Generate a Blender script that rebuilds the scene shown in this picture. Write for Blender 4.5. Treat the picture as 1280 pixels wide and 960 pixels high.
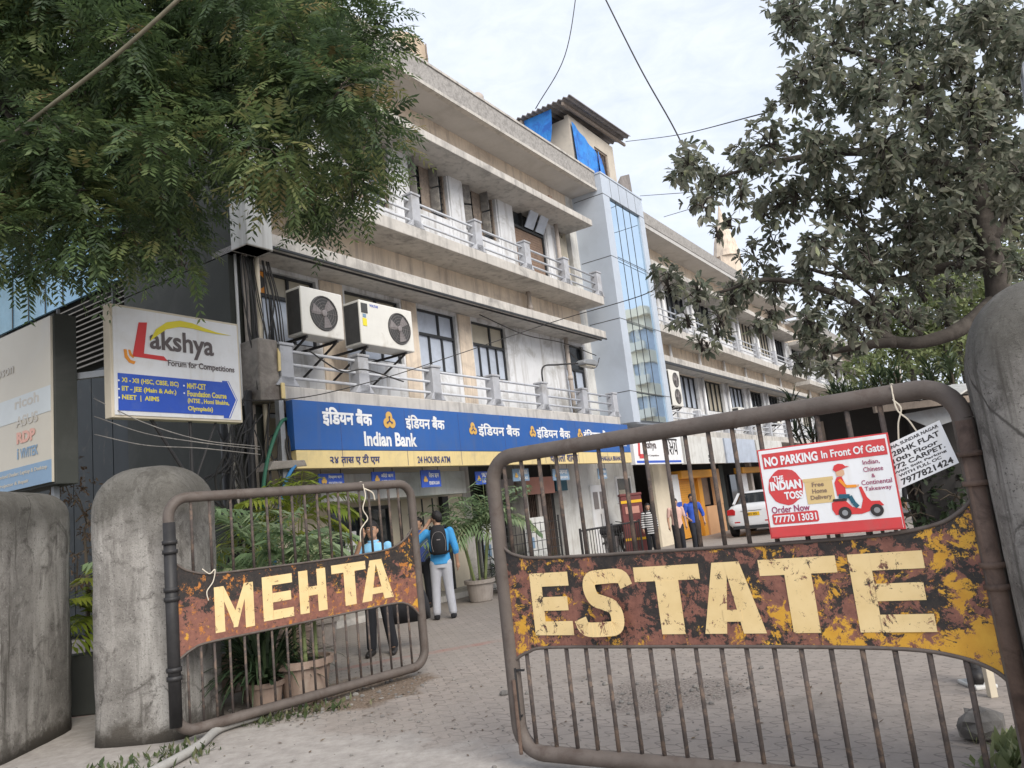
import bpy, bmesh, math, random
from mathutils import Vector, Matrix
import numpy as np
R = math.radians
SC = bpy.context.scene
COL = SC.collection
for o in list(bpy.data.objects): bpy.data.objects.remove(o)

# ---------------------------------------------------------------- camera, sky, sun, exposure
cam = bpy.data.cameras.new('camera'); camo = bpy.data.objects.new('camera', cam); COL.objects.link(camo)
P, RO = R(9.5), R(6.4)
f = Vector((0, math.cos(P), math.sin(P))); u0 = Vector((0, -math.sin(P), math.cos(P))); r0 = Vector((1, 0, 0))
cu = u0*math.cos(RO) + r0*math.sin(RO); cr = r0*math.cos(RO) - u0*math.sin(RO)
m = Matrix((cr, cu, -f)).transposed().to_4x4(); m.translation = (0, 0, 1.6)
camo.matrix_world = m
cam.sensor_width = 36; cam.lens = 36*961/1280; cam.clip_start = 0.05; cam.clip_end = 3000
SC.camera = camo
SUN_EL, SUN_AZ = R(36), R(150)          # veiled sun high behind the camera: no hard shadows anywhere
W = bpy.data.worlds.new('World'); SC.world = W; W.use_nodes = True
nt = W.node_tree; nt.nodes.clear()
out = nt.nodes.new('ShaderNodeOutputWorld'); bg = nt.nodes.new('ShaderNodeBackground')
sky = nt.nodes.new('ShaderNodeTexSky'); sky.sky_type = 'NISHITA'; sky.sun_disc = False
sky.sun_elevation = SUN_EL; sky.sun_rotation = SUN_AZ; sky.dust_density = 2.0; sky.air_density = 1.0
tc = nt.nodes.new('ShaderNodeTexCoord'); mp = nt.nodes.new('ShaderNodeMapping'); mp.inputs['Scale'].default_value = (1, 1, 2.2)
nz = nt.nodes.new('ShaderNodeTexNoise'); nz.inputs['Scale'].default_value = 17; nz.inputs['Detail'].default_value = 7; nz.inputs['Roughness'].default_value = .62; nz.inputs['Distortion'].default_value = .4
nz2 = nt.nodes.new('ShaderNodeTexNoise'); nz2.inputs['Scale'].default_value = 2.6; nz2.inputs['Detail'].default_value = 3
ad = nt.nodes.new('ShaderNodeMath'); ad.operation = 'MULTIPLY_ADD'; ad.inputs[1].default_value = .55
rp = nt.nodes.new('ShaderNodeValToRGB'); rp.color_ramp.elements[0].position = .5; rp.color_ramp.elements[0].color = (.74,.74,.74,1); rp.color_ramp.elements[1].position = .95; rp.color_ramp.elements[1].color = (.97,.97,.97,1)
mx = nt.nodes.new('ShaderNodeMixRGB'); mx.inputs['Color2'].default_value = (4.4, 4.7, 5.3, 1)
L = nt.links.new
L(tc.outputs['Generated'], mp.inputs[0]); L(mp.outputs[0], nz.inputs[0]); L(tc.outputs['Generated'], nz2.inputs[0])
L(nz2.outputs[0], ad.inputs[0]); L(nz.outputs[0], ad.inputs[2]); L(ad.outputs[0], rp.inputs[0]); L(rp.outputs[0], mx.inputs[0])
L(sky.outputs[0], mx.inputs['Color1']); L(mx.outputs[0], bg.inputs[0]); bg.inputs[1].default_value = .09; L(bg.outputs[0], out.inputs[0])
sl = bpy.data.lights.new('sun', 'SUN'); sl.energy = 1.5; sl.angle = R(38); sl.color = (1, .94, .85)
so = bpy.data.objects.new('sun', sl); COL.objects.link(so)
sd = Vector((math.sin(SUN_AZ)*math.cos(SUN_EL), math.cos(SUN_AZ)*math.cos(SUN_EL), math.sin(SUN_EL)))
so.rotation_euler = sd.to_track_quat('Z', 'Y').to_euler(); so.location = sd*80
SC.view_settings.view_transform = 'Standard'; SC.view_settings.look = 'None'
SC.view_settings.exposure = 1.3; SC.view_settings.gamma = 1.0; SC.view_settings.use_curve_mapping = False
SC.render.engine = 'CYCLES'

# ---------------------------------------------------------------- materials
def nodes(name):
    mt = bpy.data.materials.new(name); mt.use_nodes = True
    return mt, mt.node_tree, mt.node_tree.nodes['Principled BSDF']
def noise(t, sc, det=5, rough=.55, vec=None, dist=0, scale3=None):
    n = t.nodes.new('ShaderNodeTexNoise'); n.inputs['Scale'].default_value = sc; n.inputs['Detail'].default_value = det
    n.inputs['Roughness'].default_value = rough; n.inputs['Distortion'].default_value = dist
    c = t.nodes.new('ShaderNodeTexCoord')
    if scale3:
        mpn = t.nodes.new('ShaderNodeMapping'); mpn.inputs['Scale'].default_value = scale3
        t.links.new(c.outputs['Object'], mpn.inputs[0]); t.links.new(mpn.outputs[0], n.inputs[0])
    else: t.links.new(c.outputs['Object'], n.inputs[0])
    return n.outputs[0]
def ramp(t, src, a, b):
    r = t.nodes.new('ShaderNodeMapRange'); r.inputs['From Min'].default_value = a; r.inputs['From Max'].default_value = b
    t.links.new(src, r.inputs['Value']); return r.outputs['Result']
def mix(t, fac, a, b):
    n = t.nodes.new('ShaderNodeMixRGB')
    for k, v in (('Fac', fac), ('Color1', a), ('Color2', b)):
        if isinstance(v, (tuple, list)): n.inputs[k].default_value = (*v[:3], 1)
        elif isinstance(v, (int, float)): n.inputs[k].default_value = v
        else: t.links.new(v, n.inputs[k])
    return n.outputs[0]
def bump(t, b, src, strength, dist=.01):
    n = t.nodes.new('ShaderNodeBump'); n.inputs['Strength'].default_value = strength; n.inputs['Distance'].default_value = dist
    t.links.new(src, n.inputs['Height']); t.links.new(n.outputs[0], b.inputs['Normal'])
def mat(name, col, rough=.75, var=.12, vs=2.5, dirt=None, da=.6, ds=1.6, dr=(.5, .7), streak=None, sr=(.52, .72), bmp=0, bs=40, metal=0, spec=.4):
    mt, t, b = nodes(name)
    c = mix(t, ramp(t, noise(t, vs, 6, .65), .3, .7), [x*(1-var) for x in col], [min(1, x*(1+var)) for x in col])
    if dirt:
        fd = ramp(t, noise(t, ds, 8, .68, dist=.6), *dr)
        mm = t.nodes.new('ShaderNodeMath'); mm.operation = 'MULTIPLY'; mm.inputs[1].default_value = da; t.links.new(fd, mm.inputs[0]); mm.use_clamp = True
        c = mix(t, mm.outputs[0], c, dirt)
    if streak:
        fd = ramp(t, noise(t, 1.0, 6, .6, scale3=(7, 7, .45)), *sr)
        mm = t.nodes.new('ShaderNodeMath'); mm.operation = 'MULTIPLY'; mm.inputs[1].default_value = .6; t.links.new(fd, mm.inputs[0]); mm.use_clamp = True
        c = mix(t, mm.outputs[0], c, streak)
    t.links.new(c, b.inputs['Base Color'])
    b.inputs['Roughness'].default_value = rough; b.inputs['Metallic'].default_value = metal; b.inputs['Specular IOR Level'].default_value = spec
    if bmp: bump(t, b, noise(t, bs, 8, .7), bmp)
    return mt
def leafmat(name, cols, rough=.55, trans=.25):
    mt, t, b = nodes(name)
    a = t.nodes.new('ShaderNodeAttribute'); a.attribute_name = 'tint'
    r = t.nodes.new('ShaderNodeValToRGB'); r.color_ramp.interpolation = 'LINEAR'
    while len(r.color_ramp.elements) < len(cols): r.color_ramp.elements.new(.5)
    for i, c in enumerate(cols):
        e = r.color_ramp.elements[i]; e.position = i/(len(cols)-1); e.color = (*c, 1)
    t.links.new(a.outputs['Fac'], r.inputs[0]); t.links.new(r.outputs[0], b.inputs['Base Color'])
    b.inputs['Roughness'].default_value = rough; b.inputs['Specular IOR Level'].default_value = .35
    tr = t.nodes.new('ShaderNodeBsdfTranslucent'); t.links.new(r.outputs[0], tr.inputs[0])
    ms = t.nodes.new('ShaderNodeMixShader'); ms.inputs[0].default_value = trans
    t.links.new(b.outputs[0], ms.inputs[1]); t.links.new(tr.outputs[0], ms.inputs[2])
    t.links.new(ms.outputs[0], t.nodes['Material Output'].inputs[0])
    return mt

M = {}
M['white_wall'] = mat('white_wall', (.63,.64,.66), .85, .10, 1.3, (.33,.32,.30), .85, 1.4, (.50,.68), (.27,.25,.23), (.50,.68), bmp=.25)
M['beige_wall'] = mat('beige_wall', (.66,.56,.45), .85, .10, 1.2, (.40,.33,.27), .8, 1.3, (.48,.68), (.34,.28,.24), (.50,.68), bmp=.2)
M['slab'] = mat('slab', (.49,.465,.43), .85, .12, 2, (.20,.19,.18), .8, 1.4, (.53,.70), (.20,.19,.18), (.5,.7), .2)
M['soffit'] = mat('soffit', (.46,.45,.44), .9, .08, 1.2, (.30,.28,.26), .6, .9, (.5,.7))
M['post'] = mat('post', (.40,.41,.44), .85, .12, 3, (.24,.23,.22), .8, 2.2, (.5,.68), bmp=.2)
M['rail'] = mat('rail', (.50,.52,.56), .6, .10, 4, (.30,.25,.22), .7, 6, (.56,.7))
M['rough_concrete'] = mat('rough_concrete', (.26,.235,.21), .95, .25, 5, (.12,.10,.09), .8, 2.5, (.48,.66), bmp=.9, bs=25)
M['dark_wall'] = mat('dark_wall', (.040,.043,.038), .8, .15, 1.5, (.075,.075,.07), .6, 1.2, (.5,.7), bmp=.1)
M['parapet'] = mat('parapet', (.33,.315,.30), .95, .2, 22, (.20,.19,.18), .7, 9, (.46,.6), bmp=.8, bs=18)
M['acp'] = mat('acp', (.44,.49,.56), .45, .05, 1, (.36,.39,.44), .5, .8, (.5,.7), spec=.5)
M['dark_frame'] = mat('dark_frame', (.03,.032,.035), .5, .2, 4)
M['dark_room'] = mat('dark_room', (.03,.028,.027), .9, .2, 2)  # near-black colour stands in for the shade of unlit interiors
M['pale_pane'] = mat('pale_pane', (.46,.51,.60), .25, .12, 2.2, (.32,.35,.40), .6, 1.5, (.5,.7), spec=.5)
M['cream_pane'] = mat('cream_pane', (.42,.38,.30), .35, .15, 2, spec=.5)
M['dark_pane'] = mat('dark_pane', (.035,.04,.045), .08, .2, 2, spec=.6)
M['brown_shutter'] = mat('brown_shutter', (.22,.15,.11), .7, .15, 3, (.12,.09,.08), .6, 4, (.5,.7))
M['old_wood'] = mat('old_wood', (.27,.22,.18), .8, .25, 5, (.12,.10,.09), .7, 5, (.48,.65))
M['pipe'] = mat('pipe', (.43,.38,.34), .7, .12, 5, (.25,.21,.19), .6, 5, (.52,.7))
M['ac_white'] = mat('ac_white', (.66,.65,.61), .5, .05, 3, (.42,.38,.32), .6, 2.8, (.56,.75), spec=.45)
M['ac_dark'] = mat('ac_dark', (.06,.06,.06), .6, .2, 8)
M['grey_plastic'] = mat('grey_plastic', (.22,.20,.20), .5, .15, 6)
M['bank_blue'] = mat('bank_blue', (.022,.10,.34), .42, .10, .9, (.05,.11,.28), .6, 1.2, (.48,.68), (.07,.11,.22), (.54,.74), bmp=.06, bs=2)
M['bank_yellow'] = mat('bank_yellow', (.68,.54,.26), .5, .06, 1.4, (.45,.37,.22), .6, 2, (.52,.72), (.42,.34,.2), (.54,.74))
M['sign_white'] = mat('sign_white', (.74,.75,.77), .45, .05, 2, (.60,.58,.54), .5, 1.8, (.5,.7), (.58,.55,.50), (.54,.74))
M['off_white'] = mat('off_white', (.60,.60,.58), .7, .08, 2, (.36,.34,.31), .7, 1.6, (.5,.7), (.33,.31,.28))
M['cream_panel'] = mat('cream_panel', (.62,.55,.43), .7, .06, 1.5, (.42,.36,.28), .5, 1.8, (.55,.75))
M['emblem'] = mat('emblem', (.62,.38,.10), .5, .05)
M['navy_text'] = mat('navy_text', (.05,.06,.16), .5, .05)
M['black_text'] = mat('black_text', (.03,.027,.027), .55, .1)
M['grey_text'] = mat('grey_text', (.11,.09,.09), .5, .05)
M['red'] = mat('red', (.60,.045,.045), .45, .05)
M['sign_red'] = mat('sign_red', (.56,.055,.058), .45, .10, 5, (.44,.09,.085), .6, 9, (.52,.68))
M['yellow'] = mat('yellow', (.72,.62,.04), .45, .05)
M['royal_blue'] = mat('royal_blue', (.03,.09,.47), .45, .08, 3, (.08,.14,.42), .5, 4, (.52,.7))
M['orange'] = mat('orange', (.75,.28,.03), .45, .05)
M['teal'] = mat('teal', (.02,.10,.15), .5, .05)
M['skin_light'] = mat('skin_light', (.62,.38,.24), .5, .03)
M['box_tan'] = mat('box_tan', (.62,.46,.22), .5, .04)
M['maroon_text'] = mat('maroon_text', (.30,.03,.10), .5, .05)
M['rust'] = mat('rust', (.125,.085,.066), .8, .25, 9, (.06,.04,.032), .8, 7, (.48,.62), bmp=.35, bs=90)
M['rust_rail'] = mat('rust_rail', (.105,.086,.075), .6, .2, 6, (.07,.048,.038), .7, 8, (.52,.68), bmp=.3, bs=90)
M['rust_bar'] = mat('rust_bar', (.068,.055,.05), .85, .35, 16, (.17,.12,.09), .8, 12, (.5,.62), bmp=.3, bs=90)
M['black_iron'] = mat('black_iron', (.025,.024,.025), .55, .3, 8)
M['galv'] = mat('galv', (.30,.31,.32), .5, .12, 4, (.18,.16,.15), .5, 4, (.5,.7), metal=.4)
M['maroon'] = mat('maroon', (.16,.045,.045), .6, .12, 3, (.10,.03,.03), .6, 3)
M['shutter_yellow'] = mat('shutter_yellow', (.70,.32,.04), .6, .06, 2)
M['peach'] = mat('peach', (.66,.38,.20), .75, .05, 2)
M['pink'] = mat('pink', (.50,.25,.20), .7, .08, 2)
M['blue_tarp'] = mat('blue_tarp', (.03,.22,.62), .5, .2, 3, (.02,.10,.42), .8, 2.2, (.48,.6), bmp=.5, bs=5)
M['hut_wall'] = mat('hut_wall', (.50,.45,.38), .85, .08, 1.5, (.32,.29,.25), .6, 1.3, (.5,.7))
M['asbestos'] = mat('asbestos', (.23,.21,.20), .9, .2, 3, (.12,.11,.10), .7, 2, (.48,.65))
M['tank'] = mat('tank', (.42,.33,.24), .7, .12, 3)
M['pot'] = mat('pot', (.30,.22,.175), .85, .15, 4, (.42,.36,.30), .6, 5, (.52,.68), bmp=.2)
M['pot_grey'] = mat('pot_grey', (.34,.30,.27), .85, .12, 4, (.2,.17,.15), .6, 4, (.52,.68), bmp=.2)
M['soil'] = mat('soil', (.06,.045,.035), 1, .3, 15, bmp=.8)
M['bark'] = mat('bark', (.05,.042,.036), .95, .35, 6, (.11,.095,.082), .6, 5, (.5,.65), bmp=1, bs=18)
M['twig'] = mat('twig', (.10,.08,.06), .9, .2, 6)
M['palm_stem'] = mat('palm_stem', (.20,.24,.10), .7, .2, 8)
M['glass_dark'] = mat('glass_dark', (.02,.025,.03), .06, .1, 2, spec=.6)
M['car_white'] = mat('car_white', (.70,.71,.73), .22, .02, 1, spec=.55)
M['tyre'] = mat('tyre', (.02,.02,.02), .85, .2, 10)
M['alloy'] = mat('alloy', (.45,.45,.46), .35, .05, 3, metal=.8)
M['tail_red'] = mat('tail_red', (.42,.02,.025), .2, .05, spec=.6)
M['plate_yellow'] = mat('plate_yellow', (.72,.42,.02), .5, .05)
M['wire'] = mat('wire', (.035,.033,.032), .7, .2, 4)
M['wire_tan'] = mat('wire_tan', (.15,.135,.095), .8, .2, 8)
M['wire_green'] = mat('wire_green', (.03,.13,.08), .6, .1)
M['wire_blue'] = mat('wire_blue', (.03,.16,.36), .6, .1)
M['string'] = mat('string', (.62,.56,.46), .9, .1, 8)
M['hose'] = mat('hose', (.34,.33,.31), .7, .12, 6, (.2,.18,.16), .6, 6)
M['stone'] = mat('stone', (.17,.16,.15), .95, .3, 8, (.30,.28,.25), .7, 6, (.5,.62), bmp=.8, bs=20)
M['left_grey'] = mat('left_grey', (.30,.32,.31), .8, .1, 1.5, (.2,.2,.19), .6, 1.5, (.5,.7))
M['louvre'] = mat('louvre', (.17,.16,.145), .75, .15, 3, (.09,.085,.075), .6, 2.5, (.5,.68))
M['sheet_dark'] = mat('sheet_dark', (.012,.017,.02), .55, .3, 2, (.075,.066,.055), .8, 1.6, (.55,.72))
M['blue_glass'] = mat('blue_glass', (.16,.30,.42), .12, .15, 1.5, spec=.6, metal=.3)
M['billboard_face'] = mat('billboard_face', (.50,.46,.38), .4, .05, 1, (.50,.48,.44), .5, 1, (.5,.7))
M['pale_blue'] = mat('pale_blue', (.50,.53,.53), .45, .05)
M['faded_red'] = mat('faded_red', (.60,.33,.26), .5, .05)
M['faded_blue'] = mat('faded_blue', (.20,.30,.42), .5, .06)
M['faded_grey'] = mat('faded_grey', (.46,.43,.38), .5, .05)
M['hair'] = mat('hair', (.012,.010,.010), .6, .3, 20, bmp=.4, bs=120)
M['skin'] = mat('skin', (.40,.235,.155), .55, .08, 8)
M['sky_shirt'] = mat('sky_shirt', (.055,.30,.62), .85, .08, 5, bmp=.3, bs=14)
M['light_shirt'] = mat('light_shirt', (.22,.48,.72), .85, .07, 5, bmp=.3, bs=14)
M['denim_shirt'] = mat('denim_shirt', (.045,.075,.25), .85, .12, 6, bmp=.3, bs=14)
M['royal_shirt'] = mat('royal_shirt', (.03,.085,.42), .85, .1, 6, bmp=.3, bs=14)
M['pink_shirt'] = mat('pink_shirt', (.55,.36,.31), .85, .07, 6, bmp=.3, bs=14)
M['grey_trousers'] = mat('grey_trousers', (.42,.43,.47), .9, .08, 6, bmp=.5, bs=12)
M['black_trousers'] = mat('black_trousers', (.016,.017,.022), .9, .2, 6, bmp=.5, bs=12)
M['blue_jeans'] = mat('blue_jeans', (.06,.09,.16), .9, .25, 9)
M['black_cloth'] = mat('black_cloth', (.014,.014,.017), .8, .25, 9, bmp=.4, bs=30)
M['shoe'] = mat('shoe', (.02,.018,.018), .5, .2, 8)
M['white'] = mat('white', (.75,.75,.75), .5, .03)
M['eye'] = mat('eye', (.6,.58,.55), .3, .02)
M['iris'] = mat('iris', (.02,.012,.01), .3, .02)
M['lip'] = mat('lip', (.30,.12,.10), .5, .03)
M['reflect_wall'] = mat('reflect_wall', (.78,.70,.56), .85, .05, .5)
M['reflect_white'] = mat('reflect_white', (.66,.62,.55), .85, .05, .5)
mt, t, b = nodes('striped_top')                       # black and white hoops woven into the cloth
c_ = t.nodes.new('ShaderNodeTexCoord'); sx = t.nodes.new('ShaderNodeSeparateXYZ'); t.links.new(c_.outputs['Object'], sx.inputs[0])
w_ = t.nodes.new('ShaderNodeMath'); w_.operation = 'MULTIPLY'; w_.inputs[1].default_value = 2*math.pi/.062; t.links.new(sx.outputs['Z'], w_.inputs[0])
s_ = t.nodes.new('ShaderNodeMath'); s_.operation = 'SINE'; t.links.new(w_.outputs[0], s_.inputs[0])
t.links.new(mix(t, ramp(t, s_.outputs[0], -.1, .1), (.02,.02,.022), (.62,.62,.62)), b.inputs['Base Color']); b.inputs['Roughness'].default_value = .9
M['striped_top'] = mt
mt, t, b = nodes('mirror_glass')                      # blue mirror glazing, slightly wavy
b.inputs['Base Color'].default_value = (.62,.77,.88,1); b.inputs['Metallic'].default_value = 1; b.inputs['Roughness'].default_value = .03
bump(t, b, noise(t, 1.1, 2, .4), .05, .06); M['mirror_glass'] = mt
def pillar_mat():                                     # weathered cement: dark mossy top, pale runs, pitted
    mt, t, b = nodes('pillar_cement')
    c = mix(t, ramp(t, noise(t, 2.2, 8, .7), .35, .68), (.14,.13,.118), (.33,.312,.288))
    c = mix(t, ramp(t, noise(t, 1.4, 6, .6, scale3=(4, 4, .5)), .5, .66), c, (.38,.362,.336))
    c = mix(t, ramp(t, noise(t, 3.5, 8, .72, dist=1), .52, .66), c, (.085,.076,.068))
    c = mix(t, ramp(t, noise(t, 34, 8, .8), .56, .66), c, (.36,.345,.32))
    c = mix(t, ramp(t, noise(t, 60, 6, .8), .56, .64), c, (.06,.054,.048))
    vo = t.nodes.new('ShaderNodeTexVoronoi'); vo.feature = 'DISTANCE_TO_EDGE'; vo.inputs['Scale'].default_value = 1.5; cv = t.nodes.new('ShaderNodeTexCoord'); mv = t.nodes.new('ShaderNodeMixRGB'); mv.inputs[0].default_value = .12; t.links.new(cv.outputs['Object'], mv.inputs[1]); t.links.new(noise(t, 6, 8, .7), mv.inputs[2]); t.links.new(mv.outputs[0], vo.inputs[0])
    ck = t.nodes.new('ShaderNodeMath'); ck.operation = 'MULTIPLY'; ck.use_clamp = True; t.links.new(ramp(t, vo.outputs[0], .012, .003), ck.inputs[0]); t.links.new(ramp(t, noise(t, 1.1, 3, .5), .52, .62), ck.inputs[1])
    c = mix(t, ck.outputs[0], c, (.05,.045,.04))
    cc = t.nodes.new('ShaderNodeTexCoord'); sp = t.nodes.new('ShaderNodeSeparateXYZ'); t.links.new(cc.outputs['Object'], sp.inputs[0])
    ma = t.nodes.new('ShaderNodeMath'); ma.operation = 'MULTIPLY_ADD'; ma.inputs[1].default_value = .9
    t.links.new(noise(t, 2.6, 6, .6), ma.inputs[0]); t.links.new(sp.outputs['Z'], ma.inputs[2])
    g = ramp(t, ma.outputs[0], 2.15, 2.55); mm = t.nodes.new('ShaderNodeMath'); mm.operation = 'MULTIPLY'; mm.inputs[1].default_value = .7; mm.use_clamp = True
    t.links.new(g, mm.inputs[0])
    c = mix(t, mm.outputs[0], c, (.062,.058,.048))
    mb_ = t.nodes.new('ShaderNodeMath'); mb_.operation = 'MULTIPLY_ADD'; mb_.inputs[1].default_value = .7; t.links.new(noise(t, 4, 8, .7), mb_.inputs[0]); t.links.new(sp.outputs['Z'], mb_.inputs[2])
    c = mix(t, ramp(t, mb_.outputs[0], .58, .42), c, (.075,.066,.055))
    c = mix(t, ramp(t, noise(t, 1.0, 8, .65, scale3=(9, 9, .35)), .58, .66), c, (.085,.078,.068))
    t.links.new(c, b.inputs['Base Color']); b.inputs['Roughness'].default_value = .95
    bump(t, b, noise(t, 40, 12, .8), .9, .014); return mt
M['pillar'] = pillar_mat()
def painted_rust(name, k_blk, k_yel, k_or, top_black, ends):   # old gate paint flaking to black iron, red primer and yellow coats
    mt, t, b = nodes(name)
    cc = t.nodes.new('ShaderNodeTexCoord'); sp = t.nodes.new('ShaderNodeSeparateXYZ'); t.links.new(cc.outputs['Object'], sp.inputs[0])
    def nz_(sc, loc, dist=.3, rough=.78, det=14):
        mp_ = t.nodes.new('ShaderNodeMapping'); mp_.inputs['Location'].default_value = loc; t.links.new(cc.outputs['Object'], mp_.inputs[0])
        n = t.nodes.new('ShaderNodeTexNoise'); n.inputs['Scale'].default_value = sc; n.inputs['Detail'].default_value = det; n.inputs['Roughness'].default_value = rough; n.inputs['Distortion'].default_value = dist
        t.links.new(mp_.outputs[0], n.inputs[0]); return n.outputs[0]
    def biased(src, axis, k, c0):                # noise + k*(coordinate - c0)
        a = t.nodes.new('ShaderNodeMath'); a.operation = 'SUBTRACT'; a.inputs[1].default_value = c0; t.links.new(sp.outputs[axis], a.inputs[0])
        m_ = t.nodes.new('ShaderNodeMath'); m_.operation = 'MULTIPLY_ADD'; m_.inputs[1].default_value = k; t.links.new(a.outputs[0], m_.inputs[0]); t.links.new(src, m_.inputs[2]); return m_.outputs[0]
    c = mix(t, ramp(t, noise(t, 26, 6, .7), .35, .65), (.15,.06,.043), (.24,.10,.07))
    n1 = biased(nz_(7.0, (0,0,0)), 'Z', top_black, .95); c = mix(t, ramp(t, n1, k_blk, k_blk+.02), c, mix(t, ramp(t, noise(t, 40, 6, .7), .4, .6), (.012,.010,.010), (.032,.024,.02)))
    c = mix(t, ramp(t, nz_(13, (2,9,4)), .585, .605), c, (.028,.019,.016))
    n2 = nz_(9, (5,1,8)); c = mix(t, ramp(t, n2, k_or, k_or+.02), c, (.40,.15,.028))
    n3 = nz_(7.5, (7,3,5), .4)
    ab = t.nodes.new('ShaderNodeMath'); ab.operation = 'SUBTRACT'; ab.inputs[1].default_value = ends[0]; t.links.new(sp.outputs['X'], ab.inputs[0])
    aa = t.nodes.new('ShaderNodeMath'); aa.operation = 'ABSOLUTE'; t.links.new(ab.outputs[0], aa.inputs[0])
    me_ = t.nodes.new('ShaderNodeMath'); me_.operation = 'MULTIPLY_ADD'; me_.inputs[1].default_value = ends[1]; t.links.new(aa.outputs[0], me_.inputs[0]); t.links.new(n3, me_.inputs[2])
    n3b = biased(me_.outputs[0], 'Z', ends[2], .95)
    c = mix(t, ramp(t, n3b, k_yel, k_yel+.015), c, mix(t, ramp(t, noise(t, 9, 5, .6), .35, .65), (.50,.25,.022), (.60,.33,.035)))
    c = mix(t, ramp(t, nz_(17, (1,4,2)), .60, .62), c, (.03,.02,.017))
    c = mix(t, ramp(t, nz_(11, (3,8,1), .2, .8), .615, .63), c, (.14,.056,.04))
    t.links.new(c, b.inputs['Base Color']); b.inputs['Roughness'].default_value = .62; bump(t, b, n3, .4, .006); return mt
M['paint_right'] = painted_rust('paint_right', .49, .602, .61, .10, (1.25, .075, -.08))
M['paint_left'] = painted_rust('paint_left', .53, .625, .56, .75, (.9, .045, -.05))
def worn_letter(name, thr):
    mt, t, b = nodes(name)
    c = mix(t, ramp(t, noise(t, 5, 6, .6), .3, .7), (.64,.47,.22), (.74,.57,.30))
    n = noise(t, 9.5, 14, .82, dist=.4)
    c2 = mix(t, ramp(t, noise(t, 9, 8, .7), .5, .53), (.155,.065,.045), (.035,.022,.018))
    c = mix(t, ramp(t, n, thr, thr+.012), c, c2); c = mix(t, ramp(t, noise(t, 38, 8, .8), .66, .68), c, (.10,.05,.035))
    t.links.new(c, b.inputs['Base Color']); b.inputs['Roughness'].default_value = .65; return mt
M['letter_right'] = worn_letter('letter_right', .566)
M['letter_left'] = worn_letter('letter_left', .585)
def paving():
    mt, t, b = nodes('paving')
    cc = t.nodes.new('ShaderNodeTexCoord'); mp_ = t.nodes.new('ShaderNodeMapping'); mp_.inputs['Rotation'].default_value = (0, 0, R(-57))
    t.links.new(cc.outputs['Object'], mp_.inputs[0])
    wv = t.nodes.new('ShaderNodeTexWave'); wv.inputs['Scale'].default_value = 2.16; wv.bands_direction = 'X'; wv.inputs['Distortion'].default_value = 0
    t.links.new(mp_.outputs[0], wv.inputs[0])
    sep = t.nodes.new('ShaderNodeSeparateXYZ'); t.links.new(mp_.outputs[0], sep.inputs[0])
    ma = t.nodes.new('ShaderNodeMath'); ma.operation = 'MULTIPLY_ADD'; ma.inputs[1].default_value = .07; t.links.new(wv.outputs[0], ma.inputs[0]); t.links.new(sep.outputs['Y'], ma.inputs[2])
    cb = t.nodes.new('ShaderNodeCombineXYZ'); t.links.new(sep.outputs['X'], cb.inputs[0]); t.links.new(ma.outputs[0], cb.inputs[1])
    br = t.nodes.new('ShaderNodeTexBrick'); t.links.new(cb.outputs[0], br.inputs[0]); br.inputs['Scale'].default_value = 1
    br.inputs['Brick Width'].default_value = .29; br.inputs['Row Height'].default_value = .15; br.inputs['Mortar Size'].default_value = .008; br.inputs['Mortar Smooth'].default_value = .3
    br.inputs['Color1'].default_value = (.325,.28,.248,1); br.inputs['Color2'].default_value = (.285,.25,.225,1); br.inputs['Mortar'].default_value = (.13,.11,.10,1); br.inputs['Bias'].default_value = .1
    dust = ramp(t, noise(t, .9, 10, .7, dist=.6), .42, .62)
    c = mix(t, .35, br.outputs[0], mix(t, ramp(t, noise(t, 2.5, 8, .7), .35, .65), (.25,.222,.20), (.38,.335,.30)))
    c = mix(t, ramp(t, noise(t, .55, 8, .7, dist=1.2), .56, .70), c, (.19,.168,.15))
    c = mix(t, ramp(t, noise(t, 1.6, 9, .75, dist=.8), .62, .70), c, (.14,.122,.108))
    mm = t.nodes.new('ShaderNodeMath'); mm.operation = 'MULTIPLY'; mm.inputs[1].default_value = .75; mm.use_clamp = True; t.links.new(dust, mm.inputs[0])
    dustc = mix(t, ramp(t, noise(t, 25, 6, .7), .35, .65), (.25,.22,.195), (.34,.305,.275))
    c = mix(t, mm.outputs[0], c, dustc)
    # bare cement outside the gate line: mask from real ground position
    s2 = t.nodes.new('ShaderNodeSeparateXYZ'); t.links.new(cc.outputs['Object'], s2.inputs[0])
    k = t.nodes.new('ShaderNodeMath'); k.operation = 'MULTIPLY_ADD'; k.inputs[1].default_value = .75; t.links.new(s2.outputs['X'], k.inputs[0]); t.links.new(s2.outputs['Y'], k.inputs[2])
    k2 = t.nodes.new('ShaderNodeMath'); k2.operation = 'MULTIPLY_ADD'; k2.inputs[1].default_value = 1.6; t.links.new(noise(t, 1.7, 6, .65), k2.inputs[0]); t.links.new(k.outputs[0], k2.inputs[2])
    cem = ramp(t, k2.outputs[0], 6.35, 6.1)
    c = mix(t, cem, c, mix(t, ramp(t, noise(t, 7, 10, .75), .35, .65), (.27,.245,.225), (.40,.37,.34)))
    # worn gravel hollow inside the right gate
    def spot(x, y, r):
        vm = t.nodes.new('ShaderNodeVectorMath'); vm.operation = 'DISTANCE'; vm.inputs[1].default_value = (x, y, 0); t.links.new(cc.outputs['Object'], vm.inputs[0])
        q = t.nodes.new('ShaderNodeMath'); q.operation = 'MULTIPLY_ADD'; q.inputs[1].default_value = 1.1; t.links.new(noise(t, 2.2, 8, .7), q.inputs[0]); t.links.new(vm.outputs['Value'], q.inputs[2])
        return ramp(t, q.outputs[0], r+.62, r+.45)
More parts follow.
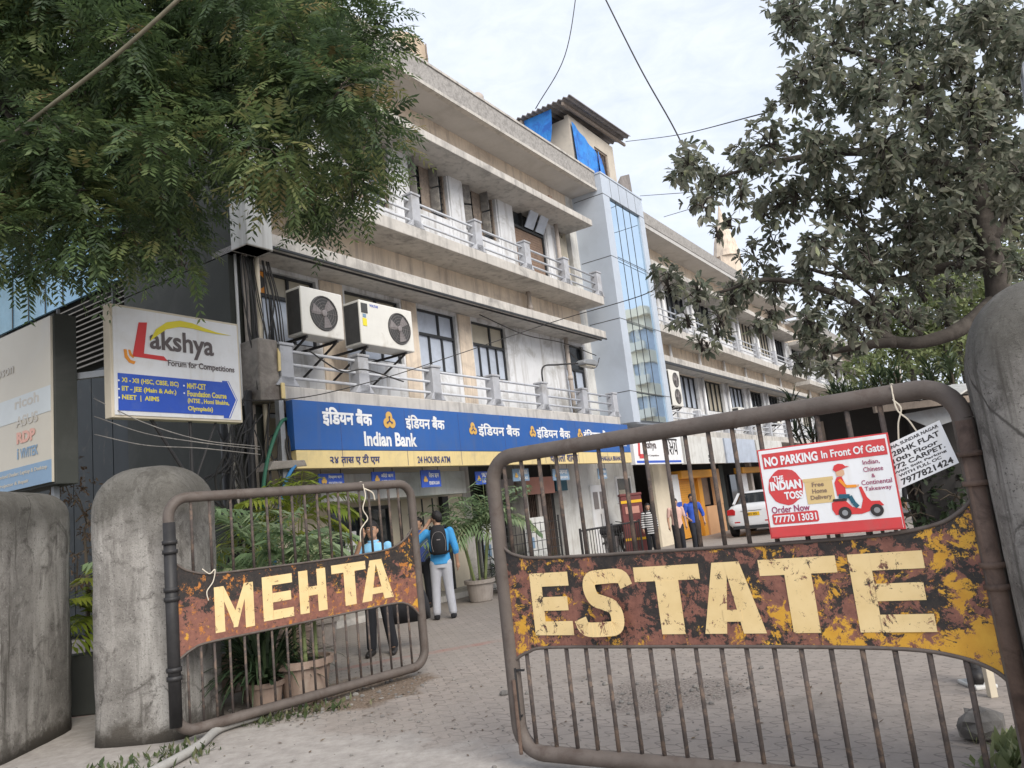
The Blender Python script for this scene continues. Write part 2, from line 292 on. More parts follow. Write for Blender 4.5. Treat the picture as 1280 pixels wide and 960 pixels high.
    grav = mix(t, ramp(t, noise(t, 45, 8, .75), .4, .62), (.12,.10,.088), (.34,.30,.27))
    g1 = spot(1.0, 6.7, .55); c = mix(t, g1, c, grav)
    g2 = spot(-1.9, 8.2, .75); c = mix(t, g2, c, mix(t, ramp(t, noise(t, 30, 8, .75), .4, .6), (.10,.075,.055), (.26,.20,.155)))
    # faded red oxide line
    g3 = t.nodes.new('ShaderNodeMath'); g3.operation = 'MULTIPLY_ADD'; g3.inputs[1].default_value = -.42; t.links.new(s2.outputs['X'], g3.inputs[0]); t.links.new(s2.outputs['Y'], g3.inputs[2])
    g4 = t.nodes.new('ShaderNodeMath'); g4.operation = 'ADD'; g4.inputs[1].default_value = -10.62; t.links.new(g3.outputs[0], g4.inputs[0])
    g5 = t.nodes.new('ShaderNodeMath'); g5.operation = 'ABSOLUTE'; t.links.new(g4.outputs[0], g5.inputs[0])
    g6 = ramp(t, g5.outputs[0], .13, .09); g7 = t.nodes.new('ShaderNodeMath'); g7.operation = 'MULTIPLY'; t.links.new(g6, g7.inputs[0]); t.links.new(ramp(t, noise(t, 3, 8, .7), .35, .75), g7.inputs[1])
    c = mix(t, g7.outputs[0], c, (.34,.17,.14))
    t.links.new(c, b.inputs['Base Color']); b.inputs['Roughness'].default_value = .93; b.inputs['Specular IOR Level'].default_value = .25
    inv = t.nodes.new('ShaderNodeMath'); inv.operation = 'SUBTRACT'; inv.inputs[0].default_value = 1; t.links.new(br.outputs['Fac'], inv.inputs[1])
    hs = t.nodes.new('ShaderNodeMath'); hs.operation = 'MULTIPLY_ADD'; hs.inputs[1].default_value = .9; t.links.new(noise(t, 30, 10, .75), hs.inputs[0]); 
    hm = t.nodes.new('ShaderNodeMixRGB'); t.links.new(cem, hm.inputs['Fac']); t.links.new(inv.outputs[0], hm.inputs['Color1']); hm.inputs['Color2'].default_value = (1,1,1,1)
    t.links.new(hm.outputs[0], hs.inputs[2])
    bump(t, b, hs.outputs[0], .55, .012); return mt
M['paving'] = paving()

# ---------------------------------------------------------------- frames and mesh builder
FR = {'W': (0, 0, 0.0), 'F': (0, 0, R(57)), 'GL': (-3.112, 6.756, math.atan2(8.642-6.756, -1.321+3.112)), 'GR': (-.2, 5.24, math.atan2(-.544, .839))}
INFO = {}
def FW(s, d, z): return Vector((math.sin(R(33))*s - math.cos(R(33))*d, math.cos(R(33))*s + math.sin(R(33))*d, z))
def setloc(o, frame, org):
    fx, fy, a = FR[frame]; c, s = math.cos(a), math.sin(a)
    o.location = (fx + c*org[0] - s*org[1], fy + s*org[0] + c*org[1], org[2]); o.rotation_euler = (0, 0, a)
    INFO[o.name] = (frame, Vector(org))
def tag(o, label=None, cat=None, group=None, kind=None):
    for k, v in (('label', label), ('category', cat), ('group', group), ('kind', kind)):
        if v: o[k] = v
    return o
def thing(name, label, cat, org, frame='W', group=None):
    o = bpy.data.objects.new(name, None); COL.objects.link(o); o.empty_display_size = .2
    setloc(o, frame, org); return tag(o, label, cat, group)
class MB:
    def __init__(s): s.v = []; s.f = []; s.tint = []
    def add(s, vs, fs, tint=None):
        n = len(s.v); s.v += [tuple(v) for v in vs]; s.f += [tuple(i+n for i in f_) for f_ in fs]
        if tint is not None: s.tint += [tint]*len(fs)
        return s
    def box(s, x0, x1, y0, y1, z0, z1):
        x0, x1 = sorted((x0, x1)); y0, y1 = sorted((y0, y1)); z0, z1 = sorted((z0, z1))
        return s.add([(x0,y0,z0),(x1,y0,z0),(x1,y1,z0),(x0,y1,z0),(x0,y0,z1),(x1,y0,z1),(x1,y1,z1),(x0,y1,z1)],
              [(0,3,2,1),(4,5,6,7),(0,1,5,4),(1,2,6,5),(2,3,7,6),(3,0,4,7)])
    def tube(s, pts, r, n=8, cap=True):
        pts = [Vector(p) for p in pts]; N = len(pts); rs = r if isinstance(r, (list, tuple)) else [r]*N
        vs = []; prev = None
        for i, p in enumerate(pts):
            d = (pts[min(i+1, N-1)] - pts[max(i-1, 0)]).normalized()
            if prev is None:
                a = Vector((0, 0, 1)) if abs(d.z) < .9 else Vector((1, 0, 0)); x = d.cross(a).normalized()
            else: x = (prev - d*prev.dot(d)); x = x.normalized() if x.length > 1e-6 else d.orthogonal().normalized()
            prev = x; y = d.cross(x)
            for k in range(n):
                an = 2*math.pi*k/n; vs.append(p + (x*math.cos(an) + y*math.sin(an))*rs[i])
        fs = [(i*n+k, i*n+(k+1) % n, (i+1)*n+(k+1) % n, (i+1)*n+k) for i in range(N-1) for k in range(n)]
        if cap: fs += [tuple(range(n))[::-1], tuple((N-1)*n+k for k in range(n))]
        return s.add(vs, fs)
    def bar(s, p, q, w, h):                     # rectangular bar between two points
        p, q = Vector(p), Vector(q); d = (q-p).normalized(); up = Vector((0,0,1)) if abs(d.z) < .95 else Vector((0,1,0))
        x = d.cross(up).normalized()*w/2; y = x.cross(d).normalized()*h/2
        vs = [p-x-y, p+x-y, p+x+y, p-x+y, q-x-y, q+x-y, q+x+y, q-x+y]
        return s.add(vs, [(0,1,2,3),(7,6,5,4),(0,4,5,1),(1,5,6,2),(2,6,7,3),(3,7,4,0)])
    def prism(s, poly, O, ex, ey, th):          # polygon in plane (O,ex,ey), thickness th along the normal ex x ey
        O, ex, ey = Vector(O), Vector(ex), Vector(ey); n = ex.cross(ey).normalized()
        ar = sum(poly[i][0]*poly[(i+1) % len(poly)][1] - poly[(i+1) % len(poly)][0]*poly[i][1] for i in range(len(poly)))
        if ar < 0: poly = poly[::-1]
        k = len(poly); a = [O + ex*x + ey*y for x, y in poly]; vs = a + [p + n*th for p in a]
        return s.add(vs, [tuple(range(k))[::-1], tuple(range(k, 2*k))] + [(i, (i+1) % k, k+(i+1) % k, k+i) for i in range(k)])
    def lathe(s, prof, c, n=24, ex=(1,0,0), ey=(0,1,0), ez=(0,0,1)):
        c, ex, ey, ez = Vector(c), Vector(ex), Vector(ey), Vector(ez); vs = []
        for r_, z_ in prof:
            for k in range(n):
                a = 2*math.pi*k/n; vs.append(c + ex*(r_*math.cos(a)) + ey*(r_*math.sin(a)) + ez*z_)
        fs = [(i*n+k, i*n+(k+1) % n, (i+1)*n+(k+1) % n, (i+1)*n+k) for i in range(len(prof)-1) for k in range(n)]
        fs += [tuple(range(n))[::-1], tuple((len(prof)-1)*n+k for k in range(n))]
        return s.add(vs, fs)
    def ell(s, c, r, n=14, m_=9):
        c = Vector(c); vs = []; 
        for i in range(m_+1):
            a = math.pi*i/m_
            for k in range(n):
                bb = 2*math.pi*k/n; vs.append((c.x+r[0]*math.sin(a)*math.cos(bb), c.y+r[1]*math.sin(a)*math.sin(bb), c.z-r[2]*math.cos(a)))
        return s.add(vs, [(i*n+k, i*n+(k+1) % n, (i+1)*n+(k+1) % n, (i+1)*n+k) for i in range(m_) for k in range(n)])
    def stroke(s, pts, w, O, ex, ey, th):       # thick polyline in a plane
        for a, b_ in zip(pts[:-1], pts[1:]):
            d = Vector((b_[0]-a[0], b_[1]-a[1])); l = d.length; d /= l; nn = Vector((-d.y, d.x))*w/2
            s.prism([(a[0]-nn.x, a[1]-nn.y), (b_[0]-nn.x, b_[1]-nn.y), (b_[0]+nn.x, b_[1]+nn.y), (a[0]+nn.x, a[1]+nn.y)], O, ex, ey, th)
        return s
    def text(s, body, O, ex, ey, box, bold=.0, th=.002, keep=False, shear=0):
        if bold and any(0x900 <= ord(c) < 0x980 for c in body):   # Devanagari: thicken by stacking shifted copies
            n_ = Vector(ex).cross(Vector(ey)).normalized(); w = (box[3]-box[1])*bold*.9
            for k, (dx, dy) in enumerate(((-1,-1),(1,1),(-1,1),(1,-1),(0,0))):
                s.text(body, Vector(O)+Vector(ex)*dx*w+Vector(ey)*dy*w+n_*.0007*k, ex, ey, box, 0, th)
            return s
        vs, fs = text_geo(body, bold, shear); xs = [v[0] for v in vs]; ys = [v[1] for v in vs]
        x0, x1, y0, y1 = min(xs), max(xs), min(ys), max(ys); bx0, by0, bx1, by1 = box
        kx = (bx1-bx0)/(x1-x0); ky = (by1-by0)/(y1-y0)
        if keep: kx = ky = min(kx, ky)
        O, ex, ey = Vector(O), Vector(ex), Vector(ey); n = ex.cross(ey).normalized()
        return s.add([O + ex*(bx0+(x-x0)*kx) + ey*(by0+(y-y0)*ky) + n*(th if z > 0 else 0) for x, y, z in vs], fs)
    def walls(s, s0, s1, d0, d1, z0, z1, holes):  # wall slab with rectangular openings (in s and z)
        cs = sorted({s0, s1} | {x for h in holes for x in h[:2]})
        for a, b_ in zip(cs[:-1], cs[1:]):
            hs = sorted([(h[2], h[3]) for h in holes if h[0] <= a+1e-6 and h[1] >= b_-1e-6]); z = z0
            for h0, h1 in hs:
                if h0 > z+1e-4: s.box(a, b_, d0, d1, z, h0)
                z = h1
            if z < z1-1e-4: s.box(a, b_, d0, d1, z, z1)
        return s
    def build(s, name, mt, parent=None, frame=None, org=None, smooth=False, bevel=0):
        me = bpy.data.meshes.new(name); o = bpy.data.objects.new(name, me); COL.objects.link(o)
        if parent is not None:
            frame, og = INFO[parent.name]; o.parent = parent; INFO[o.name] = (frame, og)
        else:
            frame = frame or 'W'
            if org is None:
                xs = np.array(s.v); org = ((xs[:,0].min()+xs[:,0].max())/2, (xs[:,1].min()+xs[:,1].max())/2, xs[:,2].min())
            og = Vector(org); setloc(o, frame, org)
        arr = np.array(s.v, float) - np.array(og)
        me.from_pydata([tuple(v) for v in arr.tolist()], [], s.f)
        me.materials.append(M[mt] if isinstance(mt, str) else mt)
        if s.tint:
            at = me.attributes.new('tint', 'FLOAT', 'FACE'); at.data.foreach_set('value', np.array(s.tint, np.float32))
        if smooth: me.polygons.foreach_set('use_smooth', [True]*len(me.polygons))
        me.update()
        if bevel:
            bv = o.modifiers.new('bevel', 'BEVEL'); bv.width = bevel; bv.segments = 2; bv.limit_method = 'ANGLE'; bv.angle_limit = R(40)
        return o
_tc = {}
def text_geo(body, bold, shear=0):
    key = (body, bold, shear)
    if key not in _tc:
        c = bpy.data.curves.new('t', 'FONT'); c.body = body; c.extrude = .01; c.offset = bold; c.resolution_u = 3; c.shear = shear; c.align_x = 'CENTER' if '\n' in body else 'LEFT'
        o = bpy.data.objects.new('t', c); COL.objects.link(o); bpy.context.view_layer.update()
        me = bpy.data.meshes.new_from_object(o.evaluated_get(bpy.context.evaluated_depsgraph_get()))
        _tc[key] = ([tuple(v.co) for v in me.vertices], [tuple(p.vertices) for p in me.polygons])
        bpy.data.objects.remove(o); bpy.data.curves.remove(c); bpy.data.meshes.remove(me)
    return _tc[key]
def curve(pts, n=8):                            # Catmull-Rom through points
    P_ = [Vector(p) for p in pts]; P_ = [P_[0]*2-P_[1]] + P_ + [P_[-1]*2-P_[-2]]; o = []
    for i in range(1, len(P_)-2):
        a, b_, c, d = P_[i-1:i+3]
        for k in range(n):
            t_ = k/n; o.append(.5*((2*b_)+(c-a)*t_+(2*a-5*b_+4*c-d)*t_*t_+(3*b_-a-3*c+d)*t_**3))
    return o + [P_[-2]]
def copy_tree(o, parent=None):
    c = o.copy(); COL.objects.link(c); c.parent = parent
    for ch in list(o.children): copy_tree(ch, c)
    return c
EX, EZ = (1,0,0), (0,0,1)
# ---------------------------------------------------------------- ground
gm = MB(); gm.box(-400, 400, -120, 900, -.5, 0); g = gm.build('ground', 'paving', org=(0,0,0)); tag(g, 'grey interlocking paver yard with worn cement apron at the gate', 'ground', kind='structure')

# ---------------------------------------------------------------- bank building (facade frame: s along the front, d inwards, z up)
D0, DW = 9.5, 10.35
bk = thing('bank_building', 'three storey white and beige office block with blue mirror glass stair tower', 'building', (8, 12, 0), 'F')
def part(mb, name, mt, parent=None, **k): return mb.build(name, mt, parent or bk, **k)
S0, S1 = 8.0, 20.1
# upper and first floor walls
H1 = [(8.15,9.65,4.95,6.22),(10.37,11.95,4.88,6.22),(12.5,13.85,4.83,6.22),(14.45,15.9,4.85,6.22),(18.85,20.0,3.99,6.22)]
H2 = [(8.5,9.7,8.4,9.85),(10.4,12.0,8.3,9.95),(12.65,14.05,8.6,9.95),(14.68,16.1,8.55,9.95),(16.92,18.55,7.6,9.95),(19.2,20.1,7.6,9.95)]
part(MB().box(S1, 20.56, DW, DW+.25, 3.7, 11.1), 'wall', 'off_white')
part(MB().walls(S0, S1, DW, DW+.25, 3.98, 6.3, H1).walls(S0, S1, DW, DW+.25, 7.58, 9.95, H2), 'wall', 'white_wall')
part(MB().box(S0, S1, DW+.005, DW+.25, 6.3, 7.58).box(S0, S1, DW+.005, DW+.25, 9.95, 11.1), 'spandrel_band', 'beige_wall')
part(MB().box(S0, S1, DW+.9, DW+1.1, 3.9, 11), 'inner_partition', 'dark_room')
# columns that stand slightly proud between the windows
cm = MB()
for a, b_ in ((9.72,10.3),(12.0,12.45),(13.92,14.4)): part(MB().box(a, b_, DW-.03, DW+.1, 3.98, 6.28), 'pier', 'beige_wall', bevel=.01)
cm = MB()
for a, b_ in ((12.08,12.58),(14.1,14.62),(16.16,16.86)): part(MB().box(a, b_, DW-.04, DW+.1, 7.58, 9.94), 'pier', 'white_wall', bevel=.01)
part(MB().box(18.6, 19.15, DW-.04, DW+.1, 7.58, 9.94), 'pier', 'white_wall', bevel=.01)
# slabs and canopies
part(MB().box(S0, S1, D0, DW+.2, 3.74, 3.98), 'balcony_slab', 'slab', bevel=.02)
part(MB().box(S0-.0, S1, D0, DW+.2, 7.33, 7.58), 'balcony_slab', 'slab', bevel=.015)
part(MB().box(S0, S1-.1, D0+.04, DW+.2, 6.30, 6.52), 'canopy', 'slab', bevel=.015)
part(MB().box(S0, S1-.1, D0+.02, D0+.06, 6.265, 6.30).box(S0, S1-.1, D0+.20, D0+.23, 6.27, 6.30), 'drip_edge', 'dark_frame')
part(MB().box(S0, S1-.1, D0, DW+.2, 9.76, 9.95), 'canopy', 'slab', bevel=.015)
part(MB().box(S0-.5, S1+.44, D0, 21, 11.05, 11.2), 'roof_slab', 'soffit', bevel=.01)
part(MB().box(S0-.5, S1+.44, D0-.02, D0+.14, 11.12, 11.62), 'parapet', 'parapet')
part(MB().box(S0-.5, S1+.44, D0-.05, D0+.17, 11.62, 11.68).box(S0-.5, S1+.44, D0-.05, D0+.1, 11.04, 11.12), 'coping', 'slab')
# balustrades: every post a part, rails one part per balcony bay run
def balustrade(s_posts, zb, ztop, rails, w=.26):
    for i, s in enumerate(s_posts):
        p = MB().box(s-w/2, s+w/2, D0+.0, D0+.22, zb, ztop); p.box(s-w/2-.02, s+w/2+.02, D0-.02, D0+.24, ztop, ztop+.05)
        p.prism([(-.24,0),(.24,0),(w/2-.01,.16),(-w/2+.01,.16)], (s, D0+.2, zb), (1,0,0), (0,0,1), .2)
        part(p, 'balcony_post', 'post', bevel=.012)
    for z in rails:
        part(MB().tube([(s_posts[0], D0+.1, z), (s_posts[-1], D0+.1, z)], .027, 8), 'rail', 'rail', smooth=True)
balustrade([8.14, 9.86, 11.9, 14.0, 16.08, 18.15, 19.96], 3.98, 4.64, (4.14, 4.36, 4.58))
balustrade([8.2, 9.75, 11.76, 13.95, 16.05, 18.03, 19.96], 7.58, 8.28, (7.74, 7.95, 8.17))
# left end: fin wall, pilaster, rough broken parapet end
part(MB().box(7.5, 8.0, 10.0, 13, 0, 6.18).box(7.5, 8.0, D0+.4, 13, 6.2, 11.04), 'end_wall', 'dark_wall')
part(MB().box(7.48, 7.98, D0-.02, D0+.38, 6.2, 11.02), 'pilaster', 'off_white', bevel=.012)
part(MB().box(7.5, 8.0, D0+.02, 10.4, 6.2, 6.3), 'corner_soffit', 'soffit')
rc = MB(); rc.box(7.62, 8.0, D0+.03, 10.4, 3.72, 4.72); part(rc, 'parapet_end', 'rough_concrete', bevel=.03)
part(MB().box(7.97, 8.05, D0-.03, D0+.0, 3.76, 4.02), 'peeling_edge', 'bank_yellow', bevel=.02)
part(MB().prism([(0,0),(.05,.02),(.06,.3),(.01,.38)], (7.96, D0+.02, 4.2), (1,0,0), (0,0,1), .02), 'peeling_edge', 'bank_yellow')
part(MB().box(S0-.5, S1, 20.8, 21, 0, 11.05), 'rear_wall', 'off_white')
# windows: each window a part, panes and lintel light as sub-parts
def window(h, lower='pale_pane', upper='cream_pane', split=.62, mull=3):
    a, b_, z0, z1 = h; d = DW+.13; zs = z0+(z1-z0)*split; f_ = MB(); t_ = .045
    f_.box(a, a+t_, d-.05, d+.03, z0, z1).box(b_-t_, b_, d-.05, d+.03, z0, z1).box(a+t_, b_-t_, d-.05, d+.03, z0, z0+t_).box(a+t_, b_-t_, d-.05, d+.03, z1-t_, z1).box(a+t_, b_-t_, d-.06, d+.04, zs-.03, zs+.03)
    for i in range(1, mull):
        x = a+(b_-a)*i/mull; f_.box(x-.022, x+.022, d-.045, d+.02, z0+t_, zs-.03)
    x = a+(b_-a)*.6; f_.box(x-.025, x+.025, d-.045, d+.02, zs+.03, z1-t_)
    fr = part(f_, 'window', 'dark_frame')
    MB().box(a+t_, b_-t_, d-.004, d+.004, z0+t_, zs-.03).build('pane', lower, fr)
    MB().box(a+t_, b_-t_, d-.004, d+.004, zs+.03, z1-t_).build('upper_pane', upper, fr)
window((8.19,9.65,4.95,6.22), 'pale_pane', 'cream_pane', .66, 3); window(H1[1], 'pale_pane', 'cream_pane', .66, 3)
window(H1[2], 'pale_pane', 'pale_pane', .6, 3); window(H1[3], 'pale_pane', 'cream_pane', .6, 4)
part(MB().box(8.21, 8.55, DW+.06, DW+.09, 5.82, 6.2), 'exhaust_board', 'orange')
part(MB().lathe([(.12,0),(.12,.03),(.1,.03),(.1,.05)], (8.4, DW+.06, 6.0), 18, ex=(1,0,0), ey=(0,0,1), ez=(0,-1,0)), 'exhaust_fan', 'ac_dark')
# opened old wooden casements upstairs with grilles
def casement(h, shutters):
    a, b_, z0, z1 = h; d = DW+.14
    f_ = MB().box(a, a+.05, d-.05, d+.03, z0, z1).box(b_-.05, b_, d-.05, d+.03, z0, z1).box(a, b_, d-.05, d+.03, z1-.05, z1).box(a, b_, d-.06, d+.03, z0, z0+.05)
    fr = part(f_, 'window', 'old_wood')
    MB().box(a+.05, b_-.05, d+.02, d+.03, z0+.05, z1-.05).build('pane', 'dark_pane', fr)
    gr = MB()
    for k in range(1, 9):
        z = z0+(z1-z0)*k/9; gr.tube([(a+.05, d-.01, z), (b_-.05, d-.01, z)], .009, 6)
    gr.build('grille', 'dark_frame', fr)
    cu_ = MB(); n = 24; w = (b_-a)*.30; x0 = a+.05+(b_-a)*.33
    vs = [(x0+w*i/n, d-.03+.012*math.sin(i*1.9), z) for i in range(n+1) for z in (z0+.06, z1-.06)]
    cu_.add(vs, [(2*i, 2*i+2, 2*i+3, 2*i+1) for i in range(n)]); cu_.build('curtain', 'old_wood', fr)
    for x, ang in shutters:
        c, s = math.cos(ang), math.sin(ang); sh = MB(); wv = .22
        for k, (q0, q1) in enumerate(((z0+.08, z0+.08+(z1-z0-.16)*.48), (z0+.08+(z1-z0-.16)*.52, z1-.08))):
            sh.prism([(0,q0),(wv,q0),(wv,q1),(0,q1)], (x, d-.06, 0), (c, -s, 0), (0,0,1), .035)
        sh.build('shutter', 'stone', fr, bevel=.006)
casement(H2[0], []); casement(H2[1], [(10.5, 1.3)]); casement(H2[2], [(12.72, 1.45), (13.5, 1.35)]); casement(H2[3], [(14.74, .5), (15.55, 1.4)])
a, b_, z0, z1 = H2[4]
sh = MB()
for k in range(22): sh.box(a+.06, b_-.06, DW+.1, DW+.12+.02*(k % 2), 7.62+k*.075, 7.62+k*.075+.07)
part(sh, 'rolling_shutter', 'brown_shutter')
fr = part(MB().box(a, a+.06, DW+.05, DW+.16, 7.6, z1).box(b_-.06, b_, DW+.05, DW+.16, 7.6, z1).box(a+.06, b_-.06, DW+.05, DW+.16, 9.27, 9.34).box(a+.5, a+.56, DW+.05, DW+.16, 9.34, z1).box(a+1.05, a+1.11, DW+.05, DW+.16, 9.34, z1), 'window', 'dark_frame')
MB().box(a+.06, b_-.06, DW+.13, DW+.14, 9.34, z1).build('pane', 'dark_pane', fr)
sh = MB()
for x in (a+.56, a+1.11): sh.prism([(0,0),(.42,0),(.42,.5),(0,.5)], (x, DW+.02, 9.36), (1,0,0), (0,-.5,.86), .03)
sh.build('vent_flap', 'pale_pane', fr)
# the last upstairs bay: ragged cloth in front of a sheet coloured as shade
part(MB().box(19.2, 20.1, DW+.2, DW+.22, 7.6, 9.94), 'shade_sheet', 'dark_room')  # near-black sheet closes the bay, painted like its unlit depth
n = 30; vs = []
for i in range(n+1):
    for j in range(7): vs.append((19.35+.6*i/n, DW+.05+.04*math.sin(i*1.3+j*.4)+.03*j/6, 7.62+2.2*j/6-(.25*abs(math.sin(i*.5)) if j == 6 else 0)))
part(MB().add(vs, [(i*7+j, (i+1)*7+j, (i+1)*7+j+1, i*7+j+1) for i in range(n) for j in range(6)]), 'hanging_cloth', 'cream_pane', smooth=True)
# first floor doorway beside the tower
fr = part(MB().box(18.85,18.92,DW+.05,DW+.16,3.98,6.2).box(19.93,20.0,DW+.05,DW+.16,3.98,6.2).box(18.92,19.93,DW+.05,DW+.16,5.45,5.52).box(19.4,19.46,DW+.05,DW+.16,3.98,5.45), 'door', 'dark_frame')
MB().box(18.92,19.4,DW+.1,DW+.11,3.98,5.45).build('pane', 'pale_pane', fr); MB().box(19.46,19.93,DW+.1,DW+.11,3.98,5.45).build('pane', 'pale_pane', fr)
MB().box(18.92,19.93,DW+.12,DW+.13,5.52,6.2).build('upper_pane', 'dark_pane', fr)
# pipes on the facade
part(MB().tube([(8.0, DW-.12, 6.80), (20.05, DW-.12, 6.78)], .062, 10), 'drain_pipe', 'pipe', smooth=True)
for s, za, zb in ((16.98, 6.5, 7.33), (18.72, 3.98, 6.3), (18.98, 7.58, 9.76)):
    part(MB().tube([(s, DW-.16, za), (s, DW-.16, zb)], .06, 10).tube([(s, DW-.16, (za+zb)/2-.06), (s, DW-.16, (za+zb)/2+.06)], .075, 10), 'drain_pipe', 'pipe', smooth=True)
part(MB().box(18.55, 18.72, DW-.3, DW-.02, 9.95, 10.5), 'pipe_box', 'brown_shutter')
# ground floor: ATM lobby set back, grille entrance, shutters
DG = 11.0
GH = [(10.2,11.75,.15,2.1),(14.4,16.2,.9,2.5),(16.3,18.2,0,2.35)]
part(MB().walls(8.0, 14.3, DG, DG+.2, 0, 3.74, [(10.15,11.85,.12,2.05)]), 'wall', 'cream_panel')
part(MB().box(14.3, 14.6, DG-.02, DG+.22, 0, 3.74).box(16.15, 16.3, DG-.5, DG+.2, 0, 3.74), 'pillar', 'slab')
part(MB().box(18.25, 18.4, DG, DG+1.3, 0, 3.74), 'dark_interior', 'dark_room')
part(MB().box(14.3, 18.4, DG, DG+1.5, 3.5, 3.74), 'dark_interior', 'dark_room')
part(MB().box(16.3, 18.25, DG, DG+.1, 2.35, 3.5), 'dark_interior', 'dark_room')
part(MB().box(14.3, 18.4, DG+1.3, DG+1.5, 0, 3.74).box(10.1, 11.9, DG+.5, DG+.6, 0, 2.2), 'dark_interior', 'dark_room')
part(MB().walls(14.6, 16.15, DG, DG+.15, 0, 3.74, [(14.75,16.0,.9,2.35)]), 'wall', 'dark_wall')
part(MB().box(18.4, 21.4, DG-.2, DG, 0, 3.74), 'wall', 'off_white')
part(MB().box(21.4, 23.3, DG-.2, DG, 0, 3.74), 'wall', 'off_white')
part(MB().box(9.2, 13.3, 10.1, 10.9, 2.14, 2.62), 'lobby_fascia', 'off_white', bevel=.01)
fr = part(MB().box(10.15,10.22,DG-.02,DG+.1,.12,2.05).box(11.78,11.85,DG-.02,DG+.1,.12,2.05).box(10.95,11.02,DG-.02,DG+.1,.12,2.05).box(10.22,11.78,DG-.02,DG+.1,1.98,2.05), 'door', 'dark_frame')
MB().box(10.22,10.95,DG+.03,DG+.04,.12,1.98).build('pane', 'glass_dark', fr); MB().box(11.02,11.78,DG+.03,DG+.04,.12,1.98).build('pane', 'glass_dark', fr)
MB().box(10.55,10.85,DG-.0,DG+.01,.95,1.6).build('notice', 'white', fr)
gv = MB()
for s in (12.15, 12.5, 12.85, 13.2, 13.6): gv.box(s-.02, s+.02, DG-.012, DG-.002, .1, 2.12)
part(gv, 'panel_joint', 'dark_frame')
part(MB().box(13.42, 13.62, DG-.12, DG-.01, 0, 2.14), 'post', 'dark_frame')
part(MB().box(9.0, 14.4, 10.2, DG, 0, .12), 'step', 'slab', bevel=.01)
# collapsible grille
gr = MB(); s = 16.35
while s < 18.2:
    gr.box(s-.012, s+.012, DG-.06, DG-.03, .02, 2.32); s += .085
for k in range(11):
    x = 16.35+k*.17
    for z in (.35, .95, 1.55): gr.bar((x, DG-.02, z), (x+.17, DG-.02, z+.3), .012, .008); gr.bar((x+.17, DG-.015, z), (x, DG-.015, z+.3), .012, .008)
part(gr, 'collapsible_grille', 'rust')
part(MB().box(17.35, 17.48, DG-.14, DG-.07, 0, 2.3), 'post', 'pipe')
gr = MB()
for k in range(9): gr.tube([(14.75+k*.156, DG+.02, .9), (14.75+k*.156, DG+.02, 2.35)], .01, 6)
for k in range(5): gr.tube([(14.75, DG+.03, .95+k*.33), (16.0, DG+.03, .95+k*.33)], .01, 6)
part(gr, 'window_grille', 'black_iron')
# white double door and small window
fr = part(MB().box(20.1, 21.0, DG-.26, DG-.2, 0, 2.15), 'door', 'sign_white', bevel=.008)
MB().box(20.2, 20.48, DG-.275, DG-.262, 1.45, 1.95).build('vent', 'grey_plastic', fr); MB().box(20.62, 20.9, DG-.275, DG-.262, 1.45, 1.95).build('vent', 'grey_plastic', fr)
MB().box(20.53, 20.56, DG-.28, DG-.262, .7, 1.3).build('handle', 'galv', fr)
fr = part(MB().box(21.85,22.95,DG-.25,DG-.2,1.55,1.62).box(21.85,22.95,DG-.25,DG-.2,2.3,2.37).box(21.85,21.92,DG-.25,DG-.2,1.62,2.3).box(22.88,22.95,DG-.25,DG-.2,1.62,2.3), 'window', 'sign_white')
MB().box(21.92,22.88,DG-.22,DG-.21,1.62,2.3).build('pane', 'dark_pane', fr); MB().box(22.0,22.6,DG-.235,DG-.225,1.64,1.95).build('blind', 'cream_pane', fr)
# entrance boards above the grille
pb = part(MB().box(16.15, 18.0, DG-.3, DG-.25, 2.02, 2.46), 'entrance_board', 'pink')
tb = MB()
for i, z in enumerate((2.33, 2.2)): tb.text('MAIN ENTRANCE' if i else 'BANK', (16.3, DG-.3, z), EX, EZ, (0,0,1.3 if i else .6,.09), .02)
part(MB().box(14.9, 16.05, DG-.3, DG-.25, 2.08, 2.44), 'entrance_board', 'grey_plastic'); part(MB().box(18.1, 18.7, DG-.3, DG-.25, 2.06, 2.5), 'entrance_board', 'teal')
# stair tower
T0, T1, TD, TZ = 20.55, 23.6, 9.28, 11.56
part(MB().box(T0, T0+.45, TD, 11.2, 3.82, TZ).box(T1-.36, T1, TD, 11.2, 3.82, TZ).box(T0+.45, T1-.36, TD, 11.2, 10.9, TZ).box(T0+.45, T1-.36, TD+.16, 11.2, 3.82, 10.9), 'tower_cladding', 'acp', bevel=.01)
part(MB().box(T0+.45, T1-.36, TD+.06, TD+.1, 3.9, 10.9), 'tower_glazing', 'mirror_glass')
jn = MB()
for k in range(1, 4): x = T0+.45+(T1-.36-T0-.62)*k/4; jn.box(x-.007, x+.007, TD+.050, TD+.058, 3.9, 10.9)
for z in (4.75, 6.95, 9.0): jn.box(T0+.45, T1-.36, TD+.050, TD+.056, z-.005, z+.005)
part(jn, 'glazing_joint', 'ac_dark')
jn = MB()
for z in (4.75, 6.95, 8.9, 10.9): jn.box(T0-.003, T1+.003, TD-.003, TD, z-.01, z+.01).box(T0-.004, T0, TD, 10.3, z-.01, z+.01)
for k in range(1, 5): x = T0+(T1-T0)*k/5; jn.box(x-.008, x+.008, TD-.003, TD, 10.92, TZ)
part(jn, 'cladding_joint', 'ac_dark')
part(MB().box(T0-.02, T1+.02, TD-.02, 11.2, TZ, TZ+.05), 'tower_coping', 'acp')
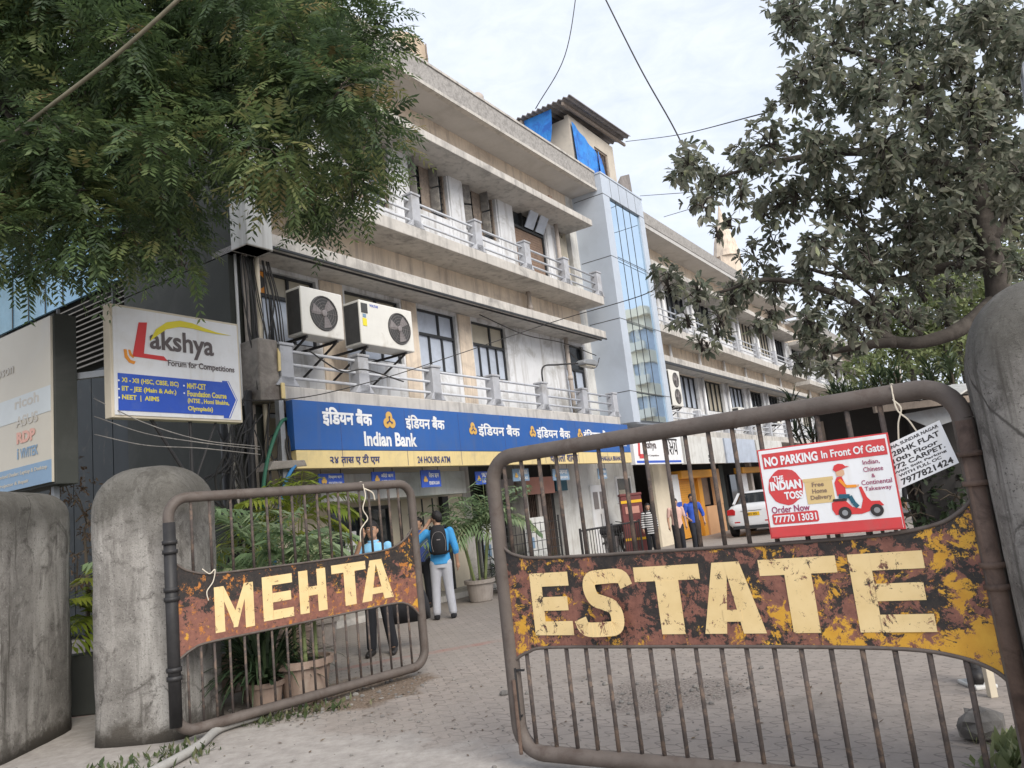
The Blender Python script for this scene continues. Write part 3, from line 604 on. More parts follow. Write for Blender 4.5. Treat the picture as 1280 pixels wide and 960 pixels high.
# street facing lean of roof clutter
part(MB().tube([(15.6, 10.2, 11.2), (15.6, 10.2, 12.35)], .09, 10).lathe([(.16,0),(.16,.22),(.09,.3)], (15.6, 10.2, 12.2), 12), 'roof_vent', 'pipe', smooth=True)
part(MB().prism([(0,0),(1.35,0),(1.15,1.75),(.45,1.55),(.1,1.3)], (24.75, 10.6, 11.0), (1.05,0,0), (0,0,1.55), .06), 'sheet_screen', 'asbestos')
# rooftop room with asbestos roof and blue tarpaulin
HS0, HS1, HD0, HD1 = 21.15, 24.4, 10.4, 13.4
part(MB().walls(HS0, HS1, HD0, HD0+.15, 11.2, 14.2, [(22.85, 23.85, 12.6, 13.7)]).box(HS0, HS0+.15, HD0+.15, HD1, 11.2, 14.1).box(HS1-.15, HS1, HD0+.15, HD1, 11.2, 14.2).box(HS0+.15, HS1-.15, HD1-.15, HD1, 11.2, 14.2), 'rooftop_room', 'hut_wall')
vs = []; ns = 60
for i in range(ns+1):
    y = HD0-.55+(HD1-HD0+.9)*i/ns; w = .045*math.sin(i*2*math.pi/3.0)
    vs += [(HS0-.75, y, 14.36+w), (HS1+.5, y, 14.62+w), (HS0-.75, y, 14.33+w), (HS1+.5, y, 14.59+w)]
fs = []
for i in range(ns): a = i*4; fs += [(a, a+1, a+5, a+4), (a+2, a+6, a+7, a+3), (a, a+4, a+6, a+2), (a+1, a+3, a+7, a+5)]
fs += [(0,2,3,1), (ns*4, ns*4+1, ns*4+3, ns*4+2)]
part(MB().add(vs, fs), 'rooftop_room_roof', 'asbestos', smooth=False)
rf = MB()
for y in (HD0-.2, HD0+1.4, HD1-.1): rf.bar((HS0-.7, y, 14.22), (HS1+.7, y, 14.46), .07, .1)
part(rf, 'roof_purlin', 'old_wood')
fr = part(MB().box(22.85,23.85,HD0+.04,HD0+.1,12.6,12.66).box(22.85,23.85,HD0+.04,HD0+.1,13.64,13.7).box(22.85,22.91,HD0+.04,HD0+.1,12.66,13.64).box(23.79,23.85,HD0+.04,HD0+.1,12.66,13.64), 'window', 'old_wood')
MB().box(22.91,23.79,HD0+.08,HD0+.09,12.66,13.64).build('pane', 'dark_pane', fr)
gr = MB()
for k in range(7): gr.box(22.95+k*.13, 22.97+k*.13, HD0+.05, HD0+.07, 12.66, 13.64)
gr.build('grille', 'rust', fr)
def tarp(pts, name='tarpaulin'):                # quad of cloth with folds, pts: 4 corners
    A, B, C_, D_ = [Vector(p) for p in pts]; n = 16; vs = []
    for i in range(n+1):
        for j in range(n+1):
            u, v = i/n, j/n; p = A*(1-u)*(1-v)+B*u*(1-v)+C_*u*v+D_*(1-u)*v
            p.y -= .05+.045*math.sin(u*17+v*3)*(.4+v); vs.append(p)
    fs = [(i*(n+1)+j, (i+1)*(n+1)+j, (i+1)*(n+1)+j+1, i*(n+1)+j+1) for i in range(n) for j in range(n)]
    part(MB().add(vs, fs), name, 'blue_tarp', smooth=True)
tarp([(21.2, HD0-.02, 13.95), (22.95, HD0-.02, 13.35), (23.2, HD0-.02, 11.3), (21.2, HD0-.02, 11.3)])
tarp([(22.85, HD0-.06, 13.45), (23.05, HD0-.06, 13.2), (23.8, HD0-.06, 11.3), (22.7, HD0-.06, 11.4)])
tarp([(20.62, 10.75, 14.3), (20.62, 12.0, 14.3), (20.7, 11.6, 13.2), (20.75, 11.0, 13.3)])

# ---------------------------------------------------------------- rooftop water tank
tk = thing('water_tank', 'round tan water tank on the bank roof above the tree', 'tank', (14.0, 11.4, 11.2), 'F')
MB().lathe([(.02,2.62),(.3,2.6),(.62,2.45),(.72,2.3),(.74,1.2),(.74,.8)][::-1], (14.0, 11.4, 11.2), 28).build('body', 'tank', tk, smooth=True)
rb = MB()
for k in range(10):
    a = k*math.pi/5; rb.tube([(14.0+.75*math.cos(a), 11.4+.75*math.sin(a), 12.0), (14.0+.75*math.cos(a), 11.4+.75*math.sin(a), 13.5)], .018, 6)
rb.build('rib', 'old_wood', tk)
MB().box(13.2, 14.8, 10.7, 12.1, 11.2, 12.0).build('base', 'slab', tk)

# ---------------------------------------------------------------- further office block along the same yard
def far_block(name, label, A, B, z_off, nwin, seed):
    rnd = random.Random(seed); b2 = thing(name, label, 'building', (A, 12, 0), 'F')
    zf = lambda z: z+z_off
    ww = (B-A)/nwin; h1 = []; h2 = []
    for i in range(nwin):
        a = A+ww*i+.45; h1.append((a, a+ww-.85, zf(5.05), zf(6.35))); h2.append((a+.1, a+ww-.8, zf(8.4), zf(9.95)))
    q = lambda mb, n_, mt, **k: mb.build(n_, mt, b2, **k)
    q(MB().walls(A, B, DW, DW+.25, zf(4.0), zf(6.35), h1).walls(A, B, DW, DW+.25, zf(7.6), zf(9.95), h2), 'wall', 'white_wall')
    q(MB().box(A, B, DW+.005, DW+.25, zf(6.35), zf(7.6)).box(A, B, DW+.005, DW+.25, zf(9.95), zf(11.1)), 'spandrel_band', 'beige_wall')
    q(MB().box(A, B, DW+.26, DW+9, zf(3.7), zf(11)), 'core', 'off_white')
    for z0, z1, n_, dd in ((3.74, 4.0, 'balcony_slab', 0), (7.35, 7.62, 'balcony_slab', 0), (6.36, 6.58, 'canopy', .1), (9.76, 9.96, 'canopy', .05)):
        q(MB().box(A, B, D0+dd, DW+.2, zf(z0), zf(z1)), n_, 'slab', bevel=.015)
    q(MB().box(A, B, D0+.08, D0+.15, zf(6.28), zf(6.36)), 'drip_edge', 'dark_frame')
    q(MB().box(A, B, D0, 19, zf(11.05), zf(11.2)), 'roof_slab', 'soffit'); q(MB().box(A, B, D0-.02, D0+.14, zf(11.2), zf(11.62)), 'parapet', 'parapet')
    for i in range(nwin+1):
        s = A+ww*i; s = min(max(s, A+.15), B-.15)
        for zb in (4.0, 7.62):
            q(MB().box(s-.12, s+.12, D0, D0+.2, zf(zb), zf(zb+.75)), 'balcony_post', 'post')
        if 0 < i < nwin: q(MB().tube([(s, DW-.1, zf(4)), (s, DW-.1, zf(6.36))], .06, 8).tube([(s, DW-.1, zf(6.58)), (s, DW-.1, zf(7.35))], .06, 8).tube([(s, DW-.1, zf(7.62)), (s, DW-.1, zf(9.76))], .06, 8), 'drain_pipe', 'sign_white', smooth=True)
    for zb in (4.0, 7.62):
        for r_ in (.18, .4, .62): q(MB().tube([(A, D0+.1, zf(zb+r_)), (B, D0+.1, zf(zb+r_))], .026, 6), 'rail', 'rail')
    for (a, c, z0, z1) in h1 + h2:
        up = z0 > zf(7); d = DW+.12; fm = MB().box(a, c, d, d+.05, z1-.06, z1).box(a, c, d, d+.05, z0, z0+.06); k = 4
        for j in range(k+1): x = a+(c-a)*j/k; fm.box(x-.03, x+.03, d, d+.05, z0+.06, z1-.06)
        fr_ = q(fm, 'window', 'dark_frame')
        MB().box(a, c, d+.06, d+.065, z0, z1).build('pane', rnd.choice(['dark_pane', 'pale_pane', 'cream_pane', 'pale_pane']) if not up else rnd.choice(['dark_pane', 'dark_pane', 'old_wood', 'cream_pane']), fr_)
    return b2
b2 = far_block('office_block', 'white and beige office block beyond the glass tower', 23.7, 45.0, -.25, 7, 3)
b3 = far_block('office_block', 'farthest white office block at the end of the yard', 45.6, 66.0, -.4, 7, 5)
# ground floor shops of the middle block
q = lambda mb, n_, mt, pa=b2, **k: mb.build(n_, mt, pa, **k)
q(MB().box(23.7, 25.0, 10.3, 10.5, 0, 3.7), 'wall', 'cream_panel'); q(MB().box(25.0, 45, 11.6, 11.8, 0, 3.6), 'shop_back', 'dark_room')
q(MB().box(25.02, 25.7, 10.25, 10.35, .9, 2.3), 'poster', 'sign_white'); q(MB().box(25.02, 25.7, 10.24, 10.249, 1.0, 1.35), 'poster_band', 'royal_blue')
sh = MB()
for k in range(26): sh.box(25.75, 27.9, 10.5, 10.53+.018*(k % 2), .05+k*.08, .05+k*.08+.076)
q(sh, 'rolling_shutter', 'shutter_yellow'); q(MB().box(25.7, 28.8, 10.1, 10.5, 2.13, 2.42), 'shutter_box', 'shutter_yellow', bevel=.03)
q(MB().box(27.95, 28.35, 10.4, 10.6, 0, 2.4), 'pillar', 'shutter_yellow'); q(MB().box(28.4, 30.3, 10.35, 10.5, 0, 1.05), 'low_wall', 'peach'); q(MB().box(29.6, 30.35, 10.36, 10.5, 1.06, 2.45), 'pillar', 'peach')
q(MB().box(28.5, 29.55, 10.6, 10.7, 1.1, 2.4), 'window', 'brown_shutter')
q(MB().box(30.5, 31.0, 10.4, 10.6, 0, 2.6), 'pillar', 'dark_wall'); q(MB().box(32.0, 33.0, 10.5, 10.6, .3, 2.2), 'door', 'glass_dark'); q(MB().box(33.05, 34.0, 10.4, 10.48, .3, 2.3), 'poster', 'sign_white')
q(MB().box(32.6, 36.6, 10.1, 10.5, 2.2, 2.45), 'shutter_box', 'shutter_yellow', bevel=.03)
for a, b_ in ((34.3, 34.6), (36.4, 36.8), (39.5, 40), (43, 43.4)): q(MB().box(a, b_, 10.3, 10.5, 0, 3.6), 'pillar', 'pipe')
q(MB().box(36.9, 39.4, 10.6, 10.7, 0, 2.6), 'rolling_shutter', 'galv'); q(MB().box(40.1, 42.9, 10.6, 10.7, 0, 2.6), 'rolling_shutter', 'brown_shutter')
MB().box(45.6, 66, 10.5, 10.7, 0, 3.4).build('shop_front', 'off_white', b3)

# ---------------------------------------------------------------- sunlit flats across the road: seen only as the tower's reflection
rb = thing('apartment_block', 'pale sunlit apartment block down the road, mirrored in the glass tower', 'building', (62, -8, 0), 'F')
vsb = MB(); vsw = MB(); vsh = MB()
for k in range(6):
    z = k*3.0-.6; vsb.box(62, 80, -42, -7, z+1.9, z+3.0)
    for j in range(13):
        y = -42+j*35/13; vsb.box(62, 80, y, y+.95, z, z+1.9); vsh.box(61.3, 61.98, y+1.1, y+2.5, z, z+.75); vsh.box(61.9, 62.0, y+1.8, y+1.95, z+.8, z+1.9)
    vsw.box(62.25, 79.8, -41.8, -7.2, z, z+1.9)
vsb.box(61.6, 80, -42.4, -6.6, 17.4, 18.2); vsb.build('wall', 'reflect_wall', rb); vsw.build('window', 'pale_pane', rb); vsh.build('balcony', 'reflect_white', rb)

# ---------------------------------------------------------------- left building behind the tree (faces the street)
lb = thing('street_front_building', 'dark panelled building with louvres and blue glass behind the neem tree', 'building', (8.7, 17, 0), 'F')
ql = lambda mb, n_, mt, **k: mb.build(n_, mt, lb, **k)
ql(MB().box(8.6, 9.2, 12.85, 13.9, 0, 12), 'column', 'left_grey', bevel=.01); ql(MB().box(8.56, 8.6, 13.3, 13.8, 0, 5.2), 'column_strip', 'cream_panel')
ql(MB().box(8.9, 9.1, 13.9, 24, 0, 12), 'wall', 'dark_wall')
lv = MB()
for k in range(13):
    z = 5.75+k*.118
    for a, b_ in ((13.95, 15.3), (15.36, 17.6), (17.66, 20.5)): lv.prism([(0,0),(.14,.09),(.14,.115),(0,.025)], (8.62, b_, z), (1,0,0), (0,0,1), b_-a)
ql(lv, 'louvre', 'louvre')
lv = MB()
for y in (13.92, 15.33, 17.63, 20.5): lv.box(8.58, 8.64, y-.03, y+.03, 5.7, 7.3)
ql(lv, 'louvre_post', 'dark_frame')
ql(MB().box(8.62, 8.68, 13.95, 24, 7.35, 10.5), 'blue_glazing', 'blue_glass')
jn = MB()
for k in range(12): jn.box(8.6, 8.615, 14.2+k*.8, 14.23+k*.8, 7.35, 10.5)
jn.box(8.6, 8.615, 13.95, 24, 8.6, 8.64); ql(jn, 'glazing_joint', 'dark_frame')
sp = MB()
for k in range(10): sp.box(8.64, 8.7, 13.95+k*.8, 14.72+k*.8, .1, 5.6)
ql(sp, 'dark_panel', 'sheet_dark')
# loose cables sagging under the canopy and along the wall
for pts, lab in (([(14.2, 9.9, 6.2), (16.0, 9.85, 5.95), (18.0, 9.9, 6.0), (20.1, 10.0, 5.9)], 'black cable sagging under the first floor canopy'),
                 ([(18.7, 10.15, 5.9), (19.2, 9.9, 5.45), (19.8, 9.9, 5.5), (20.3, 10.0, 5.85)], 'black cable looped in front of the first floor doorway'),
                 ([(8.5, 9.42, 4.6), (9.2, 9.4, 4.3), (9.8, 9.4, 4.38), (10.8, 9.42, 4.25)], 'black hose lying over the balcony rail below the outdoor units')):
    o = MB().tube(curve(pts, 8), .013, 6).build('cable', 'wire', frame='F', smooth=True); tag(o, lab, 'cable')
bkt = thing('bucket', 'white plastic bucket in the last first floor balcony bay', 'bucket', (18.6, 9.95, 3.98), 'F')
MB().lathe([(.13,0),(.17,.34),(.18,.35),(.155,.33),(.01,.32)], (18.6, 9.95, 3.98), 18).build('body', 'off_white', bkt, smooth=True); MB().tube([(18.43,9.95,4.3),(18.5,9.86,4.2),(18.6,9.83,4.16),(18.7,9.86,4.2),(18.77,9.95,4.3)], .006, 5).build('handle', 'galv', bkt)
# ---------------------------------------------------------------- bank signboard
EMB = [(0,.5)]
def emblem(mb, mb2, O, r, ex=EX, ez=EZ, th=.006):     # three-lobed golden knot
    for k in range(3):
        a = math.pi/2+k*2*math.pi/3; cx, cz = .5*r*math.cos(a), .5*r*math.sin(a)
        mb.prism([(cx+.52*r*math.cos(i*math.pi/9), cz+.56*r*math.sin(i*math.pi/9)) for i in range(18)], (O[0], O[1]-.0015*k, O[2]), ex, ez, th)
    for k in range(3):
        a = -math.pi/6+k*2*math.pi/3; mb2.stroke([(0,0),(.42*r*math.cos(a),.42*r*math.sin(a))], .14*r, (O[0], O[1]-.011, O[2]), ex, ez, .004)
        mb2.prism([(.42*r*math.cos(a)+.12*r*math.cos(i*math.pi/5), .42*r*math.sin(a)+.12*r*math.sin(i*math.pi/5)) for i in range(10)], (O[0], O[1]-.0125-.001*k, O[2]), ex, ez, .004)
SD = 9.3
bs = thing('bank_signboard', 'long blue and yellow bank signboard under the first floor balcony', 'signboard', (14, SD, 2.6), 'F')
MB().box(8.02, 20.08, SD, SD+.16, 2.93, 3.72).build('blue_panel', 'bank_blue', bs, bevel=.006)
MB().box(8.04, 20.08, SD+.005, SD+.16, 2.64, 2.925).build('yellow_panel', 'bank_yellow', bs, bevel=.006)
jn = MB()
for s in (9.0, 10.6, 12.2, 13.8, 15.4, 17.0, 18.6): jn.box(s-.004, s+.004, SD-.0015, SD, 2.66, 3.7)
jn.build('panel_joint', 'navy_text', bs)
wt = MB(); em = MB(); em2 = MB(); nv = MB()
wt.text('इंिडयन बैंक', (8.62, SD-.004, 3.33), EX, EZ, (0,0,1.12,.30), .035)
wt.text('इंिडयन बैंक', (10.62, SD-.004, 3.32), EX, EZ, (0,0,1.12,.27), .03)
wt.text('Indian Bank', (9.52, SD-.004, 3.0), EX, EZ, (0,0,1.36,.255), .035)
emblem(em, em2, (10.18, SD-.003, 3.46), .16)
for s in (12.66, 14.95, 17.2): 
    emblem(em, em2, (s, SD-.003, 3.38), .135); wt.text('इंिडयन बैंक', (s+.19, SD-.004, 3.24), EX, EZ, (0,0,1.55,.27), .03)
wt.text('Indian Bank', (18.9, SD-.004, 3.1), EX, EZ, (0,0,.95,.24), .03)
nv.text('२४ तास ए टी एम', (8.72, SD-.002, 2.69), EX, EZ, (0,0,1.14,.17), .02)
nv.text('24 HOURS ATM', (10.86, SD-.002, 2.70), EX, EZ, (0,0,.96,.125), .02)
nv.text('चकाला शाखा', (15.6, SD-.002, 2.69), EX, EZ, (0,0,1.35,.17), .02)
nv.text('CHAKALA BRANCH', (18.1, SD-.002, 2.70), EX, EZ, (0,0,1.45,.125), .02)
wt.build('white_lettering', 'sign_white', bs); em.build('emblem', 'emblem', bs); em2.build('emblem_mark', 'navy_text', bs); nv.build('navy_lettering', 'navy_text', bs)
# small hanging boards
hb = [(8.72,9.28,2.37,2.58,'िशक्षण ऋण','EDUCATION LOAN','first small blue loan board under the signboard, nearest the cables'),
      (9.95,10.55,2.36,2.59,'ऑटो ऋण','AUTO LOAN','small blue loan board above the left gate, second from the corner'),
      (11.27,11.85,2.27,2.60,'पेंशन ऋण','PENSION LOAN','small blue loan board on the lobby fascia above the man in blue'),
      (13.0,13.55,2.27,2.54,'ऋण','LOAN','small blue board behind the free end of the right gate'),
      (14.4,15.07,2.3,2.58,'बचत खाता','SAVINGS','small blue board beside the window grille'),
      (16.14,16.93,2.27,2.55,'जमा','DEPOSITS','small blue board in front of the pink entrance board'),
      (18.5,19.0,2.25,2.53,'लॉकर','LOCKERS','small blue board farthest along, beside the white door')]
for a, b_, z0, z1, h_, e_, lab in hb:
    t_ = thing('hanging_board', lab, 'sign', ((a+b_)/2, 9.6, z0), 'F', 'small blue boards hanging under the bank signboard')
    MB().box(a, b_, 9.6, 9.62, z0, z1).build('panel', 'faded_blue' if a > 13 else 'royal_blue', t_)
    em = MB(); em2 = MB(); emblem(em, em2, (a+(b_-a)*.2, 9.597, z0+(z1-z0)*.45), .06); em.build('emblem', 'emblem', t_)
    MB().text(h_, (a+(b_-a)*.38, 9.597, z0+(z1-z0)*.55), EX, EZ, (0,0,(b_-a)*.52,(z1-z0)*.33), .02).text(e_, (a+(b_-a)*.38, 9.597, z0+(z1-z0)*.14), EX, EZ, (0,0,(b_-a)*.52,(z1-z0)*.2), .02).build('lettering', 'sign_white', t_)
    MB().tube([(a+.06, 9.61, z1), (a+.06, 9.61, 2.66)], .006, 5).tube([(b_-.06, 9.61, z1), (b_-.06, 9.61, 2.66)], .006, 5).build('hanger', 'wire', t_)
# second coaching-class board and blank shop boards beyond the tower
s2 = thing('shop_signboard', 'white shop board with red initial and Hindi lettering below the glass tower', 'signboard', (22.2, SD, 2.55), 'F')
MB().box(20.3, 24.0, SD, SD+.15, 2.58, 3.5).build('panel', 'sign_white', s2, bevel=.006)
MB().stroke([(.12,.62),(0,.02),(.35,.02)], .13, (20.62, SD-.003, 2.8), EX, EZ, .004).build('red_initial', 'sign_red', s2)
MB().text('akshya', (20.98, SD-.004, 2.98), EX, EZ, (0,0,.95,.3), .03).text('Forum for Competitions', (20.75, SD-.004, 2.8), EX, EZ, (0,0,1.3,.07), .01).build('lettering', 'grey_text', s2)
hl = MB(); ho = (22.5, SD-.004, 2.85)
for st_ in ([(0,.5),(1.15,.5)], [(.33,.5),(.33,.02)], [(.33,.30),(.24,.36),(.18,.30),(.17,.12)], [(.18,.30),(.12,.36),(.05,.32),(.03,.22),(.09,.14)],
            [(.47,.5),(.47,.42),(.58,.36),(.50,.28),(.60,.22),(.50,.12),(.44,.18),(.62,.02)], [(.60,.26),(.74,.26)], [(.74,.5),(.74,.02)],
            [(.86,.40),(.95,.36),(.90,.27),(.86,.20),(.92,.13),(1.06,.16)], [(1.06,.5),(1.06,.02)]): hl.stroke(st_, .055, ho, EX, EZ, .003)
hl.build('hindi_lettering', 'black_text', s2)
MB().box(20.4, 23.8, SD-.003, SD, 2.62, 2.69).build('blue_strip', 'royal_blue', s2)
for a, b_, mt_, lab in ((24.2,28.2,'off_white','blank cream shop board with small vent next to the Hindi board'), (28.4,32.2,'pale_pane','blank pale blue shop board in the middle of the row'), (32.4,36.4,'off_white','blank cream shop board above the white car')):
    t_ = thing('shop_signboard', lab, 'signboard', ((a+b_)/2, SD, 2.55), 'F', 'blank shop boards beyond the tower')
    MB().box(a, b_, SD, SD+.15, 2.56, 3.5).build('panel', mt_, t_, bevel=.006)
    if mt_ == 'off_white': MB().box(a+2.2, a+2.7, SD-.01, SD, 2.62, 2.72).box(a+2.2, a+2.7, SD-.01, SD, 2.76, 2.86).build('vent', 'ac_dark', t_)

# ---------------------------------------------------------------- air conditioner outdoor units
def condenser(label, s, d, z, w, h, dp, fan, yaw=0, mt='ac_white', fans=1, group=None):
    a_ = thing('air_conditioner', label, 'air conditioner', (s, d, z), 'F', group or 'outdoor units on the bank balcony')
    MB().box(s, s+w, d, d+dp, z, z+h).build('casing', mt, a_, bevel=.02)
    MB().box(s-.006, s, d+.03, d+dp-.04, z+.04, z+h-.05).build('side_grille', 'ac_dark', a_)
    for k in range(fans):
        fx = s+w*fan; fz = z+h*(.5 if fans == 1 else (.27+.46*k)); r = h*(.36 if fans == 1 else .2)
        AX = dict(ex=(1,0,0), ey=(0,0,1), ez=(0,-1,0))
        MB().lathe([(r*1.04,0),(r*1.04,.012),(r*.99,.014),(r*.99,.003),(.001,.003)], (fx, d, fz), 28, **AX).build('fan_opening', 'ac_dark', a_)
        bl = MB()
        for j in range(3):
            a0 = j*2*math.pi/3+.6
            bl.prism([(.12*r*math.cos(a0), .12*r*math.sin(a0)), (.9*r*math.cos(a0-.15), .9*r*math.sin(a0-.15)), (.92*r*math.cos(a0+.55), .92*r*math.sin(a0+.55)), (.5*r*math.cos(a0+.7), .5*r*math.sin(a0+.7)), (.14*r*math.cos(a0+.9), .14*r*math.sin(a0+.9))], (fx, d-.006-.001*j, fz), EX, EZ, .004)
        bl.lathe([(r*.2,.006),(r*.2,.024),(r*.12,.03)], (fx, d, fz), 14, **AX); bl.build('fan_blade', 'grey_plastic', a_)
        gg = MB()
        for q_ in (.3,.48,.66,.84,1.0): gg.tube([(fx+q_*r*math.cos(i*math.pi/12), d-.03, fz+q_*r*math.sin(i*math.pi/12)) for i in range(25)], .0028, 4, cap=False)
        for i in range(6): gg.tube([(fx+.2*r*math.cos(i*math.pi/3), d-.03, fz+.2*r*math.sin(i*math.pi/3)), (fx+r*1.02*math.cos(i*math.pi/3), d-.012, fz+r*1.02*math.sin(i*math.pi/3))], .003, 4)
        gg.build('fan_guard', 'grey_plastic', a_)
    br = MB()
    for x in (s+.12*w, s+.85*w): br.bar((x, d+.03, z-.03), (x, DW, z-.03), .035, .04).bar((x, d+.08, z-.05), (x, DW, z-.5), .03, .03)
    br.build('bracket', 'black_iron', a_)
    return a_
a1 = condenser('white outdoor unit with centred fan on the balcony corner', 8.42, 9.4, 4.86, .93, .82, .38, .52)
a2 = condenser('cream outdoor unit with off-centre fan and open side panel on the balcony', 9.72, 9.36, 4.84, 1.42, .82, .42, .72)
MB().text('VOLTAS', (9.98, 9.356, 5.56), EX, EZ, (0,0,.22,.045), .02).build('lettering', 'royal_blue', a2)
MB().box(9.76, 9.92, 9.352, 9.359, 5.42, 5.6).build('side_opening', 'ac_dark', a2); MB().box(9.78, 9.88, 9.352, 9.359, 5.18, 5.32).build('caution_sticker', 'yellow', a2)
MB().box(9.79, 9.87, 9.352, 9.359, 5.34, 5.40).build('sticker', 'faded_blue', a2)
condenser('tall twin-fan outdoor unit on the far block beside the glass tower', 24.35, 9.5, 4.55, .95, 1.25, .4, .55, fans=2, group='outdoor units on the far block')
for i, (s, z, lab) in enumerate(((31.6, 4.35, 'small outdoor unit below the third far window'), (34.3, 4.5, 'outdoor unit halfway along the far block'), (37.4, 4.4, 'outdoor unit on the far block above the white car'), (46.4, 4.2, 'outdoor unit at the start of the farthest block'), (50.2, 4.1, 'outdoor unit on the farthest block by its second window'), (53.5, 4.2, 'outdoor unit deep on the farthest block'))):
    condenser(lab, s, 9.55, z, .8, .55, .3, .6, group='outdoor units on the far block')
# flood lamp on balcony arm
fl = thing('flood_lamp', 'grey street lamp head on a bent arm from the balcony post', 'lamp', (16.1, 9.6, 4.6), 'F')
MB().tube(curve([(16.1,9.55,4.55),(16.1,9.5,5.05),(16.5,9.3,5.12),(17.1,9.0,5.16)], 6), .022, 8).build('arm', 'black_iron', fl, smooth=True)
MB().prism([(0,0),(.75,.02),(.8,.1),(.6,.17),(.15,.13),(0,.06)], (17.05, 9.1, 5.12), EX, EZ, .26).build('head', 'galv', fl, bevel=.02)
MB().box(17.2, 17.75, 8.88, 9.06, 5.09, 5.125).build('lens', 'cream_pane', fl)
for lab, s, z in (('white outdoor unit standing in the last balcony bay', 18.5, 4.05),):
    pass

# ---------------------------------------------------------------- cable bundle and pipes at the building corner
rnd = random.Random(4)
for k, (s, d, r, mt_, z1) in enumerate(((7.75,9.92,.05,'pipe',6.2),(7.9,9.8,.04,'cream_panel',6.15),(8.03,10.1,.05,'pipe',6.2),(7.62,9.98,.025,'white',6.2),(8.12,10.2,.055,'beige_wall',6.2))):
    o = MB().tube([(s, d, .1), (s, d, 3.7), (s, d, z1)], r, 10).build('corner_pipe', mt_, frame='F', org=(s, d, .1), smooth=True)
    tag(o, ['grey brown drain pipe at the building corner','thin cream conduit pipe at the building corner','brown pipe closest to the corner window','thin white conduit at the edge of the dark end wall','beige pipe touching the first corner window'][k], 'pipe', 'pipes at the building corner')
for k, (s, d, r, lab) in enumerate(((7.2,9.85,.085,'thick dark soil pipe behind the left gate pillar, left of the pair'),(7.55,9.75,.06,'thick dark soil pipe behind the left gate pillar, right of the pair'))):
    o = MB().tube([(s, d, 0), (s, d, 3.9)], r, 12).tube([(s, d, 2.0), (s, d, 2.12)], r*1.2, 12).build('soil_pipe', 'black_iron', frame='F', org=(s, d, 0), smooth=True); tag(o, lab, 'pipe', 'pipes at the building corner')
cb = [('wire_green', .028, [(8.2,9.55,3.45),(7.85,9.4,3.35),(7.5,9.35,2.7),(7.4,9.4,1.9),(7.35,9.5,.6)], 'thick green cable looping down the building corner'),
      ('wire_blue', .028, [(8.6,9.6,2.9),(8.1,9.35,2.75),(7.75,9.3,2.35),(7.6,9.35,1.6),(7.55,9.5,.3)], 'thick blue cable looping down the building corner'),
      ('faded_grey', .02, [(7.0,9.6,4.0),(7.05,9.5,2.8),(7.15,9.45,1.0)], 'pale grey cable dropping behind the left pillar')]
for mt_, r, pts, lab in cb:
    tag(MB().tube(curve(pts, 10), r, 8).build('cable', mt_, frame='F', smooth=True), lab, 'cable')
cbm = MB()
for k in range(26):
    s = rnd.uniform(7.0, 8.4); pts = [(s, rnd.uniform(9.45,9.9), rnd.uniform(3.2,3.9)), (s-.2+rnd.uniform(-.2,.2), rnd.uniform(9.35,9.6), rnd.uniform(2.7,3.1)), (s-.4+rnd.uniform(-.3,.2), 9.4, rnd.uniform(2.2,2.6)), (rnd.uniform(6.9,7.6), 9.5, rnd.uniform(1.2,1.9))]
    cbm.tube(curve(pts, 7), rnd.uniform(.008,.018), 6)
for k in range(16):
    s = rnd.uniform(7.62, 8.2); cbm.tube(curve([(s, 9.85, 6.15), (s+rnd.uniform(-.1,.1), 9.75, 5.4), (s+rnd.uniform(-.12,.12), 9.7, 4.7), (s+rnd.uniform(-.2,.2), 9.6, 3.9)], 6), rnd.uniform(.006,.013), 6)
o = cbm.build('cable_tangle', 'wire', frame='F', smooth=True); tag(o, 'tangle of black cables hanging down the building corner', 'cables', kind='stuff')
jb = thing('junction_box', 'grey steel frame with broken ledge beside the cable tangle', 'box', (8.3, 9.5, 2.6), 'F')
MB().box(7.86, 7.95, 9.42, 9.52, 2.3, 3.72).build('upright', 'galv', jb); MB().prism([(0,0),(.75,.05),(.7,.16),(.1,.14)], (7.5, 9.6, 2.62), EX, EZ, .3).build('ledge', 'rough_concrete', jb, bevel=.02)
MB().box(7.4, 8.02, 9.9, 10.0, 0, 3.7).build('back_panel', 'dark_wall', jb)

# ---------------------------------------------------------------- coaching class sign on bracket
LD = 8.1; L0, L1, LZ0, LZ1 = 4.51, 6.19, 3.10, 4.39
ls = thing('coaching_sign', 'white lightbox sign with red swoosh logo and blue arrow above the left pillar', 'sign', (5.35, LD+.1, 2), 'F')
MB().box(L0, L1, LD+.02, LD+.16, LZ0, LZ1).build('box', 'cream_panel', ls, bevel=.008)
MB().box(L0+.03, L1-.03, LD+.008, LD+.02, LZ0+.03, LZ1-.03).build('face', 'sign_white', ls)
O = lambda x, z, k=0: (L0+x*(L1-L0), LD+.005-.0012*k, LZ0+z*(LZ1-LZ0))
LW, LH = L1-L0, LZ1-LZ0
def P2(*pts): return [(x*LW, z*LH) for x, z in pts]
red = MB(); og = O(0,0)
red.prism(P2((.195,.86),(.255,.87),(.225,.58),(.37,.575),(.40,.535),(.145,.545)), og, EX, EZ, .004)
red.build('red_initial', 'red', ls)
yl = MB(); top = []; bot = []
for i in range(21):
    t_ = i/20; x = .27+.62*t_; top.append((x, .68+.235*math.sin(min(1, t_*1.15)**.6*math.pi*.62)-.10*max(0, t_-.45)*2.2*t_)); 
for i in range(21):
    t_ = 1-i/20; x = .27+.62*t_; bot.append((x, .68+.175*math.sin(min(1, t_*1.15)**.6*math.pi*.62)-.10*max(0, t_-.45)*1.6*t_ - .0))
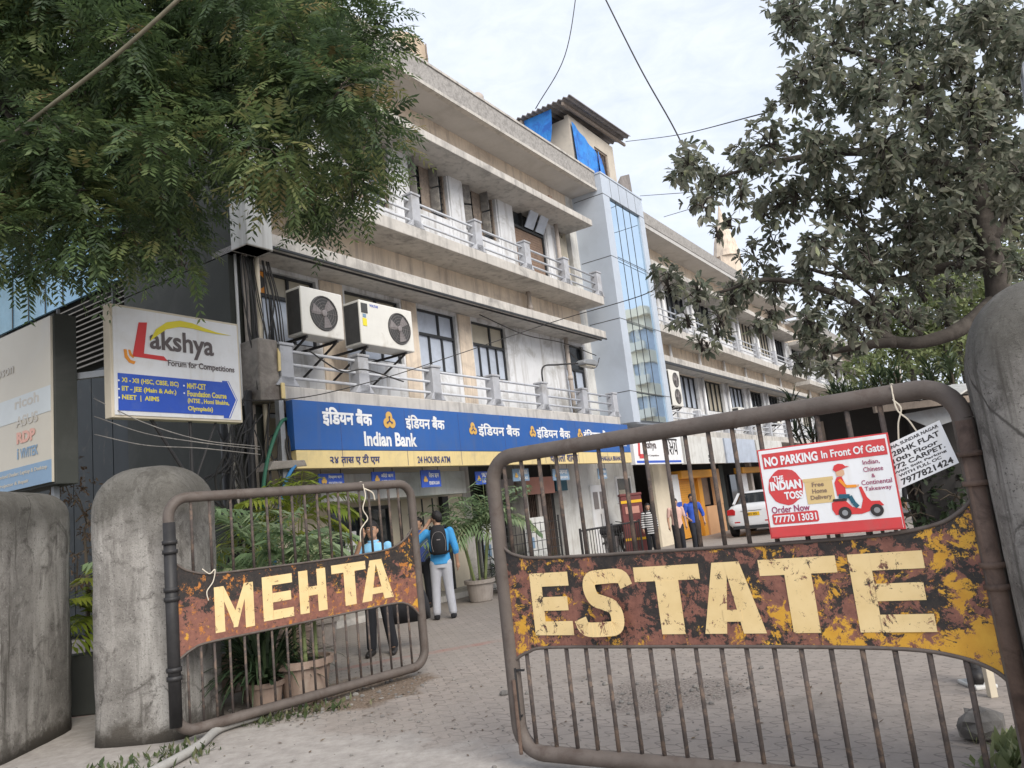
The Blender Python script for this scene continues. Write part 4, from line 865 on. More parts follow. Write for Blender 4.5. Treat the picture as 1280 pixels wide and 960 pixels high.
pts = [(.27,.70),(.32,.82),(.40,.90),(.50,.935),(.60,.93),(.70,.90),(.80,.875),(.92,.865),(.80,.86),(.70,.865),(.60,.878),(.50,.875),(.40,.835),(.33,.765)]
yl.prism(P2(*pts), O(0,0,1), EX, EZ, .004); yl.build('yellow_swoosh', 'yellow', ls)
sw = MB(); sw.prism(P2((.085,.60),(.09,.53),(.12,.485),(.155,.475),(.165,.50),(.13,.51),(.11,.55),(.105,.60)), og, EX, EZ, .004); sw.prism(P2((.115,.60),(.125,.55),(.15,.53),(.16,.545),(.14,.565),(.13,.60)), og, EX, EZ, .004); sw.build('orange_swoosh', 'orange', ls)
MB().text('akshya', O(.27,.575,2), EX, EZ, (0,0,.50*LW,.25*LH), .022).text('Forum for Competitions', O(.40,.475,2), EX, EZ, (0,0,.54*LW,.075*LH), .014).prism(P2((.38,.545),(.78,.533),(.78,.530),(.38,.541)), O(0,0,2), EX, EZ, .002).build('dark_lettering', 'grey_text', ls)
ar = MB(); ar.prism(P2((.04,.06),(.83,.06),(.83,.035),(.885,.035),(.955,.22),(.885,.40),(.83,.40),(.83,.385),(.04,.385)), og, EX, EZ, .003)
ar.build('blue_arrow', 'royal_blue', ls)
ch = MB(); ch.stroke(P2((.875,.395),(.945,.22),(.875,.04)), .012, O(0,0,1), EX, EZ, .004); ch.build('white_chevron', 'sign_white', ls)
yt = MB()
for i, s_ in enumerate(('XI - XII (HSC, CBSE, ISC)', 'IIT - JEE (Main & Adv.)', 'NEET  |  AIIMS')): yt.text(s_, O(.065,.295-.075*i,1), EX, EZ, (0,0,(.41,.39,.26)[i]*LW,.055*LH), .03)
for i, s_ in enumerate(('MHT-CET', 'Foundation Course', '(NTSE , Homi Bhabha,', 'Olympiads)')): yt.text(s_, O(.54,.295-.072*i,1), EX, EZ, (0,0,(.15,.32,.34,.20)[i]*LW,.055*LH), .03)
yt.build('yellow_lettering', 'yellow', ls)
bu = MB()
for x, z in ((.045,.32),(.045,.245),(.045,.17),(.515,.32),(.515,.25)): bu.prism([(.011*math.cos(i*.7), .011*math.sin(i*.7)) for i in range(9)], O(x,z,1), EX, EZ, .003)
bu.build('bullet', 'sign_white', ls)
MB().tube([(5.5, LD+.1, .3), (5.5, LD+.1, 3.1)], .022, 8).tube([(5.0, LD+.1, 3.12), (5.5, LD+.1, 2.35)], .022, 8).tube([(5.86, LD+.1, 3.12), (5.5, LD+.1, 2.3)], .014, 8).build('support', 'black_iron', ls)
# billboard on the far left
bb = thing('billboard', 'faded cream billboard with brand logos and blue bottom band at the left edge', 'billboard', (4.2, 9.8, 2.4), 'F')
EY_ = (0,-1,0)
MB().box(4.1, 4.34, 8.49, 11.6, 2.43, 4.30).build('box', 'dark_wall', bb, bevel=.01)
MB().box(4.075, 4.1, 8.52, 11.57, 2.46, 4.27).build('face', 'billboard_face', bb)
MB().box(4.068, 4.074, 8.52, 11.57, 2.46, 2.70).build('blue_band', 'faded_blue', bb)
MB().box(4.070, 4.074, 8.52, 11.57, 3.22, 3.5).build('pale_band', 'pale_blue', bb)
bt = lambda s_, y, z, w, h, bold=.02: (s_, (4.07, y, z), (0,-1,0), (0,0,1), (0,0,w,h), bold)
MB().text(*bt('RDP', 9.28, 2.96, .42, .13, .05)).build('red_logo', 'faded_red', bb)
MB().text(*bt('VIVITEK', 9.2, 2.79, .40, .11)).text(*bt('i', 9.27, 2.79, .03, .12)).build('blue_logo', 'faded_blue', bb)
MB().text(*bt('ASUS', 9.3, 3.15, .5, .12)).text(*bt('ricoh', 9.32, 3.36, .55, .12)).text(*bt('epson', 9.85, 3.75, .5, .13)).build('grey_logo', 'faded_grey', bb)
MB().text('Authorised Dealer: Laptop & Desktop', (4.066, 9.85, 2.60), (0,-1,0), (0,0,1), (0,0,1.25,.055), .01).text('Projector & Repair', (4.066, 9.7, 2.50), (0,-1,0), (0,0,1), (0,0,.7,.05), .01).build('lettering', 'billboard_face', bb)
MB().box(4.09, 4.3, 9.95, 9.97, 2.7, 3.2).build('side_picture', 'stone', bb)
MB().bar((4.34, 8.6, 3.62), (4.56, 8.3, 3.63), .06, .07).build('arm', 'galv', bb)
for y_ in (8.75, 11): MB().bar((4.22, y_, 2.5), (4.22, y_, .0), .06, .06).build('support', 'galv', bb)
MB().tube([(4.3, 8.6, 3.62), (5.0, 8.25, 3.66)], .03, 8).build('arm', 'galv', bb)

# ---------------------------------------------------------------- gate pillars
def rounded(cx, cy, hx, hy, H, rr, top, ang, name, label, org=None, squash=1.0):
    prof = [(1.012,0),(1.0,.12),(1.0,H-top)] + [(1-(1-math.cos(a))*rr, H-top+top*math.sin(a)) for a in [i*math.pi/2/9 for i in range(1, 10)]]
    N = 40; vs = []; c, s = math.cos(ang), math.sin(ang); rd = random.Random(hash(label) % 97)
    zs = []
    full = []
    for i, (k, z) in enumerate(prof):
        full.append((k, z))
        if i == 1:
            for j in range(1, 9): full.append((1.0, .12+(H-top-.12)*j/9))
    for k, z in full:
        for j in range(N):
            a = 2*math.pi*j/N; e = 5.0; ca, sa = math.cos(a), math.sin(a); q_ = (abs(ca)**e+abs(sa)**e)**(-1/e)
            w = 1+.008*math.sin(z*5+j*.9)+.006*math.sin(z*11+j*2.3)
            x, y = hx*k*q_*ca*w, hy*k*q_*sa*w; vs.append((cx+c*x-s*y, cy+s*x+c*y, z))
    mb = MB(); n = len(full)
    mb.add(vs, [(i*N+j, i*N+(j+1) % N, (i+1)*N+(j+1) % N, (i+1)*N+j) for i in range(n-1) for j in range(N)] + [tuple(range(N))[::-1], tuple((n-1)*N+j for j in range(N))])
    o = mb.build(name, 'pillar', org=(cx, cy, 0), smooth=True); return tag(o, label, 'pillar', 'concrete gate pillars')
rounded(-3.54, 7.42, .45, .45, 2.42, .75, .42, R(-4), 'gate_pillar', 'tall stained cement pillar carrying the left gate')
rounded(-5.25, 7.3, .62, .82, 2.32, .32, .22, R(2), 'gate_pillar', 'low cement pillar cut by the left edge of the photo')
rounded(2.67, 3.60, .47, .46, 2.42, .75, .42, R(-30), 'gate_pillar', 'pillar with smooth domed cap beside the right gate')
# ---------------------------------------------------------------- gates
def rrect(x0, x1, z0, z1, r, y=0, n=7):
    o = []
    for cx, cz, a0 in ((x1-r, z1-r, 0), (x0+r, z1-r, 90), (x0+r, z0+r, 180), (x1-r, z0+r, 270)):
        for i in range(n+1): a = R(a0+90*i/n); o.append((cx+r*math.cos(a), y, cz+r*math.sin(a)))
    return o + [o[0]]
def spl(pts, n=6): return [(p.x, p.z) for p in curve([(x, 0, z) for x, z in pts], n)]
def gate(frame, label, W_, z0, z1, fr_r, top, bot, low, upp, letters, paint, lettermat, tl=1):
    g_ = thing('gate', label, 'gate', (0, 0, z0), frame, 'painted iron entrance gates')
    MB().tube(rrect(0, W_, z0, z1, .17), fr_r, 14, cap=False).build('frame', 'rust_rail', g_, smooth=True)
    zb = np.interp
    tx, tz = zip(*top); bx, bz = zip(*bot)
    for s in upp: MB().tube([(s, 0, float(np.interp(s, tx, tz))-.01), (s, 0, z1-fr_r*.6)], .0135, 8).build('bar', 'rust_bar', g_, smooth=True)
    for s in low: MB().tube([(s, 0, z0+fr_r*.6), (s, 0, float(np.interp(s, bx, bz))+.01)], .0135 if frame == 'GR' else .0115, 8).build('bar', 'rust_bar', g_, smooth=True)
    poly = list(top) + list(bot)[::-1]; k = len(top); vs = []; fs = []
    ss = np.linspace(max(tx[0], bx[0]), min(tx[-1], bx[-1]), 80)
    for s in ss:
        t_, b_ = float(np.interp(s, tx, tz)), float(np.interp(s, bx, bz)); vs += [(s, -.012, b_), (s, -.012, t_), (s, -.004, b_), (s, -.004, t_)]
    for i in range(79): a = 4*i; fs += [(a, a+4, a+5, a+1), (a+2, a+3, a+7, a+6), (a, a+2, a+6, a+4), (a+1, a+5, a+7, a+3)]
    fs += [(0,1,3,2), (316,318,319,317)]
    pn = MB().add(vs, fs).build('name_panel', paint, g_)
    MB().tube([(s, -.012, z) for s, z in top], .011, 6).tube([(s, -.012, z) for s, z in bot], .011, 6).build('panel_edge', 'rust_rail', pn, smooth=True)
    for ch_, polys in letters:
        mb = MB()
        for i_, p_ in enumerate(polys): mb.prism(p_, (0, -.0135-.0012*i_, 0), EX, EZ, .0012)
        mb.build('letter', lettermat, pn)
    return g_
def box2(x0, x1, z0, z1): return [(x0,z0),(x1,z0),(x1,z1),(x0,z1)]
def LET(c, x0, x1, z0, z1, w, h):
    if c == 'E': return [box2(x0,x0+w,z0,z1), box2(x0+w,x1,z1-h,z1), box2(x0+w,x1-.02,(z0+z1)/2-h*.5,(z0+z1)/2+h*.5), box2(x0+w,x1,z0,z0+h)]
    if c == 'H': return [box2(x0,x0+w,z0,z1), box2(x1-w,x1,z0,z1), box2(x0+w,x1-w,(z0+z1)/2-h*.5,(z0+z1)/2+h*.5)]
    if c == 'T': m_ = (x0+x1)/2; return [box2(x0,x1,z1-h,z1), box2(m_-w*.55,m_+w*.55,z0,z1-h)]
    if c == 'A':
        m_ = (x0+x1)/2; return [[(x0,z0),(x0+w,z0),(m_+.01,z1),(m_-w*.62,z1)], [(x1-w,z0),(x1,z0),(m_+w*.62,z1),(m_-.01,z1)], box2(x0+w*.95,x1-w*.95,z0+h*.75,z0+h*1.5)]
    if c == 'M':
        m_ = (x0+x1)/2; return [box2(x0,x0+w*.8,z0,z1), box2(x1-w*.8,x1,z0,z1), [(x0+w*.8,z1),(x0+w*.8,z1-h*1.5),(m_-.01,z0+.02),(m_+.02,z0+.02),(m_+.03,z0+h*1.2)], [(x1-w*.8,z1),(x1-w*.8,z1-h*1.5),(m_+.02,z0+.02),(m_-.02,z0+.02),(m_-.02,z0+h*1.2)]]
    if c == 'S':
        o = []; H = z1-z0; cx = (x0+x1)/2; rx = (x1-x0)/2; pts = []
        pth = [(x1-.0,z1-h*1.25),(x1-.03,z1-h*.55),(cx,z1-h*.5),(x0+w*.62,z1-h*.62),(x0+w*.5,z1-h*1.25),(x0+w*.75,z0+H*.56),(cx,z0+H*.5),(x1-w*.7,z0+H*.43),(x1-w*.5,z0+h*1.25),(x1-w*.62,z0+h*.62),(cx,z0+h*.5),(x0+.03,z0+h*.55),(x0,z0+h*1.25)]
        c_ = [(p.x, p.z) for p in curve([(a, 0, b_) for a, b_ in pth], 5)]
        L_, R_ = [], []
        for i, p in enumerate(c_):
            a, b_ = c_[max(0,i-1)], c_[min(len(c_)-1,i+1)]; dx, dz = b_[0]-a[0], b_[1]-a[1]; l = math.hypot(dx, dz); nx, nz = -dz/l*h*.5, dx/l*h*.5
            L_.append((p[0]+nx, p[1]+nz)); R_.append((p[0]-nx, p[1]-nz))
        return [[L_[i], L_[i+1], R_[i+1], R_[i]] for i in range(len(c_)-1)]
topR = spl([(0,1.43),(.05,1.37),(.14,1.325),(.33,1.30),(1.0,1.29),(1.9,1.285),(2.33,1.29),(2.58,1.32),(2.7,1.375),(2.77,1.44)])
botR = spl([(0,.63),(.05,.675),(.14,.715),(.3,.745),(1.0,.75),(1.8,.75),(2.34,.74),(2.57,.705),(2.7,.65),(2.77,.585)])
lowR = [.12,.27,.42,.56,.70,.85,.99,1.13,1.27,1.42,1.56,1.71,1.85,2.0,2.15,2.30,2.45,2.6]; uppR = [.1,.24,.38,.51,.65,.82,.98,1.13,1.26,1.39,1.53,1.67,1.82,1.98,2.13,2.28,2.44]
ZR0, ZR1 = .82, 1.205
LR = [('E', LET('E',.215,.50,ZR0,ZR1,.085,.085)), ('S', LET('S',.595,.895,ZR0,ZR1,.12,.085)), ('T', LET('T',.955,1.36,ZR0,ZR1,.13,.085)), ('A', LET('A',1.345,1.69,ZR0,ZR1,.125,.085)), ('T', LET('T',1.70,2.10,ZR0,ZR1,.125,.085)), ('E', LET('E',2.16,2.505,ZR0,ZR1,.105,.085))]
gR = gate('GR', 'rusty right gate lettered ESTATE in cream on a flaking panel', 2.79, .10, 1.98, .049, topR, botR, lowR, uppR, LR, 'paint_right', 'letter_right')
topL = spl([(0,1.55),(.06,1.48),(.15,1.42),(.35,1.37),(.9,1.355),(1.6,1.35),(2.2,1.36),(2.42,1.40),(2.57,1.48),(2.65,1.57)])
botL = spl([(0,.66),(.07,.71),(.16,.755),(.3,.785),(.9,.79),(1.6,.795),(2.3,.80),(2.47,.775),(2.57,.71),(2.65,.62)])
lowL = [.12,.24,.36,.5,.64,.77,.91,1.06,1.2,1.33,1.45,1.57,1.71,1.85,1.98,2.1,2.23,2.36,2.5]; uppL = [.2,.37,.57,.77,.93,1.07,1.2,1.34,1.48,1.61,1.73,1.85,1.99,2.11,2.24,2.37,2.5]
ZL0, ZL1 = .87, 1.275
LL = [('M', LET('M',.37,.74,ZL0-.02,ZL1-.03,.11,.09)), ('E', LET('E',.83,1.14,ZL0,ZL1-.005,.1,.085)), ('H', LET('H',1.21,1.51,ZL0,ZL1,.1,.085)), ('T', LET('T',1.58,1.99,ZL0,ZL1+.01,.12,.085)), ('A', LET('A',1.92,2.32,ZL0,ZL1+.005,.12,.085))]
gL = gate('GL', 'rusty left gate lettered MEHTA in cream on an orange and black panel', 2.68, .10, 2.06, .047, topL, botL, lowL, uppL, LL, 'paint_left', 'letter_left')
hp = MB().tube([(0,-.01,.16),(0,-.01,1.85)], .052, 14)
for z in (.55,.62,1.2,1.28,1.6,1.68): hp.tube([(0,-.01,z-.018),(0,-.01,z+.018)], .064, 14)
hp.build('hinge_pipe', 'black_iron', gL, smooth=True)
hp = MB().tube([(2.79,-.004,.2),(2.79,-.004,1.8)], .046, 14)
for z in (1.02,1.12,1.5,1.64): hp.tube([(2.79,-.004,z-.012),(2.79,-.004,z+.012)], .06, 14)
hp.build('hinge_pipe', 'rust', gR, smooth=True)
MB().box(-.02,.1,-.03,-.015,.6,.612).box(-.01,.05,-.03,-.012,.32,.332).tube([(.035,-.03,.3),(.035,-.03,.62)], .008, 6).build('latch', 'black_iron', gR)
MB().tube([(.03,-.05,.1),(.03,-.05,.55)], .012, 8).build('drop_bolt', 'rust', gR)
# white string tied to left gate
st = curve([(2.02,-.04,2.08),(2.03,-.055,1.95),(1.99,-.05,1.82),(2.04,-.05,1.72),(1.99,-.05,1.66)], 8)
o = MB().tube(st, .006, 6).tube(curve([(2.03,-.05,2.03),(2.12,-.06,1.98),(2.15,-.05,1.9)], 6), .008, 6).tube(curve([(1.99,-.05,1.66),(1.94,-.05,1.6),(1.93,-.05,1.48)], 6), .006, 6).tube(rrect(1.99,2.06,2.02,2.105,.03,-.0), .007, 5).build('tie_string', 'string', frame='GL', smooth=True); tag(o, 'frayed white string knotted on the top rail of the left gate', 'string')
o = MB().tube(curve([(.27,-.02,1.42),(.33,-.03,1.37),(.38,-.03,1.40),(.36,-.03,1.3),(.30,-.03,1.22),(.31,-.03,1.14)], 8), .005, 6).build('tie_string', 'string', frame='GL', smooth=True); tag(o, 'thin white wire looped on the panel edge of the left gate', 'string')

# ---------------------------------------------------------------- no parking board on the right gate
NX0, NX1, NZ0, NZ1 = 1.805, 2.46, 1.315, 1.79
npb = thing('no_parking_board', 'red and white no parking board with a scooter rider picture on the right gate', 'sign', (2.13, -.06, NZ0), 'GR')
NW, NH = NX1-NX0, NZ1-NZ0
MB().box(NX0, NX1, -.06, -.05, NZ0, NZ1).build('board', 'sign_red', npb)
N_ = lambda x, z, k=0: (NX0+x*NW, -.0612-.0009*k, NZ0+z*NH)
def np2(*pts): return [(x*NW, z*NH) for x, z in pts]
MB().prism(np2((.012,.015),(.988,.015),(.988,.985),(.012,.985)), N_(0,0), EX, EZ, .0008).prism(np2((.02,.02),(.98,.02),(.98,.98),(.02,.98)), N_(0,0,1), EX, EZ, .0001).build('white_face', 'sign_white', npb)
rd = MB(); rd.prism(np2((.035,.775),(.975,.775),(.975,.945),(.035,.945)), N_(0,0,2), EX, EZ, .0008).prism(np2((.012,.015),(.985,.015),(.985,.125),(.012,.125)), N_(0,0,2), EX, EZ, .0008)
rd.prism([(.185*NW+.138*NW*math.cos(i*.2618)*(1+.03*math.sin(i*2.1)), .555*NH+.20*NH*math.sin(i*.2618)*(1+.03*math.cos(i*1.7))) for i in range(24)], N_(0,0,2), EX, EZ, .0008)
rd.prism([(x*NW, z*NH) for x, z in [(.05,.15),(.39,.15),(.40,.165),(.40,.255),(.39,.27),(.05,.27),(.04,.255),(.04,.165)]], N_(0,0,2), EX, EZ, .0008); rd.build('red_print', 'sign_red', npb)
wt = MB(); T_ = lambda s_, x, z, w, h, b_=.02, k=4: wt.text(s_, N_(x, z, k), EX, EZ, (0,0,w*NW,h*NH), b_, .0006)
T_('NO PARKING', .05,.80,.42,.105,.04); T_('In Front Of Gate', .50,.815,.46,.085,.025); T_('THE',.095,.625,.085,.06,.03); T_('INDIAN',.065,.525,.245,.10,.05); T_('TOSS',.165,.415,.145,.085,.04); T_('77770 13031',.055,.17,.33,.08,.025)
wt.build('white_lettering', 'sign_white', npb)
wt = MB(); T_('Order Now',.045,.275,.30,.075,.012,3); T_('Indian,',.79,.69,.12,.055,.004,3); T_('Chinese',.785,.62,.14,.05,.004,3); T_('&',.835,.555,.025,.04,.004,3); T_('Continental',.755,.485,.215,.05,.004,3); T_('Takeaway',.77,.41,.19,.055,.004,3); wt.build('maroon_lettering', 'maroon_text', npb)
MB().prism(np2((.335,.34),(.545,.34),(.545,.58),(.335,.58)), N_(0,0,2), EX, EZ, .0008).prism(np2((.325,.58),(.555,.58),(.555,.615),(.325,.615)), N_(0,0,3), EX, EZ, .0008).build('delivery_box', 'box_tan', npb)
wt = MB(); T_('Free',.39,.52,.09,.05,.02,4); T_('Home',.385,.45,.11,.05,.02,4); T_('Delivery',.365,.37,.16,.06,.02,4); wt.build('brown_lettering', 'brown_shutter', npb)
sc = MB(); sc.prism(np2((.51,.26),(.515,.33),(.54,.345),(.62,.34),(.66,.27),(.72,.245),(.745,.34),(.73,.47),(.75,.475),(.775,.36),(.80,.315),(.86,.31),(.885,.26),(.80,.25),(.775,.21),(.72,.19),(.60,.195),(.53,.20)), N_(0,0,3), EX, EZ, .0008)
sc.prism(np2((.565,.68),(.58,.725),(.61,.74),(.645,.73),(.66,.705),(.69,.70),(.66,.69),(.62,.67),(.585,.655)), N_(0,0,4), EX, EZ, .0008)
sc.prism(np2((.565,.40),(.56,.54),(.585,.60),(.62,.60),(.635,.53),(.63,.40)), N_(0,0,3), EX, EZ, .0008); sc.build('scooter_print', 'red', npb)
MB().prism(np2((.585,.61),(.58,.66),(.62,.675),(.645,.665),(.645,.62),(.625,.60)), N_(0,0,3), EX, EZ, .0008).prism(np2((.70,.475),(.735,.48),(.735,.50),(.70,.495)), N_(0,0,4), EX, EZ, .0008).build('face_print', 'skin_light', npb)
MB().stroke(np2((.60,.57),(.64,.49),(.715,.485)), .022*NW, N_(0,0,5), EX, EZ, .0008).build('sleeve_print', 'orange', npb)
MB().stroke(np2((.575,.395),(.655,.385),(.675,.31),(.70,.265)), .032*NW, N_(0,0,5), EX, EZ, .0008).build('trouser_print', 'teal', npb)
wh = MB()
for x in (.60, .83): wh.prism([(x*NW+.047*NW*math.cos(i*.4), .215*NH+.047*NW*math.sin(i*.4)) for i in range(16)], N_(0,0,6), EX, EZ, .0008)
wh.prism(np2((.525,.345),(.63,.34),(.63,.365),(.53,.37)), N_(0,0,6), EX, EZ, .0008); wh.build('wheel_print', 'black_text', npb)
wh = MB()
for x in (.60, .83): wh.prism([(x*NW+.022*NW*math.cos(i*.4), .215*NH+.022*NW*math.sin(i*.4)) for i in range(16)], N_(0,0,7), EX, EZ, .0008)
wh.build('hub_print', 'galv', npb)
# tilted flat-to-let board
tl = thing('flat_for_sale_board', 'tilted pale board advertising a flat, tied to the right gate with string', 'sign', (2.56, -.03, 1.5), 'GR')
an = R(19); ex_ = (math.cos(an), 0, math.sin(an)); ez_ = (-math.sin(an)*.62, 0, math.cos(an))
O_ = Vector((2.455, -.03, 1.505)); TW, TH_ = .30, .225
MB().prism([(0,0),(TW,0),(TW,TH_),(0,TH_)], O_, ex_, ez_, .006).build('board', 'cream_panel' if False else 'sign_white', tl)
tb = MB()
for s_, x, z, w, h in (('KALINA, SUNDAR NAGAR',.0,.86,.95,.085),('2BHK FLAT',.14,.70,.78,.115),('10th Floor',.10,.555,.75,.10),('972 CARPET.',.04,.415,.88,.105),('With Stilt Parking',.03,.315,.88,.065),('WITH FULL OC',.10,.23,.70,.065),('7977821424',.10,.045,.84,.14)):
    tb.text(s_, O_ + Vector(ex_)*(x*TW) + Vector(ez_)*(z*TH_) + Vector((0,-.0065,0)), ex_, ez_, (0,0,w*TW,h*TH_), .025, .0006)
tb.build('lettering', 'black_text', tl)
MB().tube(curve([(2.585,-.03,1.78),(2.56,-.045,1.84),(2.52,-.05,1.90),(2.515,-.045,2.02)], 6), .004, 5).tube(curve([(2.50,-.03,1.75),(2.515,-.045,1.83),(2.54,-.05,1.90),(2.51,-.045,1.95)], 6), .004, 5).tube(rrect(2.505,2.52,1.93,2.03,.007,0), .004, 5).build('string', 'string', tl)
# ---------------------------------------------------------------- people
def remesh(mb, vox, smooth_it=3):
    me = bpy.data.meshes.new('r'); o = bpy.data.objects.new('r', me); COL.objects.link(o); me.from_pydata(mb.v, [], mb.f); me.update()
    r_ = o.modifiers.new('r', 'REMESH'); r_.mode = 'VOXEL'; r_.voxel_size = vox
    sm_ = o.modifiers.new('s', 'SMOOTH'); sm_.factor = .5; sm_.iterations = smooth_it
    bpy.context.view_layer.update(); m2 = bpy.data.meshes.new_from_object(o.evaluated_get(bpy.context.evaluated_depsgraph_get()))
    out_ = MB().add([tuple(v.co) for v in m2.vertices], [tuple(p.vertices) for p in m2.polygons])
    bpy.data.objects.remove(o); bpy.data.meshes.remove(me); bpy.data.meshes.remove(m2); return out_
def loft(mb, secs, n=20):                       # elliptical sections: (x, y, z, rx, ry)
    vs = []
    for x, y, z, rx, ry in secs:
        for k in range(n): a = 2*math.pi*k/n; vs.append((x+rx*math.cos(a), y+ry*math.sin(a), z))
    m_ = len(secs); mb.add(vs, [(i*n+k, i*n+(k+1) % n, (i+1)*n+(k+1) % n, (i+1)*n+k) for i in range(m_-1) for k in range(n)] + [tuple(range(n))[::-1], tuple((m_-1)*n+k for k in range(n))])
def limb(mb, pts, rs, n=12):
    c = curve(pts, 5); t_ = np.linspace(0, len(pts)-1, len(c)); r_ = np.interp(t_, range(len(pts)), rs); mb.tube(c, [float(x) for x in r_], n)
    mb.ell(pts[0], (rs[0],)*3, 10, 7); mb.ell(pts[-1], (rs[-1],)*3, 10, 7)
def person(label, x, y, heading, H, arms, legs, cloth, head_yaw=0, head_pitch=0, sleeve=.6, hair='short', female=False, z=0.0, group=None, shirt_len=.86):
    # local axes: +x the person's right, +y forward; arms/legs: {'R': [shoulder, elbow, wrist]}, in metres for a 1.70 m body
    key = 'P%d' % len(FR); FR[key] = (x, y, heading); k = H/1.70
    p = thing('person', label, 'person', (0, 0, z), key, group)
    S = lambda v: tuple(c*k for c in v[:2]) + (v[2]*k+z,)
    def sc(mb): mb.v = [(a*k, b*k, c*k+z) for a, b, c in mb.v]; return mb
    shw = .165 if female else .19
    bd = MB()
    loft(bd, [(0,0,.86,.145,.10),(0,0,.95,.15,.105),(0,.005,1.08,.125,.09),(0,.005,1.22,.15,.105),(0,0,1.34,.165,.10),(0,-.005,1.42,.11,.075),(0,-.005,1.46,.055,.055)])
    hy, hp = math.sin(head_yaw), head_pitch
    hx = Vector((math.sin(-head_yaw), math.cos(head_yaw), 0)); hc = Vector((0, .015+.03*hp, 1.585-.02*hp)) + hx*.01
    bd.tube([(0,-.005,1.40), (0,.005,1.50), tuple(hc)], [.06,.052,.05], 14)
    bd.ell(hc+Vector((0,0,.015)), (.074,.092,.105), 18, 12); bd.ell(hc+hx*.02+Vector((0,0,-.05)), (.058,.066,.065), 14, 9)
    hr = Vector((hx.y, -hx.x, 0))
    dz = -.05*hp
    bd.tube([tuple(hc+hx*.082+Vector((0,0,.02+dz))), tuple(hc+hx*.104+Vector((0,0,-.012+dz))), tuple(hc+hx*.088+Vector((0,0,-.02+dz)))], [.008,.014,.012], 8)
    for s in (-1, 1): bd.ell(hc+hr*(.076*s)+Vector((0,0,.0)), (.014,.02,.03), 8, 6)
    sh = MB(); tr = MB(); so_ = MB(); hands = MB()
    loft(sh, [(0,0,shirt_len,.165,.122),(0,0,.95,.165,.122),(0,.005,1.08,.15,.112),(0,.005,1.22,.168,.122),(0,0,1.34,.18,.115),(0,-.005,1.41,.13,.088),(0,-.008,1.445,.068,.066)])
    loft(tr, [(0,0,.80,.155,.11),(0,0,.88,.158,.112),(0,0,.96,.15,.108)])
    for s, nm in ((-1,'L'), (1,'R')):
        a = arms.get(nm) or [(s*shw,0,1.375), (s*(shw+.055),-.02,1.11), (s*(shw+.06),.05,.87)]
        a = [Vector(v) for v in a]
        limb(bd, a, [.05,.04,.028]); w = a[1].lerp(a[2], max(0, sleeve-.5)*2) if sleeve > .5 else a[0].lerp(a[1], sleeve*2)
        if sleeve > .5: limb(sh, [a[0], a[1], w], [.066,.056,.05])
        else: limb(sh, [a[0], w], [.060,.052])
        d = (a[2]-a[1]).normalized(); sd_ = d.cross(Vector((0,1,0)) if abs(d.y) < .9 else Vector((0,0,1))).normalized(); nn = sd_.cross(d)
        pc = a[2]+d*.045; bd.tube([tuple(a[2]), tuple(pc), tuple(a[2]+d*.085)], [.027,.036,.032], 10)
        for f_ in range(4):
            b0 = a[2]+d*.075+nn*(.024-.016*f_); L_ = (.062,.075,.07,.055)[f_]; bd.tube([tuple(b0), tuple(b0+d*L_*.55+sd_*(-s*.006)), tuple(b0+d*L_*.95+sd_*(-s*.022))], [.0105,.010,.008], 7)
        b0 = a[2]+d*.03+nn*.028; bd.tube([tuple(b0), tuple(b0+nn*.02+d*.03), tuple(b0+nn*.022+d*.058)], [.012,.0105,.009], 7)
        l = legs.get(nm) or [(s*.085,0,.88), (s*.095,.015,.48), (s*.10,-.01,.085)]
        l = [Vector(v) for v in l]; limb(bd, l, [.085,.056,.042]); limb(tr, [l[0], l[1], l[1].lerp(l[2], .93)], [.098,.075,.066])
        fd = Vector((s*.12,1,0)).normalized() if not legs.get(nm) or len(legs[nm]) < 4 else Vector(legs[nm][3]) if False else Vector((s*.12,1,0)).normalized()
        ft = l[2]; loft_f = MB(); so_.tube([tuple(ft-fd*.06+Vector((0,0,-.045))), tuple(ft+fd*.02+Vector((0,0,-.035))), tuple(ft+fd*.11+Vector((0,0,-.05))), tuple(ft+fd*.18+Vector((0,0,-.06)))], [.04,.05,.043,.027], 12)
        so_.tube([tuple(ft+Vector((0,0,.03))), tuple(ft+Vector((0,0,-.04)))], [.05,.045], 12)
        bd.tube([tuple(ft), tuple(ft+fd*.08+Vector((0,0,-.045)))], [.04,.035], 10)
    body = sc(remesh(bd, .0095)).build('body', cloth.get('skin','skin'), p, smooth=True)
    sc(remesh(tr, .013, 4)).build('trousers', cloth['trousers'], p, smooth=True)
    st_ = sc(remesh(sh, .012, 4)).build('shirt', cloth['shirt'], p, smooth=True)
    sc(remesh(so_, .010, 2)).build('shoes', cloth.get('shoes','shoe'), p, smooth=True)
    co = MB()                                   # collar and belt line
    co.lathe([(.070,0),(.078,.01),(.072,.035),(.062,.04)], (0,-.006,1.425), 18); sc(co).build('collar', cloth['shirt'], p, smooth=True)
    hm_ = MB(); hm_.ell(hc+Vector((0,0,.045))-hx*.012, (.084,.100,.092), 18, 10); hm_.ell(hc+Vector((0,0,.02))-hx*.05, (.078,.06,.085), 14, 9)
    if hair == 'long':
        hm_.tube([tuple(hc-hx*.05+Vector((0,0,.03))), tuple(hc-hx*.09+Vector((0,0,-.12))), tuple(hc-hx*.10+Vector((0,0,-.3)))], [.08,.085,.05], 12)
        for s in (-1,1): hm_.tube([tuple(hc+hr*.06*s+Vector((0,0,.06))), tuple(hc+hr*.085*s+Vector((0,0,-.08))), tuple(hc+hr*.09*s+hx*.02+Vector((0,0,-.24)))], [.04,.04,.02], 10)
    rh = remesh(hm_, .011, 2); rd_ = random.Random(len(label))
    keep = []
    nv_ = [Vector(v) for v in rh.v]
